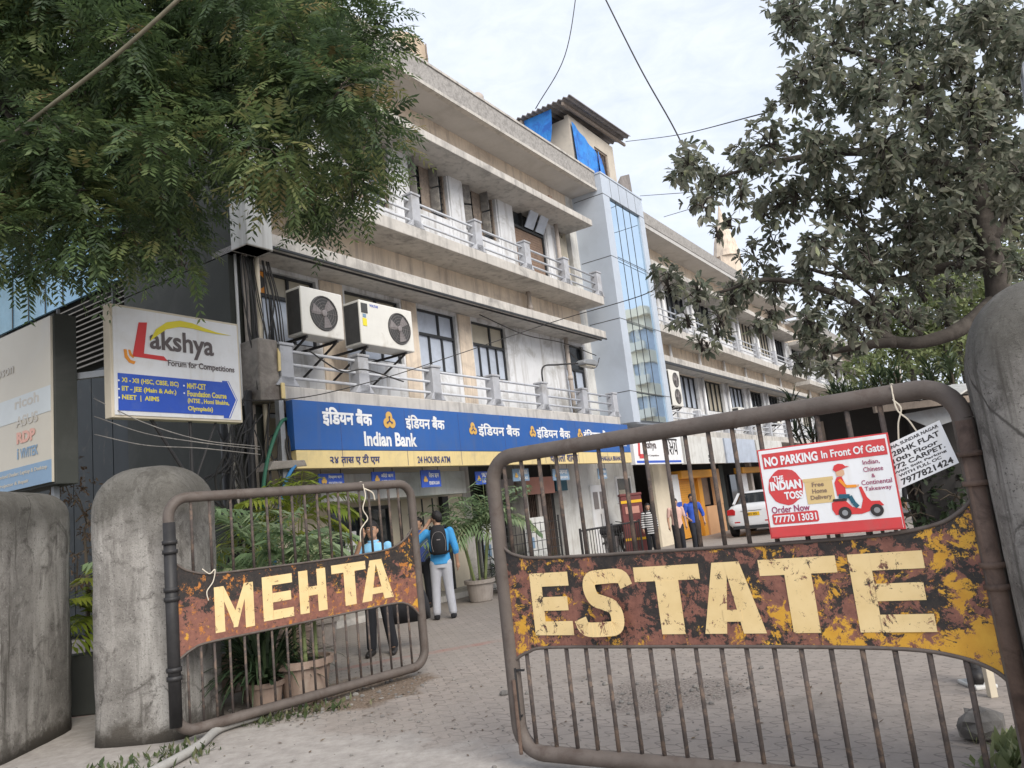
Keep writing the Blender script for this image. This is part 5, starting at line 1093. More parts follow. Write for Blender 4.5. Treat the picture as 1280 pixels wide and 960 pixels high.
    for f_ in rh.f:                             # face opening stays free of hair
        c_ = sum((nv_[i] for i in f_), Vector())/len(f_) - hc
        if not (c_.dot(hx) > .035 and c_.z < .055 and abs(c_.dot(hr)) < .075): keep.append(f_)
    rh.f = keep; rh.v = [(v[0]+rd_.uniform(-.003,.003), v[1]+rd_.uniform(-.003,.003), v[2]+rd_.uniform(-.003,.003)) for v in rh.v]
    sc(rh).build('hair', 'hair', p, smooth=True)
    ey = MB(); ir = MB(); bw = MB(); lp = MB()
    for s in (-1,1):
        e_ = hc+hx*.0885+hr*(.031*s)+Vector((0,0,.022+dz)); ey.ell(e_-hx*.004, (.012,.009,.007), 8, 6); ir.ell(e_+hx*.003, (.0055,.004,.0058), 7, 5)
        bw.tube([tuple(e_+hr*(-.016*s)+Vector((0,0,.016))+hx*.003), tuple(e_+Vector((0,0,.021))+hx*.004), tuple(e_+hr*(.018*s)+Vector((0,0,.015))-hx*.004)], [.0035,.005,.0028], 6)
    lp.tube([tuple(hc+hx*.078+hr*(-.022)+Vector((0,0,-.048+dz))), tuple(hc+hx*.091+Vector((0,0,-.045+dz))), tuple(hc+hx*.078+hr*.022+Vector((0,0,-.048+dz)))], [.004,.0075,.004], 8)
    sc(ey).build('eyes', 'eye', body); sc(ir).build('irises', 'iris', body); sc(bw).build('eyebrows', 'hair', body); sc(lp).build('lips', 'lip', body)
    return p, sc
# man with backpack, seen from behind, hand raised to his ear
p1, sc1 = person('man in sky blue shirt and pale trousers seen from behind, hand raised to his ear', -1.53, 13.25, R(6), 1.77,
    {'L': [(-.19,0,1.375), (-.40,.03,1.22), (-.15,.08,1.52)], 'R': [(.19,0,1.375), (.255,-.03,1.11), (.27,.04,.86)]},
    {'L': [(-.085,0,.88), (-.11,.02,.48), (-.13,0,.085)], 'R': [(.085,0,.88), (.10,.01,.48), (.13,-.02,.085)]},
    dict(shirt='sky_shirt', trousers='grey_trousers', shoes='black_cloth'), head_yaw=R(28), sleeve=.66)
bp = thing('backpack', 'small black backpack worn by the man in the sky blue shirt', 'backpack', (0, 0, 1.0), list(FR)[-1])
bm_ = MB(); loft(bm_, [(.0,-.19,1.02,.10,.05),(0,-.20,1.06,.125,.075),(0,-.205,1.2,.13,.085),(0,-.195,1.36,.125,.075),(0,-.175,1.46,.10,.055),(0,-.165,1.49,.06,.03)])
bm_.v = [(a*1.04, b, c*1.04) for a, b, c in bm_.v]; bm_.build('body', 'black_cloth', bp, smooth=True)
MB().tube(curve([(-.10,-.295,1.12),(-.115,-.29,1.28),(-.06,-.27,1.42),(.06,-.27,1.42),(.115,-.29,1.28),(.10,-.295,1.12)], 5), .004, 5).box(-.03,.03,-.302,-.296,1.30,1.315).build('zip', 'grey_plastic', bp)
for s in (-1, 1): MB().tube(curve([(s*.09,-.17,1.48),(s*.12,-.06,1.53),(s*.13,.08,1.47),(s*.14,.13,1.3),(s*.16,.0,1.12),(s*.10,-.16,1.08)], 6), .017, 8).build('strap', 'black_cloth', bp, smooth=True)
person('man in dark blue shirt and black trousers facing the camera beside the white panels', -2.13, 15.3, R(168), 1.72,
    {'R': [(.19,0,1.375), (.25,.03,1.12), (.13,.22,1.02)]}, {}, dict(shirt='denim_shirt', trousers='black_trousers', skin='skin'), head_yaw=R(-12), sleeve=.62, z=.0)
p3, _ = person('boy in pale blue shirt behind the left gate with one hand held to his cheek', -2.05, 10.3, R(176), 1.69,
    {'R': [(.18,0,1.365), (.25,.10,1.20), (.115,.13,1.50)]}, {'L': [(-.085,0,.88), (-.115,.01,.48), (-.16,-.02,.085)], 'R': [(.085,0,.88), (.10,.02,.48), (.12,.03,.085)]},
    dict(shirt='light_shirt', trousers='black_trousers'), head_yaw=R(6), sleeve=.35)
tb_ = thing('duffel_bag', 'black duffel bag hanging beside the boy behind the left gate', 'bag', (-1.72, 10.45, .32))
bm_ = MB(); bm_.tube(curve([(-2.02,10.5,.52),(-1.9,10.5,.53),(-1.7,10.48,.54),(-1.5,10.46,.55),(-1.42,10.46,.56)], 4), [.10]+[.19]*3+[.2]*9+[.19]*3+[.10], 16); bm_.build('body', 'black_cloth', tb_, smooth=True)
MB().tube(curve([(-1.95,10.4,.66),(-1.92,10.42,.95),(-1.86,10.44,1.3)], 6), .012, 6).tube(curve([(-1.5,10.4,.68),(-1.7,10.42,1.0),(-1.84,10.44,1.3)], 6), .012, 6).build('strap', 'black_cloth', tb_)
MB().ell((-1.52,10.28,.62), (.02,.012,.02), 8, 6).ell((-1.5,10.29,.5), (.018,.012,.018), 8, 6).build('buckle', 'galv', tb_)
person('woman in black and white striped top with long dark hair', 3.40, 22.0, R(176), 1.47, {}, {}, dict(shirt='striped_top', trousers='black_trousers'), sleeve=.9, hair='long', female=True, head_pitch=.8, shirt_len=.70)
person('man in pink short sleeved shirt walking with his head bowed', 3.98, 21.0, R(178), 1.53, {}, {'L': [(-.085,0,.88), (-.09,.10,.49), (-.09,.06,.085)], 'R': [(.085,0,.88), (.09,-.0,.49), (.09,-.14,.10)]}, dict(shirt='pink_shirt', trousers='black_trousers'), sleeve=.4, head_pitch=1.2, shirt_len=.80)
person('man in royal blue shirt with rolled sleeves walking beside the pink shirt', 4.50, 21.3, R(185), 1.60, {'L': [(-.19,0,1.375), (-.29,-.03,1.12), (-.30,.02,.88)], 'R': [(.19,0,1.375), (.25,-.02,1.12), (.18,.16,.98)]}, {'R': [(.085,0,.88), (.09,.10,.49), (.09,.06,.085)], 'L': [(-.085,0,.88), (-.09,-.0,.49), (-.09,-.14,.10)]}, dict(shirt='royal_shirt', trousers='black_trousers'), sleeve=.64, head_pitch=1.0)
person('man in black top and blue jeans walking away, half hidden by the no parking board', 8.45, 17.0, R(-10), 1.66, {}, {'L': [(-.085,0,.88), (-.09,.08,.49), (-.09,.04,.085)], 'R': [(.085,0,.88), (.09,-.02,.49), (.09,-.16,.10)]}, dict(shirt='black_cloth', trousers='blue_jeans'), sleeve=.8)

# ---------------------------------------------------------------- cars (x across, y forward from the tail, z up)
def make_car(label, x, y, h, group=None):
    key = 'K%d' % len(FR); FR[key] = (x, y, h); c = thing('parked_car', label, 'car', (0, 0, 0), key, group)
    def ring(y_, hw, zb, zt, e=4.5, n=32):
        cz, hz = (zb+zt)/2, (zt-zb)/2; o = []
        for k in range(n):
            a = 2*math.pi*k/n; ca, sa = math.cos(a), math.sin(a); q_ = (abs(ca)**e+abs(sa)**e)**(-1/e); o.append((hw*ca*q_*(1-.05*max(0, sa)), y_, cz+hz*sa*q_))
        return o
    def rings(rs, n=32):
        mb = MB(); vs = [v for r_ in rs for v in r_]; m_ = len(rs)
        return mb.add(vs, [(i*n+k, (i+1)*n+k, (i+1)*n+(k+1) % n, i*n+(k+1) % n) for i in range(m_-1) for k in range(n)] + [tuple(range(n)), tuple((m_-1)*n+k for k in range(n))[::-1]])
    rings([ring(-.02,.62,.42,.86), ring(.0,.74,.34,.98), ring(.06,.80,.28,1.045), ring(.25,.83,.24,1.075), ring(.7,.845,.22,1.08), ring(1.5,.85,.22,1.05), ring(2.8,.85,.22,1.02), ring(3.5,.83,.23,.95), ring(3.95,.79,.27,.84), ring(4.12,.70,.34,.72), ring(4.16,.6,.4,.62)]).build('body', 'car_white', c, smooth=True)
    def gl(y_, hw, z_, n=24): return [(hw*math.cos(a)*(abs(math.cos(a))**3+abs(math.sin(a))**3)**(-1/3), y_, z_) for a in [0]]
    def slab(y0, y1, hw, z_, n=28):
        cy, hy = (y0+y1)/2, (y1-y0)/2; o = []
        for k in range(n):
            a = 2*math.pi*k/n; ca, sa = math.cos(a), math.sin(a); q_ = (abs(ca)**5+abs(sa)**5)**(-1/5); o.append((hw*ca*q_, cy+hy*sa*q_, z_))
        return o
    def stack(rs, n=28):
        mb = MB(); vs = [v for r_ in rs for v in r_]; m_ = len(rs)
        return mb.add(vs, [(i*n+k, i*n+(k+1) % n, (i+1)*n+(k+1) % n, (i+1)*n+k) for i in range(m_-1) for k in range(n)] + [tuple(range(n))[::-1], tuple((m_-1)*n+k for k in range(n))])
    stack([slab(.55,3.25,.80,1.0), slab(.62,3.1,.785,1.07), slab(1.12,2.42,.655,1.40)]).build('glasshouse', 'glass_dark', c, smooth=False)
    stack([slab(1.06,2.46,.665,1.385), slab(1.05,2.46,.672,1.405), slab(1.15,2.38,.63,1.445), slab(1.4,2.2,.5,1.465)]).build('roof', 'car_white', c, smooth=True)
    for s in (-1, 1):
        MB().bar((s*.70,.66,1.06), (s*.60,1.15,1.40), .07, .05).build('pillar', 'car_white', c); MB().bar((s*.785,3.1,1.05), (s*.66,2.44,1.40), .05, .04).build('pillar', 'car_white', c); MB().bar((s*.795,1.85,1.05), (s*.672,1.8,1.40), .07, .03).build('pillar', 'dark_frame', c)
        MB().prism([(0,0),(.26,-.015),(.28,.13),(.20,.20),(.02,.17)], (s*.79-(0 if s < 0 else .0), -.012, .74), (-s,0,0), (0,.0,1), .03 if s < 0 else -.03).build('tail_light', 'tail_red', c, bevel=.01)
        for y_ in (.72, 3.3):
            w = MB(); w.lathe([(.16,-.0),(.31,0),(.315,.03),(.315,.16),(.30,.19),(.17,.19)], (s*.70, y_, .315), 28, ex=(0,1,0), ey=(0,0,1), ez=(s,0,0)); wo = w.build('wheel', 'tyre', c, smooth=False)
            w = MB(); w.lathe([(.20,0),(.20,.03),(.05,.02)], (s*.875, y_, .315), 24, ex=(0,1,0), ey=(0,0,1), ez=(s,0,0)); w.build('rim', 'alloy', wo)
        MB().prism([(0,0),(.16,.02),(.17,.10),(.02,.11)], (s*.83,2.75,1.04), (s,0,0), (0,0,1), .07).build('wing_mirror', 'car_white', c, bevel=.01)
        MB().box(s*.852, s*.858, .95, 2.9, .60, .62).build('side_strip', 'grey_plastic', c)
    MB().box(-.26,.26,-.03,-.018,.67,.79).build('number_plate', 'plate_yellow', c)
    MB().text('MH 02 AB 1234' if False else 'MH 02', (-.18,-.031,.70), EX, EZ, (0,0,.36,.06), .02).build('plate_lettering', 'black_text', c)
    MB().box(-.34,.34,-.022,-.012,.82,.85).build('boot_trim', 'alloy', c); MB().box(-.66,.66,-.03,.0,.27,.37).build('lower_bumper', 'dark_frame', c, bevel=.01)
    MB().box(-.58,-.40,-.024,-.01,.47,.51).box(.40,.58,-.024,-.01,.47,.51).build('reflector', 'tail_red', c); MB().box(-.7,.7,-.018,-.005,.545,.552).build('bumper_seam', 'grey_plastic', c)
    return c
make_car('white saloon car with yellow number plate parked by the shops, seen from behind', 7.3, 25.6, R(-29))
c2 = make_car('white car parked far off behind the shrub at the right', 14.2, 27.5, R(50))

# ---------------------------------------------------------------- motorcycles and kiosk by the railing
def motorbike(label, x, y, h, paint):
    key = 'B%d' % len(FR); FR[key] = (x, y, h); c = thing('motorcycle', label, 'motorcycle', (0,0,0), key, 'parked two-wheelers by the railing')
    for y_ in (0, 1.28):
        w = MB().tube([(0, y_+.29*math.cos(i*math.pi/12), .30+.29*math.sin(i*math.pi/12)) for i in range(25)], .045, 8, cap=False).build('wheel', 'tyre', c, smooth=True)
        sp = MB()
        for i in range(8): sp.tube([(0, y_, .3), (0, y_+.26*math.cos(i*math.pi/4), .3+.26*math.sin(i*math.pi/4))], .006, 4)
        sp.build('spokes', 'alloy', w)
    MB().tube(curve([(0,.2,.78),(0,.5,.80),(0,.72,.78)], 4), [.09,.1,.11,.12,.12,.12,.11,.1,.09], 12).build('seat', 'black_cloth', c, smooth=True)
    MB().ell((0,.92,.80), (.13,.24,.12), 14, 9).build('fuel_tank', paint, c, smooth=True); MB().box(-.12,.12,.5,.85,.28,.62).build('engine', 'grey_plastic', c, bevel=.03)
    MB().tube([(0,1.28,.3),(0,1.12,.95)], .03, 8).tube([(0,.0,.3),(0,.55,.5)], .03, 8).tube([(0,.1,.66),(0,.95,.62)], .025, 8).build('frame', 'black_iron', c)
    MB().tube([(-.34,1.0,1.02),(-.1,1.1,.98),(.1,1.1,.98),(.34,1.0,1.02)], .014, 8).build('handlebar', 'black_iron', c); MB().ell((0,1.24,.9), (.09,.07,.09), 12, 8).build('headlamp', 'alloy', c, smooth=True)
    MB().tube([(0,-.3,.52),(0,-.15,.62),(0,.08,.66),(0,.3,.6)], .05, 8).build('mudguard', paint, c, smooth=True)
    return c
motorbike('black motorcycle nearest the grille, behind the dark railing', 1.75, 22.9, R(-75), 'black_iron')
motorbike('dark blue motorcycle between the first motorcycle and the maroon box', 2.25, 23.6, R(-70), 'denim_shirt')
rl = thing('railing', 'low dark iron railing in front of the motorcycles', 'railing', (17.6, 9.3, 0), 'F')
mb = MB(); mb.tube([(16.6,9.3,1.0),(20.0,9.3,1.0)], .025, 8).tube([(16.6,9.3,.15),(20.0,9.3,.15)], .02, 8); mb.build('rails', 'black_iron', rl)
for k in range(24): MB().tube([(16.65+k*.145,9.3,.15),(16.65+k*.145,9.3,1.0)], .011, 6).build('bar', 'black_iron', rl)
for s in (16.6, 18.3, 20.0): MB().tube([(s,9.3,0),(s,9.3,1.06)], .03, 8).build('post', 'black_iron', rl)
kx = thing('notice_kiosk', 'upright maroon steel box with yellow bands beside the striped woman', 'kiosk', (3.0, 22.6, 0))
MB().box(2.74,3.34,22.5,22.95,.1,1.72).build('body', 'maroon', kx, bevel=.02); MB().box(2.72,3.36,22.48,22.97,1.72,1.80).build('cap', 'maroon', kx, bevel=.02)
MB().box(2.74,3.34,22.488,22.497,1.52,1.60).box(2.74,3.34,22.488,22.497,.46,.53).build('yellow_band', 'plate_yellow', kx)
MB().box(2.84,3.24,22.485,22.497,1.22,1.42).box(2.9,3.1,22.485,22.497,.95,1.02).build('panel', 'pink', kx); MB().box(2.8,3.28,22.55,22.9,0,.1).build('plinth', 'dark_wall', kx)
# white plastic pipe behind the left gate and grille panel fence by the bank
o = MB().tube(curve([(-3.0,10.6,.0),(-2.95,10.6,.9),(-2.75,10.55,1.22),(-2.4,10.5,1.28),(-2.1,10.6,1.27)], 8), .02, 8).build('plastic_pipe', 'white', smooth=True); tag(o, 'bent white plastic pipe behind the left gate', 'pipe')
fp_ = thing('mesh_fence', 'black welded mesh fence panel in front of the bank windows', 'fence', (14.5, 9.55, 0), 'F')
mb = MB()
for k in range(16): mb.tube([(13.0+k*.21,9.6,.1),(13.0+k*.21,9.6,1.35)], .008, 5)
for k in range(7): mb.tube([(13.0,9.6,.12+k*.2),(16.15,9.6,.12+k*.2)], .008, 5)
mb.build('mesh', 'black_iron', fp_)
for s in (13.0, 14.6, 16.15): MB().tube([(s,9.6,0),(s,9.6,1.45)], .025, 8).build('post', 'black_iron', fp_)
for s, w, lab in ((13.35,.7,'white board behind the mesh fence nearest the palm'), (15.1,.9,'larger white board behind the mesh fence by the grille')):
    o = thing('notice_board', lab, 'board', (s, 9.9, 0), 'F', 'boards behind the mesh fence'); MB().box(s, s+w, 9.9, 9.94, .3, 1.45).build('panel', 'off_white', o); MB().box(s+.1, s+.35, 9.89, 9.899, .75, 1.0).build('blue_mark', 'faded_blue', o); MB().box(s+.05,s+.1,9.94,9.98,0,1.2).box(s+w-.1,s+w-.05,9.94,9.98,0,1.2).build('leg', 'galv', o)

# shed with tin roof behind the right gate, stake, boot, stone, hose
sd_ = thing('tin_roofed_stall', 'dark stall with pale corrugated roof edge behind the right gate', 'stall', (5.3, 9.6, 0))
vs = []; n = 44
for i in range(n+1):
    x = 4.15+2.4*i/n; w = .025*math.sin(i*2*math.pi/4)
    vs += [(x, 9.0, 2.42+w), (x, 11.2, 2.72+w), (x, 9.0, 2.40+w), (x, 11.2, 2.70+w)]
fs = []
for i in range(n): a = 4*i; fs += [(a, a+4, a+5, a+1), (a+2, a+3, a+7, a+6), (a, a+2, a+6, a+4), (a+1, a+5, a+7, a+3)]
MB().add(vs, fs).build('roof', 'off_white', sd_); MB().box(5.5,6.5,10.9,11.0,0,2.55).build('back_wall', 'dark_room', sd_); MB().box(4.3,6.5,11.0,11.05,1.5,2.6).build('back_wall', 'dark_room', sd_)
for y_, z_ in ((9.05,2.33),(11,2.6)): MB().bar((4.2,y_,z_),(6.5,y_,z_),.06,.08).build('beam', 'old_wood', sd_)
for x, y in ((4.3,11.0),(6.45,9.05),(6.45,11)): MB().box(x-.04,x+.04,y-.04,y+.04,0,2.4).build('post', 'old_wood', sd_)
MB().prism([(0,0),(.8,.06),(.82,-.1),(.35,-.2)], (4.6,9.3,2.25), EX, EZ, .02).build('loose_sheet', 'galv', sd_)
o = MB().lathe([(.045,0),(.045,3.2)], (6.05,12.0,0), 10).build('thin_post', 'pipe', smooth=True); tag(o, 'thin grey post beside the man in jeans', 'post')
o = MB().box(3.02,3.07,5.60,5.65,0,.42).build('wooden_stake', 'cream_panel', bevel=.004); tag(o, 'short pale wooden stake at the foot of the right gate', 'stake')
bt_ = thing('boot', 'black boot with pale sole standing behind the right gate', 'boot', (3.15,6.0,0)); MB().tube([(3.15,6.0,.3),(3.15,6.0,.1),(3.12,5.93,.075),(3.08,5.84,.06)], [.06,.06,.055,.04], 12).build('upper', 'shoe', bt_, smooth=True); MB().box(3.04,3.2,5.81,6.06,0,.03).build('sole', 'off_white', bt_, bevel=.01)
rnd = random.Random(8); rk = MB(); rk.ell((2.52,4.84,.07), (.14,.11,.10), 9, 6); rk.v = [(a+rnd.uniform(-.02,.02), b_+rnd.uniform(-.02,.02), max(0,c+rnd.uniform(-.015,.015))) for a, b_, c in rk.v]
o = rk.build('stone', 'stone'); tag(o, 'rough grey rock on the paving at the lower right', 'rock')
o = MB().tube(curve([(-2.62,7.35,.05),(-2.86,7.05,.045),(-2.84,6.6,.04),(-2.88,6.2,.04),(-3.0,5.6,.04)], 8), .036, 10).build('pipe_length', 'hose', smooth=True); tag(o, 'pale grey pipe lying on the ground at the foot of the left gate pillar', 'pipe')
# kerb block at the foot of the left pillar and low planter behind the far-left pillar
o = MB().box(-5.6,-4.15,8.5,8.75,0,.62).build('planter_wall', 'dark_wall', bevel=.02); tag(o, 'low dark planter wall seen between the two left pillars', 'wall')
# ---------------------------------------------------------------- foliage helpers (numpy, one mesh per crown)
class Leaves:
    def __init__(s): s.v = []; s.f = []; s.t = []; s.n = 0
    def quads(s, V, T):                          # V: (N,4,3)
        N = len(V); s.v.append(V.reshape(-1,3)); s.f.append(np.arange(4*N).reshape(-1,4)+s.n); s.t.append(T); s.n += 4*N
    def build(s, name, mt, parent=None, org=None):
        v = np.concatenate(s.v); f_ = np.concatenate(s.f); t_ = np.concatenate(s.t)
        me = bpy.data.meshes.new(name); o = bpy.data.objects.new(name, me); COL.objects.link(o)
        if parent is not None: fr_, og = INFO[parent.name]; o.parent = parent; INFO[o.name] = (fr_, og)
        else: og = Vector(org); setloc(o, 'W', org)
        v = v - np.array(og)
        me.vertices.add(len(v)); me.vertices.foreach_set('co', v.astype(np.float32).ravel()); me.loops.add(f_.size); me.loops.foreach_set('vertex_index', f_.astype(np.int32).ravel())
        me.polygons.add(len(f_)); me.polygons.foreach_set('loop_start', np.arange(0, f_.size, 4, dtype=np.int32)); me.polygons.foreach_set('loop_total', np.full(len(f_), 4, np.int32))
        at = me.attributes.new('tint', 'FLOAT', 'FACE'); at.data.foreach_set('value', t_.astype(np.float32)); me.materials.append(M[mt]); me.update(calc_edges=True); me.validate(); return o
def unit(a): return a/np.maximum(np.linalg.norm(a, axis=-1, keepdims=True), 1e-9)
def leaf_quads(base, d, nrm, L_, w, fold=.0):    # kite leaf: base, right, tip, left
    side = unit(np.cross(d, nrm)); mid = base + d*(L_*.45)[:,None]
    return np.stack([base, mid + side*(w/2)[:,None] - nrm*(fold*w)[:,None], base + d*L_[:,None], mid - side*(w/2)[:,None] - nrm*(fold*w)[:,None]], 1)
M['neem_leaf'] = leafmat('neem_leaf', [(.045,.07,.034),(.07,.11,.048),(.11,.16,.06),(.19,.22,.085),(.25,.20,.09)], .45, .45)
M['dusty_leaf'] = leafmat('dusty_leaf', [(.10,.12,.085),(.16,.18,.13),(.24,.245,.19),(.34,.33,.26),(.28,.36,.11)], .42, .5)
M['bright_leaf'] = leafmat('bright_leaf', [(.14,.18,.075),(.21,.25,.11),(.32,.34,.18)], .55, .35)  # sunlit haze over the far trees is put into these pale greens
M['palm_leaf'] = leafmat('palm_leaf', [(.12,.19,.09),(.20,.29,.15),(.31,.39,.22),(.42,.44,.22)], .38, .35)
M['palm_lime'] = leafmat('palm_lime', [(.16,.22,.03),(.25,.30,.04),(.32,.34,.06)], .42, .35)
M['strap_leaf'] = leafmat('strap_leaf', [(.02,.04,.02),(.04,.065,.032),(.07,.095,.045)], .45, .2)
M['dry_leaf'] = leafmat('dry_leaf', [(.08,.05,.035),(.13,.085,.055),(.18,.13,.08)], .8, .15)
M['shrub_leaf'] = leafmat('shrub_leaf', [(.025,.045,.022),(.05,.075,.035),(.09,.115,.055)], .5, .2)
M['red_leaf'] = leafmat('red_leaf', [(.25,.04,.05),(.36,.08,.10)], .6, .2)
M['weed'] = leafmat('weed', [(.04,.065,.025),(.08,.11,.045),(.16,.15,.08)], .6, .25)
def neem_crown(clusters, per, seed):
    rg = np.random.default_rng(seed); lv = Leaves()
    for cx, cy, cz, r in clusters:
        n = max(8, int(per*(r/.38)**2)); o = rg.normal(0, 1, (n,3)); o = unit(o)*(rg.random((n,1))**.45)*r*1.15*np.array([1,1,.85])
        base = np.array([cx,cy,cz]) + o; out_ = unit(o + rg.normal(0,.35,(n,3))*r)
        d0 = unit(out_*.9 + np.array([0,0,-.22]) + rg.normal(0,.45,(n,3))); L_ = rg.uniform(.20,.46,n)*rg.uniform(.85,1.15); ct = rg.normal(.0,.16)
        tint0 = np.clip(rg.normal(.36+ct,.18,n), 0, .98); dead = rg.random(n) < .015; tint0[dead] = 1
        np_ = 8
        for k in range(1, np_+1):
            f_ = k/np_; droop = np.stack([np.zeros(n), np.zeros(n), -.26*L_*f_*f_], 1); pos = base + d0*(L_*f_)[:,None] + droop
            dd = unit(d0 + np.stack([np.zeros(n), np.zeros(n), np.full(n, -.64*f_)], 1)); up = unit(np.cross(np.cross(dd, np.array([0,0,1.])), dd)); sd = unit(np.cross(dd, up))
            ll = rg.uniform(.085,.125,n)*(1.1-.45*abs(f_-.45)); w = ll*.27
            for sg in (-1, 1):
                ld = unit(sd*sg + dd*(.55+.35*f_) + np.stack([np.zeros(n), np.zeros(n), np.full(n,-.22)],1) + rg.normal(0,.12,(n,3)))
                lv.quads(leaf_quads(pos, ld, unit(up+rg.normal(0,.25,(n,3))), ll, w), np.clip(tint0+rg.normal(0,.06,n),0,1))
    return lv
def broad_crown(clusters, per, seed, L0=.15, wr=.46, hang=.35, t_mu=.38, t_sd=.2):
    rg = np.random.default_rng(seed); lv = Leaves()
    for cx, cy, cz, r in clusters:
        n = max(10, int(per*(r/.38)**2)); o = rg.normal(0,1,(n,3)); o = unit(o)*(rg.random((n,1))**.42)*r*1.12
        # leaves gathered in rosettes at twig ends
        nr = max(3, n//7); o = o[:nr]; ct = rg.normal(0,.1)
        ax = unit(o + rg.normal(0,.5,(nr,3))*r + np.array([0,0,.1*r]))
        for k in range(7):
            a = rg.uniform(0, 2*np.pi, nr); t1 = unit(np.cross(ax, rg.normal(0,1,(nr,3)))); 
            d = unit(t1*.9 + ax*rg.uniform(.0,.8,nr)[:,None] + np.array([0,0,-hang]) + rg.normal(0,.15,(nr,3)))
            up = unit(np.cross(np.cross(d, np.array([0,0,1.])), d) + rg.normal(0,.35,(nr,3))); L_ = rg.uniform(.65,1.15,nr)*L0
            base = np.array([cx,cy,cz]) + o + rg.normal(0,.012,(nr,3)); t_ = np.clip(rg.normal(t_mu+ct,t_sd,nr),0,.86)
            q = leaf_quads(base, d, up, L_, L_*wr)
            # two-quad leaf with rounded outline: widen past the middle
            side = unit(np.cross(d, up)); m1 = base + d*(L_*.3)[:,None]; m2 = base + d*(L_*.72)[:,None]; w = (L_*wr/2)[:,None]; tip = base + d*L_[:,None] - np.array([0,0,1.])*(L_*.12)[:,None]
            lv.quads(np.stack([base, m1+side*w*.72, m2+side*w, tip], 1), t_); lv.quads(np.stack([base, tip, m2-side*w, m1-side*w*.72], 1), t_)
    return lv
def add_twigs(mb, clusters, seed, n=3, r=.008):
    rd = random.Random(seed)
    for cx, cy, cz, rr in clusters:
        for k in range(n):
            v = Vector((rd.gauss(0,1), rd.gauss(0,1), rd.gauss(0,1))).normalized()*rr*.95
            mb.tube([(cx-v.x*.3, cy-v.y*.3, cz-v.z*.3-.08), (cx+v.x*.4, cy+v.y*.4, cz+v.z*.4+.02), (cx+v.x, cy+v.y, cz+v.z)], [r*1.5, r, r*.5], 5)
    return mb
NT = [(-5.29,6.90,7.79,0.33),(-5.66,7.48,7.91,0.36),(-6.11,8.10,7.84,0.39),(-5.54,7.48,7.01,0.36),(-6.30,8.28,7.11,0.40),(-5.13,6.84,5.79,0.33),(-5.60,7.38,5.53,0.35),(-7.01,9.48,6.02,0.45),(-4.79,7.12,7.86,0.34),(-6.46,9.33,9.49,0.45),(-5.01,7.22,7.18,0.35),(-6.59,9.58,8.38,0.46),(-6.00,8.66,7.12,0.41),(-5.96,8.58,6.68,0.41),(-4.81,7.11,5.31,0.34),(-4.76,6.86,4.93,0.33),(-5.49,8.90,9.66,0.43),(-4.61,7.21,7.55,0.35),(-4.55,7.25,7.22,0.35),(-5.84,9.09,8.09,0.43),(-5.73,9.24,7.54,0.44),(-4.20,6.84,5.52,0.33),(-5.83,9.49,6.72,0.45),(-5.28,8.25,5.61,0.39),(-4.43,7.81,8.52,0.37),(-4.08,7.01,7.33,0.34),(-4.55,7.83,7.58,0.37),(-5.52,9.56,8.15,0.46),(-4.30,7.51,6.44,0.36),(-4.14,7.08,5.71,0.34),(-4.04,7.12,5.25,0.34),(-3.96,7.07,4.79,0.34),(-3.96,7.72,8.45,0.37),(-4.66,9.35,9.07,0.45),(-3.51,6.92,6.70,0.33),(-3.68,7.26,6.64,0.35),(-4.91,9.42,7.69,0.45),(-4.87,9.59,6.93,0.46),(-4.78,9.54,6.48,0.46),(-3.78,7.41,4.87,0.35),(-3.34,7.73,8.25,0.37),(-4.24,9.46,9.18,0.45),(-3.71,8.11,7.71,0.39),(-3.88,8.74,7.39,0.42),(-3.42,7.61,6.35,0.36),(-3.10,6.76,5.42,0.32),(-3.43,7.70,5.50,0.37),(-3.93,8.87,5.67,0.42),(-3.48,8.97,9.29,0.43),(-3.24,8.35,8.13,0.40),(-3.04,8.05,7.37,0.39),(-3.19,8.26,7.29,0.40),(-3.11,7.98,6.48,0.38),(-3.26,8.25,6.25,0.39),(-2.87,9.12,9.20,0.44),(-2.46,7.28,7.30,0.35),(-2.79,8.42,7.72,0.40),(-3.00,9.41,7.70,0.45),(-3.01,9.16,7.25,0.44),(-2.33,7.22,5.63,0.35),(-2.51,9.49,9.48,0.45),(-2.46,9.14,8.81,0.44),(-1.83,7.19,6.64,0.34),(-2.07,7.47,6.55,0.36),(-2.05,7.29,6.07,0.35),(-1.97,6.85,5.21,0.33),(-2.03,9.54,9.67,0.46),(-1.67,7.89,7.82,0.38),(-1.92,9.23,8.09,0.44),(-1.42,7.03,6.14,0.34),(-1.38,6.74,5.70,0.32),(-2.11,9.22,6.40,0.44),(-2.17,9.00,5.56,0.24),(-2.40,9.58,5.68,0.14),(-2.03,8.69,5.69,0.29),(-1.41,8.22,5.60,0.27),(-1.35,8.92,6.30,0.28),(-1.03,6.97,5.52,0.19),(-1.17,8.27,7.16,0.24),(-1.04,7.98,7.31,0.23),(-1.14,7.12,6.10,0.18),(-3.67,8.44,5.08,0.19),(-3.26,7.64,4.53,0.10),(-1.55,8.17,5.40,0.19),(-2.42,7.78,5.43,0.23),(-5.01,7.62,4.68,0.19),(-4.66,7.74,4.72,0.19),(-4.34,8.44,5.11,0.23)]
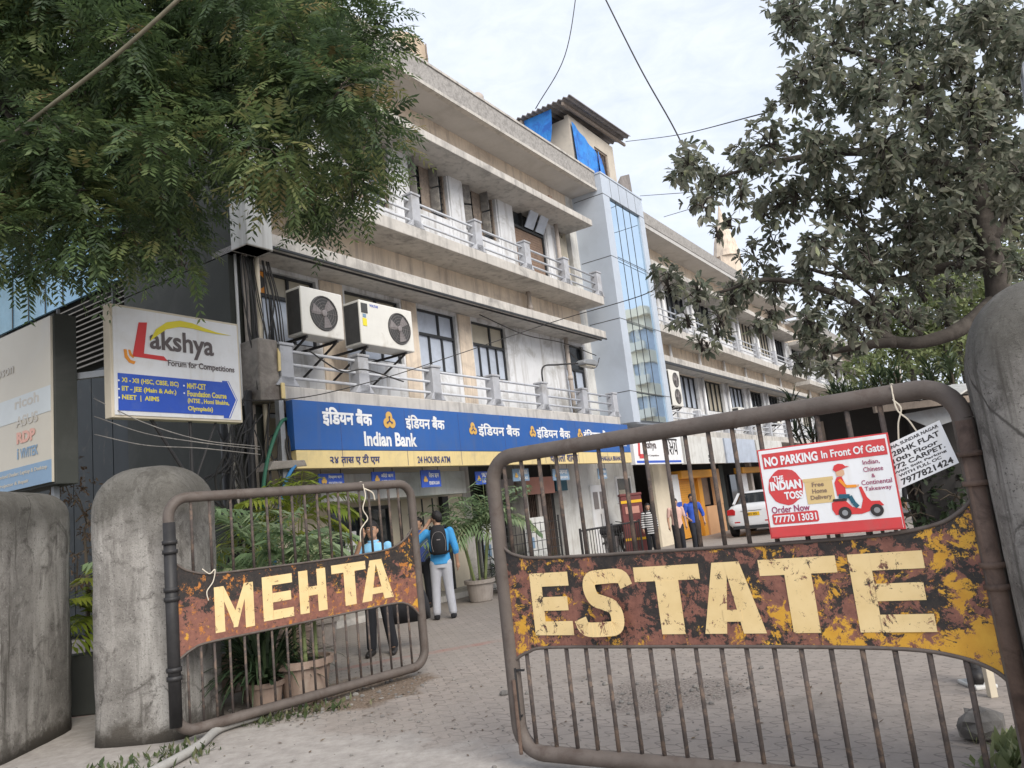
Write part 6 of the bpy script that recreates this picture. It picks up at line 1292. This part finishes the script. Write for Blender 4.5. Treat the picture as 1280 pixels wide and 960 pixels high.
RT = [(3.86,8.55,7.03,0.22),(4.31,9.11,7.59,0.20),(3.74,8.23,6.95,0.28),(4.13,7.46,6.37,0.29),(4.76,8.88,7.06,0.33),(4.67,8.52,7.29,0.35),(4.95,8.23,7.00,0.41),(5.75,9.31,7.07,0.44),(5.57,9.35,7.17,0.39),(5.46,7.62,6.36,0.27),(5.61,7.82,6.27,0.35),(5.83,8.50,6.75,0.34),(7.07,9.33,6.94,0.37),(5.79,7.49,5.83,0.30),(6.54,8.47,6.40,0.37),(3.88,8.48,7.24,0.18),(4.22,9.48,7.97,0.20),(3.53,7.46,5.90,0.20),(3.48,7.21,5.75,0.23),(3.98,7.89,6.42,0.24),(4.45,9.50,6.49,0.23),(3.25,7.18,5.60,0.18),(3.33,7.47,5.66,0.19),(3.77,9.40,6.44,0.15),(3.57,8.35,6.00,0.14),(4.46,8.59,6.10,0.30),(4.74,8.83,6.26,0.29),(4.18,8.35,6.15,0.34),(5.03,8.49,6.27,0.33),(3.99,7.24,5.31,0.31),(4.70,7.95,5.71,0.34),(4.88,7.25,5.10,0.23),(5.48,8.20,5.43,0.29),(5.28,7.85,5.62,0.29),(5.80,8.01,5.45,0.25),(6.68,8.86,6.14,0.31),(5.57,7.67,5.46,0.29),(2.02,7.34,4.89,0.19),(2.28,8.15,5.28,0.22),(2.30,8.66,5.43,0.11),(1.96,7.39,4.82,0.09),(2.88,9.11,5.40,0.22),(2.62,8.64,5.19,0.21),(2.79,7.80,5.09,0.14),(2.90,8.10,5.25,0.16),(2.92,7.47,5.08,0.24),(3.49,9.47,5.79,0.31),(3.49,7.63,4.90,0.31),(3.97,8.35,5.25,0.30),(3.31,7.26,5.00,0.22),(3.94,7.21,4.81,0.33),(5.20,9.25,5.44,0.44),(5.00,8.89,5.36,0.28),(5.06,8.36,5.16,0.36),(4.84,7.92,4.62,0.33),(5.41,8.98,5.08,0.35),(6.26,9.06,5.29,0.31),(6.09,9.03,4.99,0.36),(6.59,9.17,5.41,0.33),(2.31,8.37,4.90,0.14),(2.03,7.10,4.35,0.15),(2.47,7.26,4.51,0.14),(3.06,8.31,4.65,0.16),(3.46,8.65,4.95,0.25),(3.26,7.89,4.63,0.21),(3.11,8.01,4.62,0.27),(3.93,8.55,4.84,0.30),(4.28,8.60,4.71,0.36),(4.20,8.79,4.81,0.32),(4.29,7.69,4.14,0.28),(4.59,8.12,4.27,0.24),(4.45,8.00,4.15,0.35),(5.41,8.21,4.15,0.20),(5.76,9.23,4.50,0.27),(5.53,8.45,4.28,0.26),(2.23,7.44,4.18,0.09),(2.33,7.34,4.23,0.09),(3.40,9.12,4.55,0.15),(3.14,9.11,4.37,0.20),(3.13,7.19,3.85,0.19),(3.15,7.36,3.93,0.19),(3.35,7.88,3.97,0.15),(3.74,7.53,3.72,0.20),(3.90,8.04,3.96,0.26),(3.98,8.10,4.06,0.22),(4.42,8.09,3.87,0.27),(5.15,8.91,4.21,0.27),(4.93,8.64,3.99,0.24),(6.22,8.90,4.36,0.17),(6.15,8.83,4.22,0.20),(5.72,8.51,4.23,0.17),(2.11,9.39,4.35,0.19),(2.04,9.15,4.15,0.16),(1.87,7.16,3.49,0.13),(2.05,7.97,3.67,0.14),(2.84,9.48,3.97,0.17),(2.78,9.10,3.92,0.19),(3.22,8.83,3.90,0.16),(3.45,9.40,4.10,0.19),(3.55,8.82,3.90,0.14),(3.11,7.68,3.43,0.16),(3.80,8.79,3.67,0.16),(4.13,9.18,3.54,0.17),(3.58,7.31,3.26,0.13),(3.84,7.96,3.33,0.12),(4.40,7.90,3.41,0.13),(4.70,8.50,3.60,0.15),(1.79,7.39,3.29,0.10),(2.09,9.23,3.68,0.10),(2.28,8.00,3.41,0.15),(2.43,8.72,3.44,0.13),(2.93,8.91,3.47,0.11),(2.47,7.37,3.16,0.10),(3.46,8.73,3.22,0.18),(3.44,8.61,3.24,0.17),(3.13,7.40,2.68,0.14),(3.94,8.83,3.05,0.14),(4.76,8.20,3.17,0.14),(5.08,8.82,3.38,0.11),(2.09,7.96,3.12,0.09),(1.84,7.20,3.00,0.08),(3.02,7.95,2.85,0.13),(3.37,8.95,2.98,0.13),(3.95,7.75,3.51,0.12),(4.48,8.85,3.98,0.18),(4.04,8.88,3.37,0.14),(3.48,7.45,2.97,0.12),(5.23,8.46,3.90,0.18),(4.39,7.17,3.54,0.17),(5.32,8.02,3.60,0.18),(6.22,9.44,4.05,0.18),(5.48,8.26,3.81,0.18),(6.17,8.95,3.80,0.13),(5.68,8.21,3.67,0.15),(4.89,8.30,3.51,0.11),(5.65,9.40,3.77,0.17),(5.71,8.60,4.61,0.24),(4.59,7.29,4.11,0.16),(5.92,9.19,4.54,0.21),(6.02,8.54,4.75,0.24),(5.61,7.92,4.33,0.22),(5.72,8.15,4.34,0.23),(3.84,7.20,3.07,0.09),(4.31,8.29,3.37,0.10),(3.95,8.66,3.34,0.12),(3.61,8.06,3.24,0.13),(3.29,7.98,2.92,0.12),(3.19,7.64,2.92,0.11),(4.87,7.44,5.70,0.21),(5.05,7.51,5.73,0.16),(4.94,7.36,5.66,0.14),(4.83,7.15,4.74,0.16),(4.97,7.22,4.79,0.22),(6.46,9.42,5.77,0.21),(4.84,7.50,4.52,0.19),(4.77,7.22,4.32,0.16),(5.46,8.22,4.72,0.24),(5.71,7.74,4.73,0.17),(5.35,7.32,4.47,0.17),(5.13,7.11,4.29,0.18),(4.44,7.19,5.12,0.17),(4.65,7.58,5.11,0.25),(6.10,9.30,5.94,0.29),(6.63,8.56,6.25,0.19),(7.08,9.14,6.55,0.20),(6.45,8.73,6.25,0.20),(6.67,8.86,7.07,0.27),(5.94,7.97,6.37,0.26),(6.02,8.25,6.69,0.26),(5.20,8.55,4.38,0.21),(4.64,7.47,3.96,0.16),(5.57,8.92,4.53,0.19),(5.97,9.12,4.35,0.13),(5.31,8.18,3.90,0.15),(5.24,7.99,3.87,0.12),(5.10,7.35,3.98,0.18),(6.17,8.66,4.47,0.15),(6.07,8.65,4.50,0.15),(5.56,9.42,4.58,0.18),(5.15,8.97,4.27,0.19),(4.42,7.55,3.78,0.17),(4.00,7.37,4.66,0.23),(4.89,9.24,5.07,0.22),(4.87,9.09,5.22,0.22),(4.57,9.19,3.44,0.14),(3.62,7.37,3.08,0.10),(3.10,7.59,3.16,0.14),(2.92,7.29,3.13,0.13),(2.96,8.43,3.50,0.10),(3.08,8.55,3.53,0.13),(4.28,7.90,3.15,0.13),(4.10,7.50,3.10,0.09),(3.18,9.47,4.16,0.19),(2.65,8.10,3.76,0.14),(3.40,8.26,3.87,0.16),(3.82,9.31,4.28,0.18),(3.27,7.33,3.45,0.10),(3.96,8.63,3.91,0.14)]
BG = [(12.36,24.90,6.11,0.81),(13.51,24.68,6.46,0.92),(14.37,24.31,6.53,0.91),(12.50,24.18,5.26,0.72),(12.19,21.43,4.72,0.70),(15.11,24.88,5.38,0.81),(13.43,21.35,5.96,0.80),(11.75,20.62,6.87,0.62),(14.17,22.50,7.44,0.79),(15.77,23.66,7.64,0.89),(9.86,21.71,4.34,0.54)]
# neem on the left
nm = thing('neem_tree', 'dark green neem tree with feathery leaves hanging over the upper left', 'tree', (-8.2, 8.4, 0))
tr_ = MB().tube(curve([(-8.2,8.4,0),(-8.1,8.3,2),(-7.95,8.2,4.6),(-7.73,8.0,6.89)], 6), [.30-.006*i for i in range(19)], 14)
tr_.build('trunk', 'bark', nm, smooth=True)
lm = MB()
for r0_, pts in ((.11,[(-7.73,8.0,6.89),(-6.54,8.0,6.84),(-5.44,8.0,6.81),(-4.45,8.2,6.9),(-3.4,8.4,7.0),(-2.39,8.5,6.83),(-1.65,8.6,6.59)]), (.04,[(-5.44,8.0,6.81),(-4.77,7.8,5.95),(-4.34,7.8,5.25),(-4.06,7.9,4.8)]), (.035,[(-4.45,8.2,6.9),(-3.68,8.1,6.06),(-3.48,8.0,5.23),(-3.43,8.0,4.58)]), (.035,[(-3.4,8.4,7.0),(-2.77,8.4,6.3),(-2.23,8.4,5.73),(-2.03,8.4,5.22)]), (.06,[(-4.45,8.2,6.9),(-3.55,8.6,7.78),(-2.5,8.8,8.23),(-1.6,9.0,8.61)]), (.03,[(-2.39,8.5,6.83),(-1.72,8.7,7.4),(-1.11,8.8,7.73)])):
    c_ = curve(pts, 6); lm.tube(c_, [r0_*(1-.85*i/len(c_)) for i in range(len(c_))], 9)
add_twigs(lm, NT, 2, 2, .007).build('limb', 'bark', nm, smooth=True)
neem_crown(NT, 105, 11).build('crown', 'neem_leaf', nm)
# broad-leaved tree on the right
rt = thing('broadleaf_tree', 'large dusty broad leaved tree with spreading limbs on the right', 'tree', (5.2, 8.0, 0))
c_ = curve([(5.15,7.95,0),(5.2,8,1.6),(5.22,8.0,3.0),(5.26,8.0,3.52),(5.34,8.1,4.23),(5.52,8.3,5.16),(5.73,8.4,6.09),(5.99,8.6,7.04)], 6)
MB().tube(c_, [.155*(1-.70*(i/len(c_))**1.1) for i in range(len(c_))], 16).build('trunk', 'bark', rt, smooth=True)
lm = MB()
for r0_, pts in ((.09,[(5.2,8.0,3.25),(4.75,7.9,2.99),(4.4,7.9,2.89),(4.06,7.9,2.9),(3.89,8.0,3.08),(3.78,8.1,3.41),(3.43,8.2,3.66),(2.92,8.2,3.81),(2.38,8.2,3.73)]), (.075,[(5.21,8.0,3.66),(4.97,8.4,3.77),(4.52,8.6,3.74),(3.94,8.7,3.89),(3.37,8.6,4.07)]), (.08,[(5.44,8.2,4.73),(4.96,8.4,5.07),(4.25,8.4,5.26),(3.33,8.2,5.17),(2.53,8.0,4.98)]), (.07,[(5.58,8.3,5.44),(5.2,8.5,6.01),(4.51,8.3,6.38),(3.86,8.2,6.65)]), (.06,[(4.02,7.9,2.91),(3.73,8.0,2.93),(3.47,8.2,2.93),(3.16,8.3,2.94)]), (.06,[(5.31,8.0,3.92),(5.86,8.2,4.49),(6.31,8.4,5.31)]), (.03,[(4.3,7.9,2.95),(4.05,8.0,3.3),(3.7,8.0,3.7),(3.3,8.1,4.2)]), (.028,[(4.0,7.95,2.95),(3.95,8,3.6),(3.8,8.1,4.1)]), (.03,[(4.5,8.6,3.78),(4.3,8.5,4.2),(4.0,8.5,4.6)])):
    c_ = curve(pts, 6); lm.tube(c_, [r0_*(1-.85*i/len(c_)) for i in range(len(c_))], 10)
add_twigs(lm, RT, 5, 7, .007).build('limb', 'bark', rt, smooth=True)
broad_crown(RT, 440, 21, .118, .42).build('crown', 'dusty_leaf', rt)
# bright trees far behind
for i, (idx, lab) in enumerate((((0,3,5,10), 'pale green tree far behind the heavy limb, nearest the office block'), ((1,4,7,9), 'pale green tree behind the dracaenas in the middle of the far row'), ((2,6,8), 'pale green tree farthest right behind the pillar'))):
    cs = [BG[k] for k in idx]; bx, by = sum(c[0] for c in cs)/len(cs), sum(c[1] for c in cs)/len(cs)
    t_ = thing('background_tree', lab, 'tree', (bx, by, 0), group='bright trees beyond the yard')
    MB().tube([(bx,by,0),(bx+.1,by,2.5),(bx,by,5.5)], [.2,.16,.06], 10).build('trunk', 'bark', t_, smooth=True)
    cs2 = [(c[0]+dx*c[3], c[1]+dy*c[3], c[2]+dz*c[3], c[3]*1.15) for c in cs for dx, dy, dz in ((0,0,0),(.7,.3,.5),(-.6,.4,-.6))]
    add_twigs(MB(), cs2, i, 2, .02).build('limb', 'bark', t_); broad_crown(cs2, 75, 30+i, .22, .4, .2, .45, .25).build('crown', 'bright_leaf', t_)
def clip_gate(lv):                               # fronds press against the gate but do not grow through it
    gx, gy, ga = FR['GL']; v = np.concatenate(lv.v).reshape(-1,4,3); t_ = np.concatenate(lv.t)
    dist = (-(v[:,:,0]-gx)*math.sin(ga) + (v[:,:,1]-gy)*math.cos(ga)).min(1); keep = (dist > .05) | (v[:,:,0].min(1) > -.9)
    lv.v = [v[keep].reshape(-1,3)]; lv.t = [t_[keep]]; lv.f = [np.arange(4*int(keep.sum())).reshape(-1,4)]; lv.n = 4*int(keep.sum())
# ---------------------------------------------------------------- palms and potted plants
def palm_leaves(lv, base, heads, rg, nf, length, wid=.052, elev=(.35,1.3), leaf=.26, pairs=15):
    for h in heads:
        h = np.array(h); az0 = rg.uniform(0, 6.28)
        for i in range(nf):
            az = az0+i*2.4+rg.normal(0,.25); el = rg.uniform(*elev); L_ = length*rg.uniform(.75,1.1); d = np.array([math.cos(az)*math.cos(el), math.sin(az)*math.cos(el), math.sin(el)]); hor = np.array([math.cos(az), math.sin(az), 0])
            pts = []; p = h.copy(); dd = d.copy(); n = pairs; tint = np.clip(rg.normal(.42,.18),0,1)
            for k in range(n+1):
                pts.append((p.copy(), dd.copy())); p = p + dd*L_/n; dd = unit(dd + np.array([0,0,-1.9/n])*(1.1-math.sin(el)*.4))
            for k in range(2, n+1):
                p, dd = pts[k]; f_ = k/n; side = unit(np.cross(dd, np.array([0,0,1.]))); ll = leaf*(math.sin(min(1,f_*.9+.12)*math.pi)**.6)*rg.uniform(.85,1.1)
                for sg in (-1,1):
                    ld = unit(side*sg + dd*.75 + np.array([0,0,.25-.55*f_]) ); up = unit(np.cross(side*sg, ld) if False else np.array([0,0,1.])+rg.normal(0,.2,3))
                    b_ = p[None]; mid = p+ld*ll*.55; tip = p+ld*ll+np.array([0,0,-.28*ll]); sd = unit(np.cross(ld, up))*wid/2
                    lv.quads(np.array([[p, mid+sd, tip, mid-sd]]), np.array([np.clip(tint+rg.normal(0,.07),0,1)]))
            q = [x[0] for x in pts]
            for a, c in zip(q[:-1], q[1:]):
                s_ = np.array([.006,0,0]) if abs(dd[0]) < .7 else np.array([0,.006,0]); lv.quads(np.array([[a-s_, a+s_, c+s_, c-s_]]), np.array([.9]))
def pot(root, x, y, r, h, mt='pot'):
    MB().lathe([(r*.72,0),(r*.78,.02),(r*.95,h*.82),(r*1.08,h*.83),(r*1.1,h),(r*.98,h),(r*.96,h*.9),(.01,h*.9)], (x,y,0), 28).build('pot', mt, root, smooth=False)
    MB().lathe([(r*.95,h*.905),(.01,h*.93)], (x,y,0), 18).build('soil', 'soil', root)
def potted_palm(label, x, y, r, h, nstem, zh, nf, length, seed, mt='pot', leafm='palm_leaf', leaf=.40, spread=.28, potted=True, group='palms in the yard'):
    rg = np.random.default_rng(seed); t_ = thing('potted_palm' if potted else 'palm', label, 'palm', (x, y, 0), group=group)
    if potted: pot(t_, x, y, r, h, mt)
    st = MB(); heads = []
    for i in range(nstem):
        a = i*2.4+rg.uniform(0,1); bx, by = x+.45*r*math.cos(a), y+.45*r*math.sin(a); hx_, hy_ = x+spread*math.cos(a), y+spread*math.sin(a); hz = zh*rg.uniform(.72,1.05)
        c_ = curve([(bx,by,h*.85 if potted else 0),((bx+hx_)/2,(by+hy_)/2,(h+hz)/2),(hx_,hy_,hz)], 5); st.tube(c_, [.024-.012*k/len(c_) for k in range(len(c_))], 8); heads.append((hx_,hy_,hz))
    st.build('stem', 'palm_stem', t_, smooth=True); lv = Leaves(); palm_leaves(lv, None, heads, rg, nf, length, leaf=leaf); clip_gate(lv); lv.build('fronds', leafm, t_); return t_
potted_palm('areca palm in a brown pot behind the lower rail of the left gate', -2.40, 8.08, .27, .40, 4, 1.3, 4, .72, 1, leaf=.38, spread=.14)
potted_palm('areca palm with pale arching fronds behind the middle of the left gate', -3.35, 9.35, .25, .38, 3, 1.5, 6, 1.3, 2, leaf=.52)
potted_palm('areca palm at the corner beside the cables behind the left gate', -3.5, 9.0, .25, .38, 3, 1.3, 6, 1.3, 3, leaf=.52)
potted_palm('yellow green palm under the blue end of the bank signboard', -3.4, 11.0, .25, .4, 3, 2.1, 6, 1.0, 4, leaf=.5, leafm='palm_lime')
potted_palm('palm in a grey pot beside the ATM steps behind the boy', -3.2, 11.6, .28, .42, 3, 1.2, 5, 1.0, 5, 'pot_grey')
potted_palm('tall areca palm in a grey pot to the right of the man with the backpack', -1.05, 15.35, .28, .42, 6, 1.45, 6, 1.3, 6, 'pot_grey', spread=.30, leaf=.46)
potted_palm('palm between the far-left pillar and the left gate pillar', -4.75, 9.25, .25, .4, 5, 1.0, 6, .9, 7, leafm='palm_lime')
def strap_plant(label, x, y, r, h, n, L_, seed, mt='pot', leafm='strap_leaf', up=.9):
    rg = np.random.default_rng(seed); t_ = thing('potted_plant', label, 'plant', (x, y, 0), group='small potted plants'); pot(t_, x, y, r, h, mt); lv = Leaves()
    for i in range(n):
        az = rg.uniform(0,6.28); el = rg.uniform(.5,1.35); d = np.array([math.cos(az)*math.cos(el), math.sin(az)*math.cos(el), math.sin(el)]); p = np.array([x+.4*r*math.cos(az), y+.4*r*math.sin(az), h*.9]); l = L_*rg.uniform(.6,1.1); t0 = np.clip(rg.normal(.45,.2),0,1); side = unit(np.cross(d, np.array([0,0,1.])))
        for k in range(7):
            q = p + d*l/7; w0, w1 = .016*math.sin(math.pi*(k/7*.85+.12)), .016*math.sin(math.pi*((k+1)/7*.85+.12)); lv.quads(np.array([[p-side*w0, p+side*w0, q+side*w1, q-side*w1]]), np.array([t0])); p = q; d = unit(d+np.array([0,0,-up/3.2]))
    clip_gate(lv); lv.build('leaves', leafm, t_)
strap_plant('drooping grass-leaved plant in a small pot behind the bars of the left gate', -2.72, 7.85, .17, .26, 150, 1.0, 1)
strap_plant('dark strap leaved plant in a pot next to the areca stems behind the left gate', -2.95, 8.3, .2, .32, 120, .9, 2)
strap_plant('bushy green plant in a pot behind the top corner of the right gate', -.15, 18.6, .22, .35, 120, .75, 3, 'pot_grey', 'weed')
strap_plant('low green plant in a pot in front of the collapsible grille', .35, 19.2, .2, .3, 120, .6, 4, 'pot_grey', 'weed')
strap_plant('plant in a grey pot at the foot of the mesh fence', -.6, 16.6, .22, .35, 110, .8, 5, 'pot_grey')
# leafy shrubs, dracaenas, dry creeper
def shrub(label, x, y, z, cl, mt, L0, per, seed, name='shrub', wr=.45):
    t_ = thing(name, label, 'shrub', (x, y, 0), group=None); add_twigs(MB().tube([(x,y,0),(x+.03,y,z*.6),(x,y,z)], [.03,.025,.012], 8), cl, seed, 4, .008).build('stem', 'twig', t_); broad_crown(cl, per, seed, L0, wr, .2, .45, .25).build('leaves', mt, t_)
shrub('leafy dark green shrub behind the right end of the right gate', 5.6, 11.0, 1.4, [(5.35,11.0,1.0,.30),(5.65,11.1,1.25,.32),(5.9,11.0,.9,.32),(5.6,10.9,.6,.32),(5.9,10.8,1.2,.3),(5.45,10.9,1.35,.26),(6.1,11.0,.6,.3),(6.0,11.1,1.35,.28),(5.3,11,.55,.28)], 'shrub_leaf', .12, 110, 41)
shrub('small reddish shrub beside the man in jeans', 5.2, 11.3, 1.1, [(5.2,11.3,.95,.18),(5.25,11.2,.7,.2),(5.15,11.3,.5,.2)], 'red_leaf', .09, 70, 42)
o = MB().tube([(5.72,11.6,0),(5.7,11.6,1.3),(5.62,11.6,2.9)], [.07,.06,.05], 10).build('slender_trunk', 'bark', smooth=True); tag(o, 'slender bare trunk rising through the dark green shrub', 'trunk')
shrub('dry brown creeper on the wall between billboard and left gate pillar', -5.3, 9.3, 2.0, [(-5.3,9.3,2.2,.35),(-5.1,9.4,1.8,.38),(-5.4,9.3,1.4,.4),(-5.0,9.5,1.3,.35),(-5.5,9.2,2.6,.3)], 'dry_leaf', .07, 230, 43, wr=.3)
rg = np.random.default_rng(9)
for i, (x, y, z) in enumerate(((5.0,11.6,2.75),(5.35,12.0,2.85),(5.75,11.5,2.8),(6.15,11.9,2.9),(6.5,11.5,3.0),(4.6,12.2,2.65))):
    t_ = thing('dracaena', ['spiky dracaena clump behind the gate rail, second from the left','spiky dracaena clump behind the gate rail, third from the left','spiky dracaena clump in the middle behind the heavy limb','spiky dracaena clump second from the domed pillar','spiky dracaena clump touching the domed pillar','spiky dracaena clump nearest the office block'][i], 'plant', (x, y, 0), group='dracaenas above the stall')
    st = MB(); lv = Leaves()
    for k in range(6):
        hx_, hy_, hz = x+rg.uniform(-.3,.3), y+rg.uniform(-.2,.2), z+rg.uniform(-.35,.3); st.tube([(x,y,0),(x,y,1.5),(hx_,hy_,hz)], [.03,.025,.015], 7)
        for j in range(34):
            az, el = rg.uniform(0,6.28), rg.uniform(-.2,1.4); d = np.array([math.cos(az)*math.cos(el), math.sin(az)*math.cos(el), math.sin(el)]); b_ = np.array([hx_,hy_,hz-.02*(j % 12)]); l = rg.uniform(.25,.42); sd = unit(np.cross(d, np.array([0,0,1.]))+1e-6)*.017; t0 = np.clip(rg.normal(.45,.2),0,1)
            m_ = b_+d*l*.5; lv.quads(np.array([[b_, m_+sd, m_+d*l*.5+np.array([0,0,-.06]), m_-sd]]), np.array([t0]))
    st.build('stem', 'twig', t_); lv.build('leaves', 'shrub_leaf', t_)
# weeds, litter, pebbles: nobody could count them
def scatter_grass(label, spots, n, seed, mt='weed', hmax=.12, name='weeds', cat='weeds'):
    rg = np.random.default_rng(seed); lv = Leaves()
    for x, y, rx, ry in spots:
        for i in range(n):
            p = np.array([x+rg.normal(0,rx), y+rg.normal(0,ry), 0]); az, el = rg.uniform(0,6.28), rg.uniform(.3,1.4); d = np.array([math.cos(az)*math.cos(el), math.sin(az)*math.cos(el), math.sin(el)]); l = rg.uniform(.3,1)*hmax; sd = np.array([-math.sin(az), math.cos(az), 0])*l*rg.uniform(.08,.25); m_ = p+d*l*.55
            lv.quads(np.array([[p, m_+sd, p+d*l, m_-sd]]), np.array([rg.random()]))
    o = lv.build(name, mt, org=(spots[0][0], spots[0][1], 0)); tag(o, label, cat, kind='stuff')
scatter_grass('small green weeds at the foot of the left gate and pillar', [(-3.1,6.35,.2,.2),(-2.9,6.55,.15,.12),(-3.3,6.2,.2,.15),(-2.55,7.3,.12,.1),(-2.1,7.55,.25,.12),(-2.4,7.4,.2,.1)], 95, 1, 'weed', .10)
scatter_grass('pale green leafy weeds at the foot of the right pillar', [(2.42,4.3,.10,.08),(2.55,4.5,.10,.1)], 120, 2, 'bright_leaf', .17)
rg = np.random.default_rng(4); pb_ = MB()
for cx, cy, sx, sy, n in ((1.0,6.7,.4,.3,170),(-1.9,8.1,.5,.3,140),(-2.3,7.5,.3,.2,90),(0,7.5,2.0,2.0,70),(-1.5,6.6,.8,.6,60)):
    for i in range(n):
        r = float(rg.gamma(2,.0042)+.003); pb_.ell((cx+rg.normal(0,sx), cy+rg.normal(0,sy), r*.3), (r, r*rg.uniform(.6,1), r*.7), 6, 4)
o = pb_.build('pebbles', 'stone'); tag(o, 'scattered pebbles and grit on the worn paving', 'gravel', kind='stuff')
lv = Leaves(); N = 260; c = np.stack([rg.normal(-.6,1.6,N), rg.normal(7.3,1.2,N), np.full(N,.006)],1); a = rg.uniform(0,6.28,N); d = np.stack([np.cos(a),np.sin(a),rg.uniform(0,.25,N)],1); lv.quads(leaf_quads(c, d, np.tile([0,0,1.],(N,1)), rg.uniform(.02,.06,N), rg.uniform(.01,.025,N)), rg.random(N))
o = lv.build('fallen_leaves', 'dry_leaf', org=(-.6,7.3,0)); tag(o, 'dry fallen leaves on the yard paving', 'leaves', kind='stuff')
# ---------------------------------------------------------------- wires, lantern and distant buildings
for pts, r, mt_, lab in (([(-2.1,5.9,6.6),(-2.43,6.0,6.38),(-3.14,6.2,6.01),(-3.97,6.5,5.74),(-4.91,7.0,5.62),(-6.5,8,5.6)], .019, 'wire_tan', 'thick tan cable slanting across the neem tree'),
    ([(3.9,21,19.5),(3.48,22.0,17.83),(2.84,22.5,15.72),(1.74,23.0,14.3)], .016, 'wire', 'sagging wire dropping to the rooftop room'),
    ([(2.4,14.0,12.6),(2.65,14.0,11.78),(3.21,14.0,9.95),(3.66,14.0,8.69),(3.89,14.0,7.91),(4.0,14,7.5)], .014, 'wire', 'curved wire falling from the top edge into the right tree'),
    ([(5.05,26.0,14.3),(5.41,20.0,11.4),(4.76,12.0,7.7)], .012, 'wire', 'faint straight wire from the rooftop room to the right tree'),
    ([(6.01,26.0,11.31),(5.76,20.0,9.31),(5.35,14.0,7.49)], .01, 'wire', 'faint wire level with the top of the glass tower'),
    ([(5.08,25.0,11.78),(5.04,18.0,8.87),(3.75,12.0,6.43)], .01, 'wire', 'short faint wire between tower roof and right tree'),
    ([(-5.2,11.3,3.9),(-3.51,11.5,3.68),(-2.27,12.0,3.89),(-1.05,13.0,4.36),(.87,14.0,5.02),(2.2,12.0,4.8),(2.19,10.0,4.45)], .008, 'wire', 'thin wire strung across the bank front below the windows')):
    o = MB().tube(curve(pts, 8), r, 6).build('overhead_wire', mt_, smooth=True); tag(o, lab, 'wire', 'wires strung over the yard')
FR['BW'] = (0, 0, 0)
for k, (za, zb, xo) in enumerate(((3.35,2.75,-4.3),(3.15,2.72,-4.3),(2.95,2.66,-4.3))):
    o = MB().tube(curve([(-4.6,8.3,za),(-4.0,8.2,(za+zb)/2-.05),(-3.35,8.1,zb-.02),(-2.9,8.6,zb-.1)], 8), .006, 6).build('service_wire', 'stone', smooth=True); tag(o, ['topmost of the three wires from the billboard to the pillar','middle one of the three wires from the billboard to the pillar','lowest of the three wires from the billboard to the pillar'][k], 'wire', 'wires from the billboard')
ln = thing('street_lantern', 'grey framed lantern cut by the right edge of the photo', 'lamp', (3.86, 4.9, 0))
MB().lathe([(.05,0),(.04,3.5),(.06,3.55)], (3.88,4.9,0), 12).build('post', 'galv', ln, smooth=True)
MB().lathe([(.07,3.62),(.17,3.98),(.15,4.2)], (3.88,4.9,0), 6).build('glass', 'pale_pane', ln)
fr_ = MB()
for i in range(6):
    a = i*math.pi/3; q_ = lambda r, z: (3.88+r*math.cos(a), 4.9+r*math.sin(a), z); fr_.tube([q_(.075,3.6), q_(.178,3.98), q_(.158,4.21)], .013, 6)
fr_.lathe([(.17,4.2),(.16,4.24),(.03,4.36)], (3.88,4.9,0), 6).lathe([(.085,3.54),(.085,3.62)], (3.88,4.9,0), 6).build('frame', 'galv', ln)
MB().bar((3.88,4.9,3.5),(3.88,4.9,3.6),.05,.05).build('neck', 'galv', ln)
tw = thing('distant_tower', 'pale yellow tower top showing through the right tree', 'building', (22, 70, 0))
MB().box(20.6,22.4,69,71,0,23).build('shaft', 'beige_wall', tw); MB().lathe([(1.3,0),(1.0,1.6),(.4,3.4),(.05,5.2)], (21.5,70,23), 12).build('spire', 'beige_wall', tw)
for k in range(6): MB().box(21.2,21.8,68.95,69,4+k*3,5.4+k*3).build('window', 'dark_pane', tw)
db = thing('distant_flats', 'pale blue grey flats beyond the end of the yard', 'building', (27, 66, 0))
wl = MB().box(24,31,66,76,0,13.5).build('wall', 'pale_pane', db)
for i in range(4):
    for j in range(4): MB().box(24.6+i*1.7,25.6+i*1.7,65.95,66,1.5+j*3,2.9+j*3).build('window', 'dark_pane', wl)
hedge = thing('boundary_wall', 'low grey compound wall along the right side of the yard', 'wall', (9.5, 22, 0))
MB().box(12.4,30,33,33.2,0,1.8).build('wall', 'left_grey', hedge)
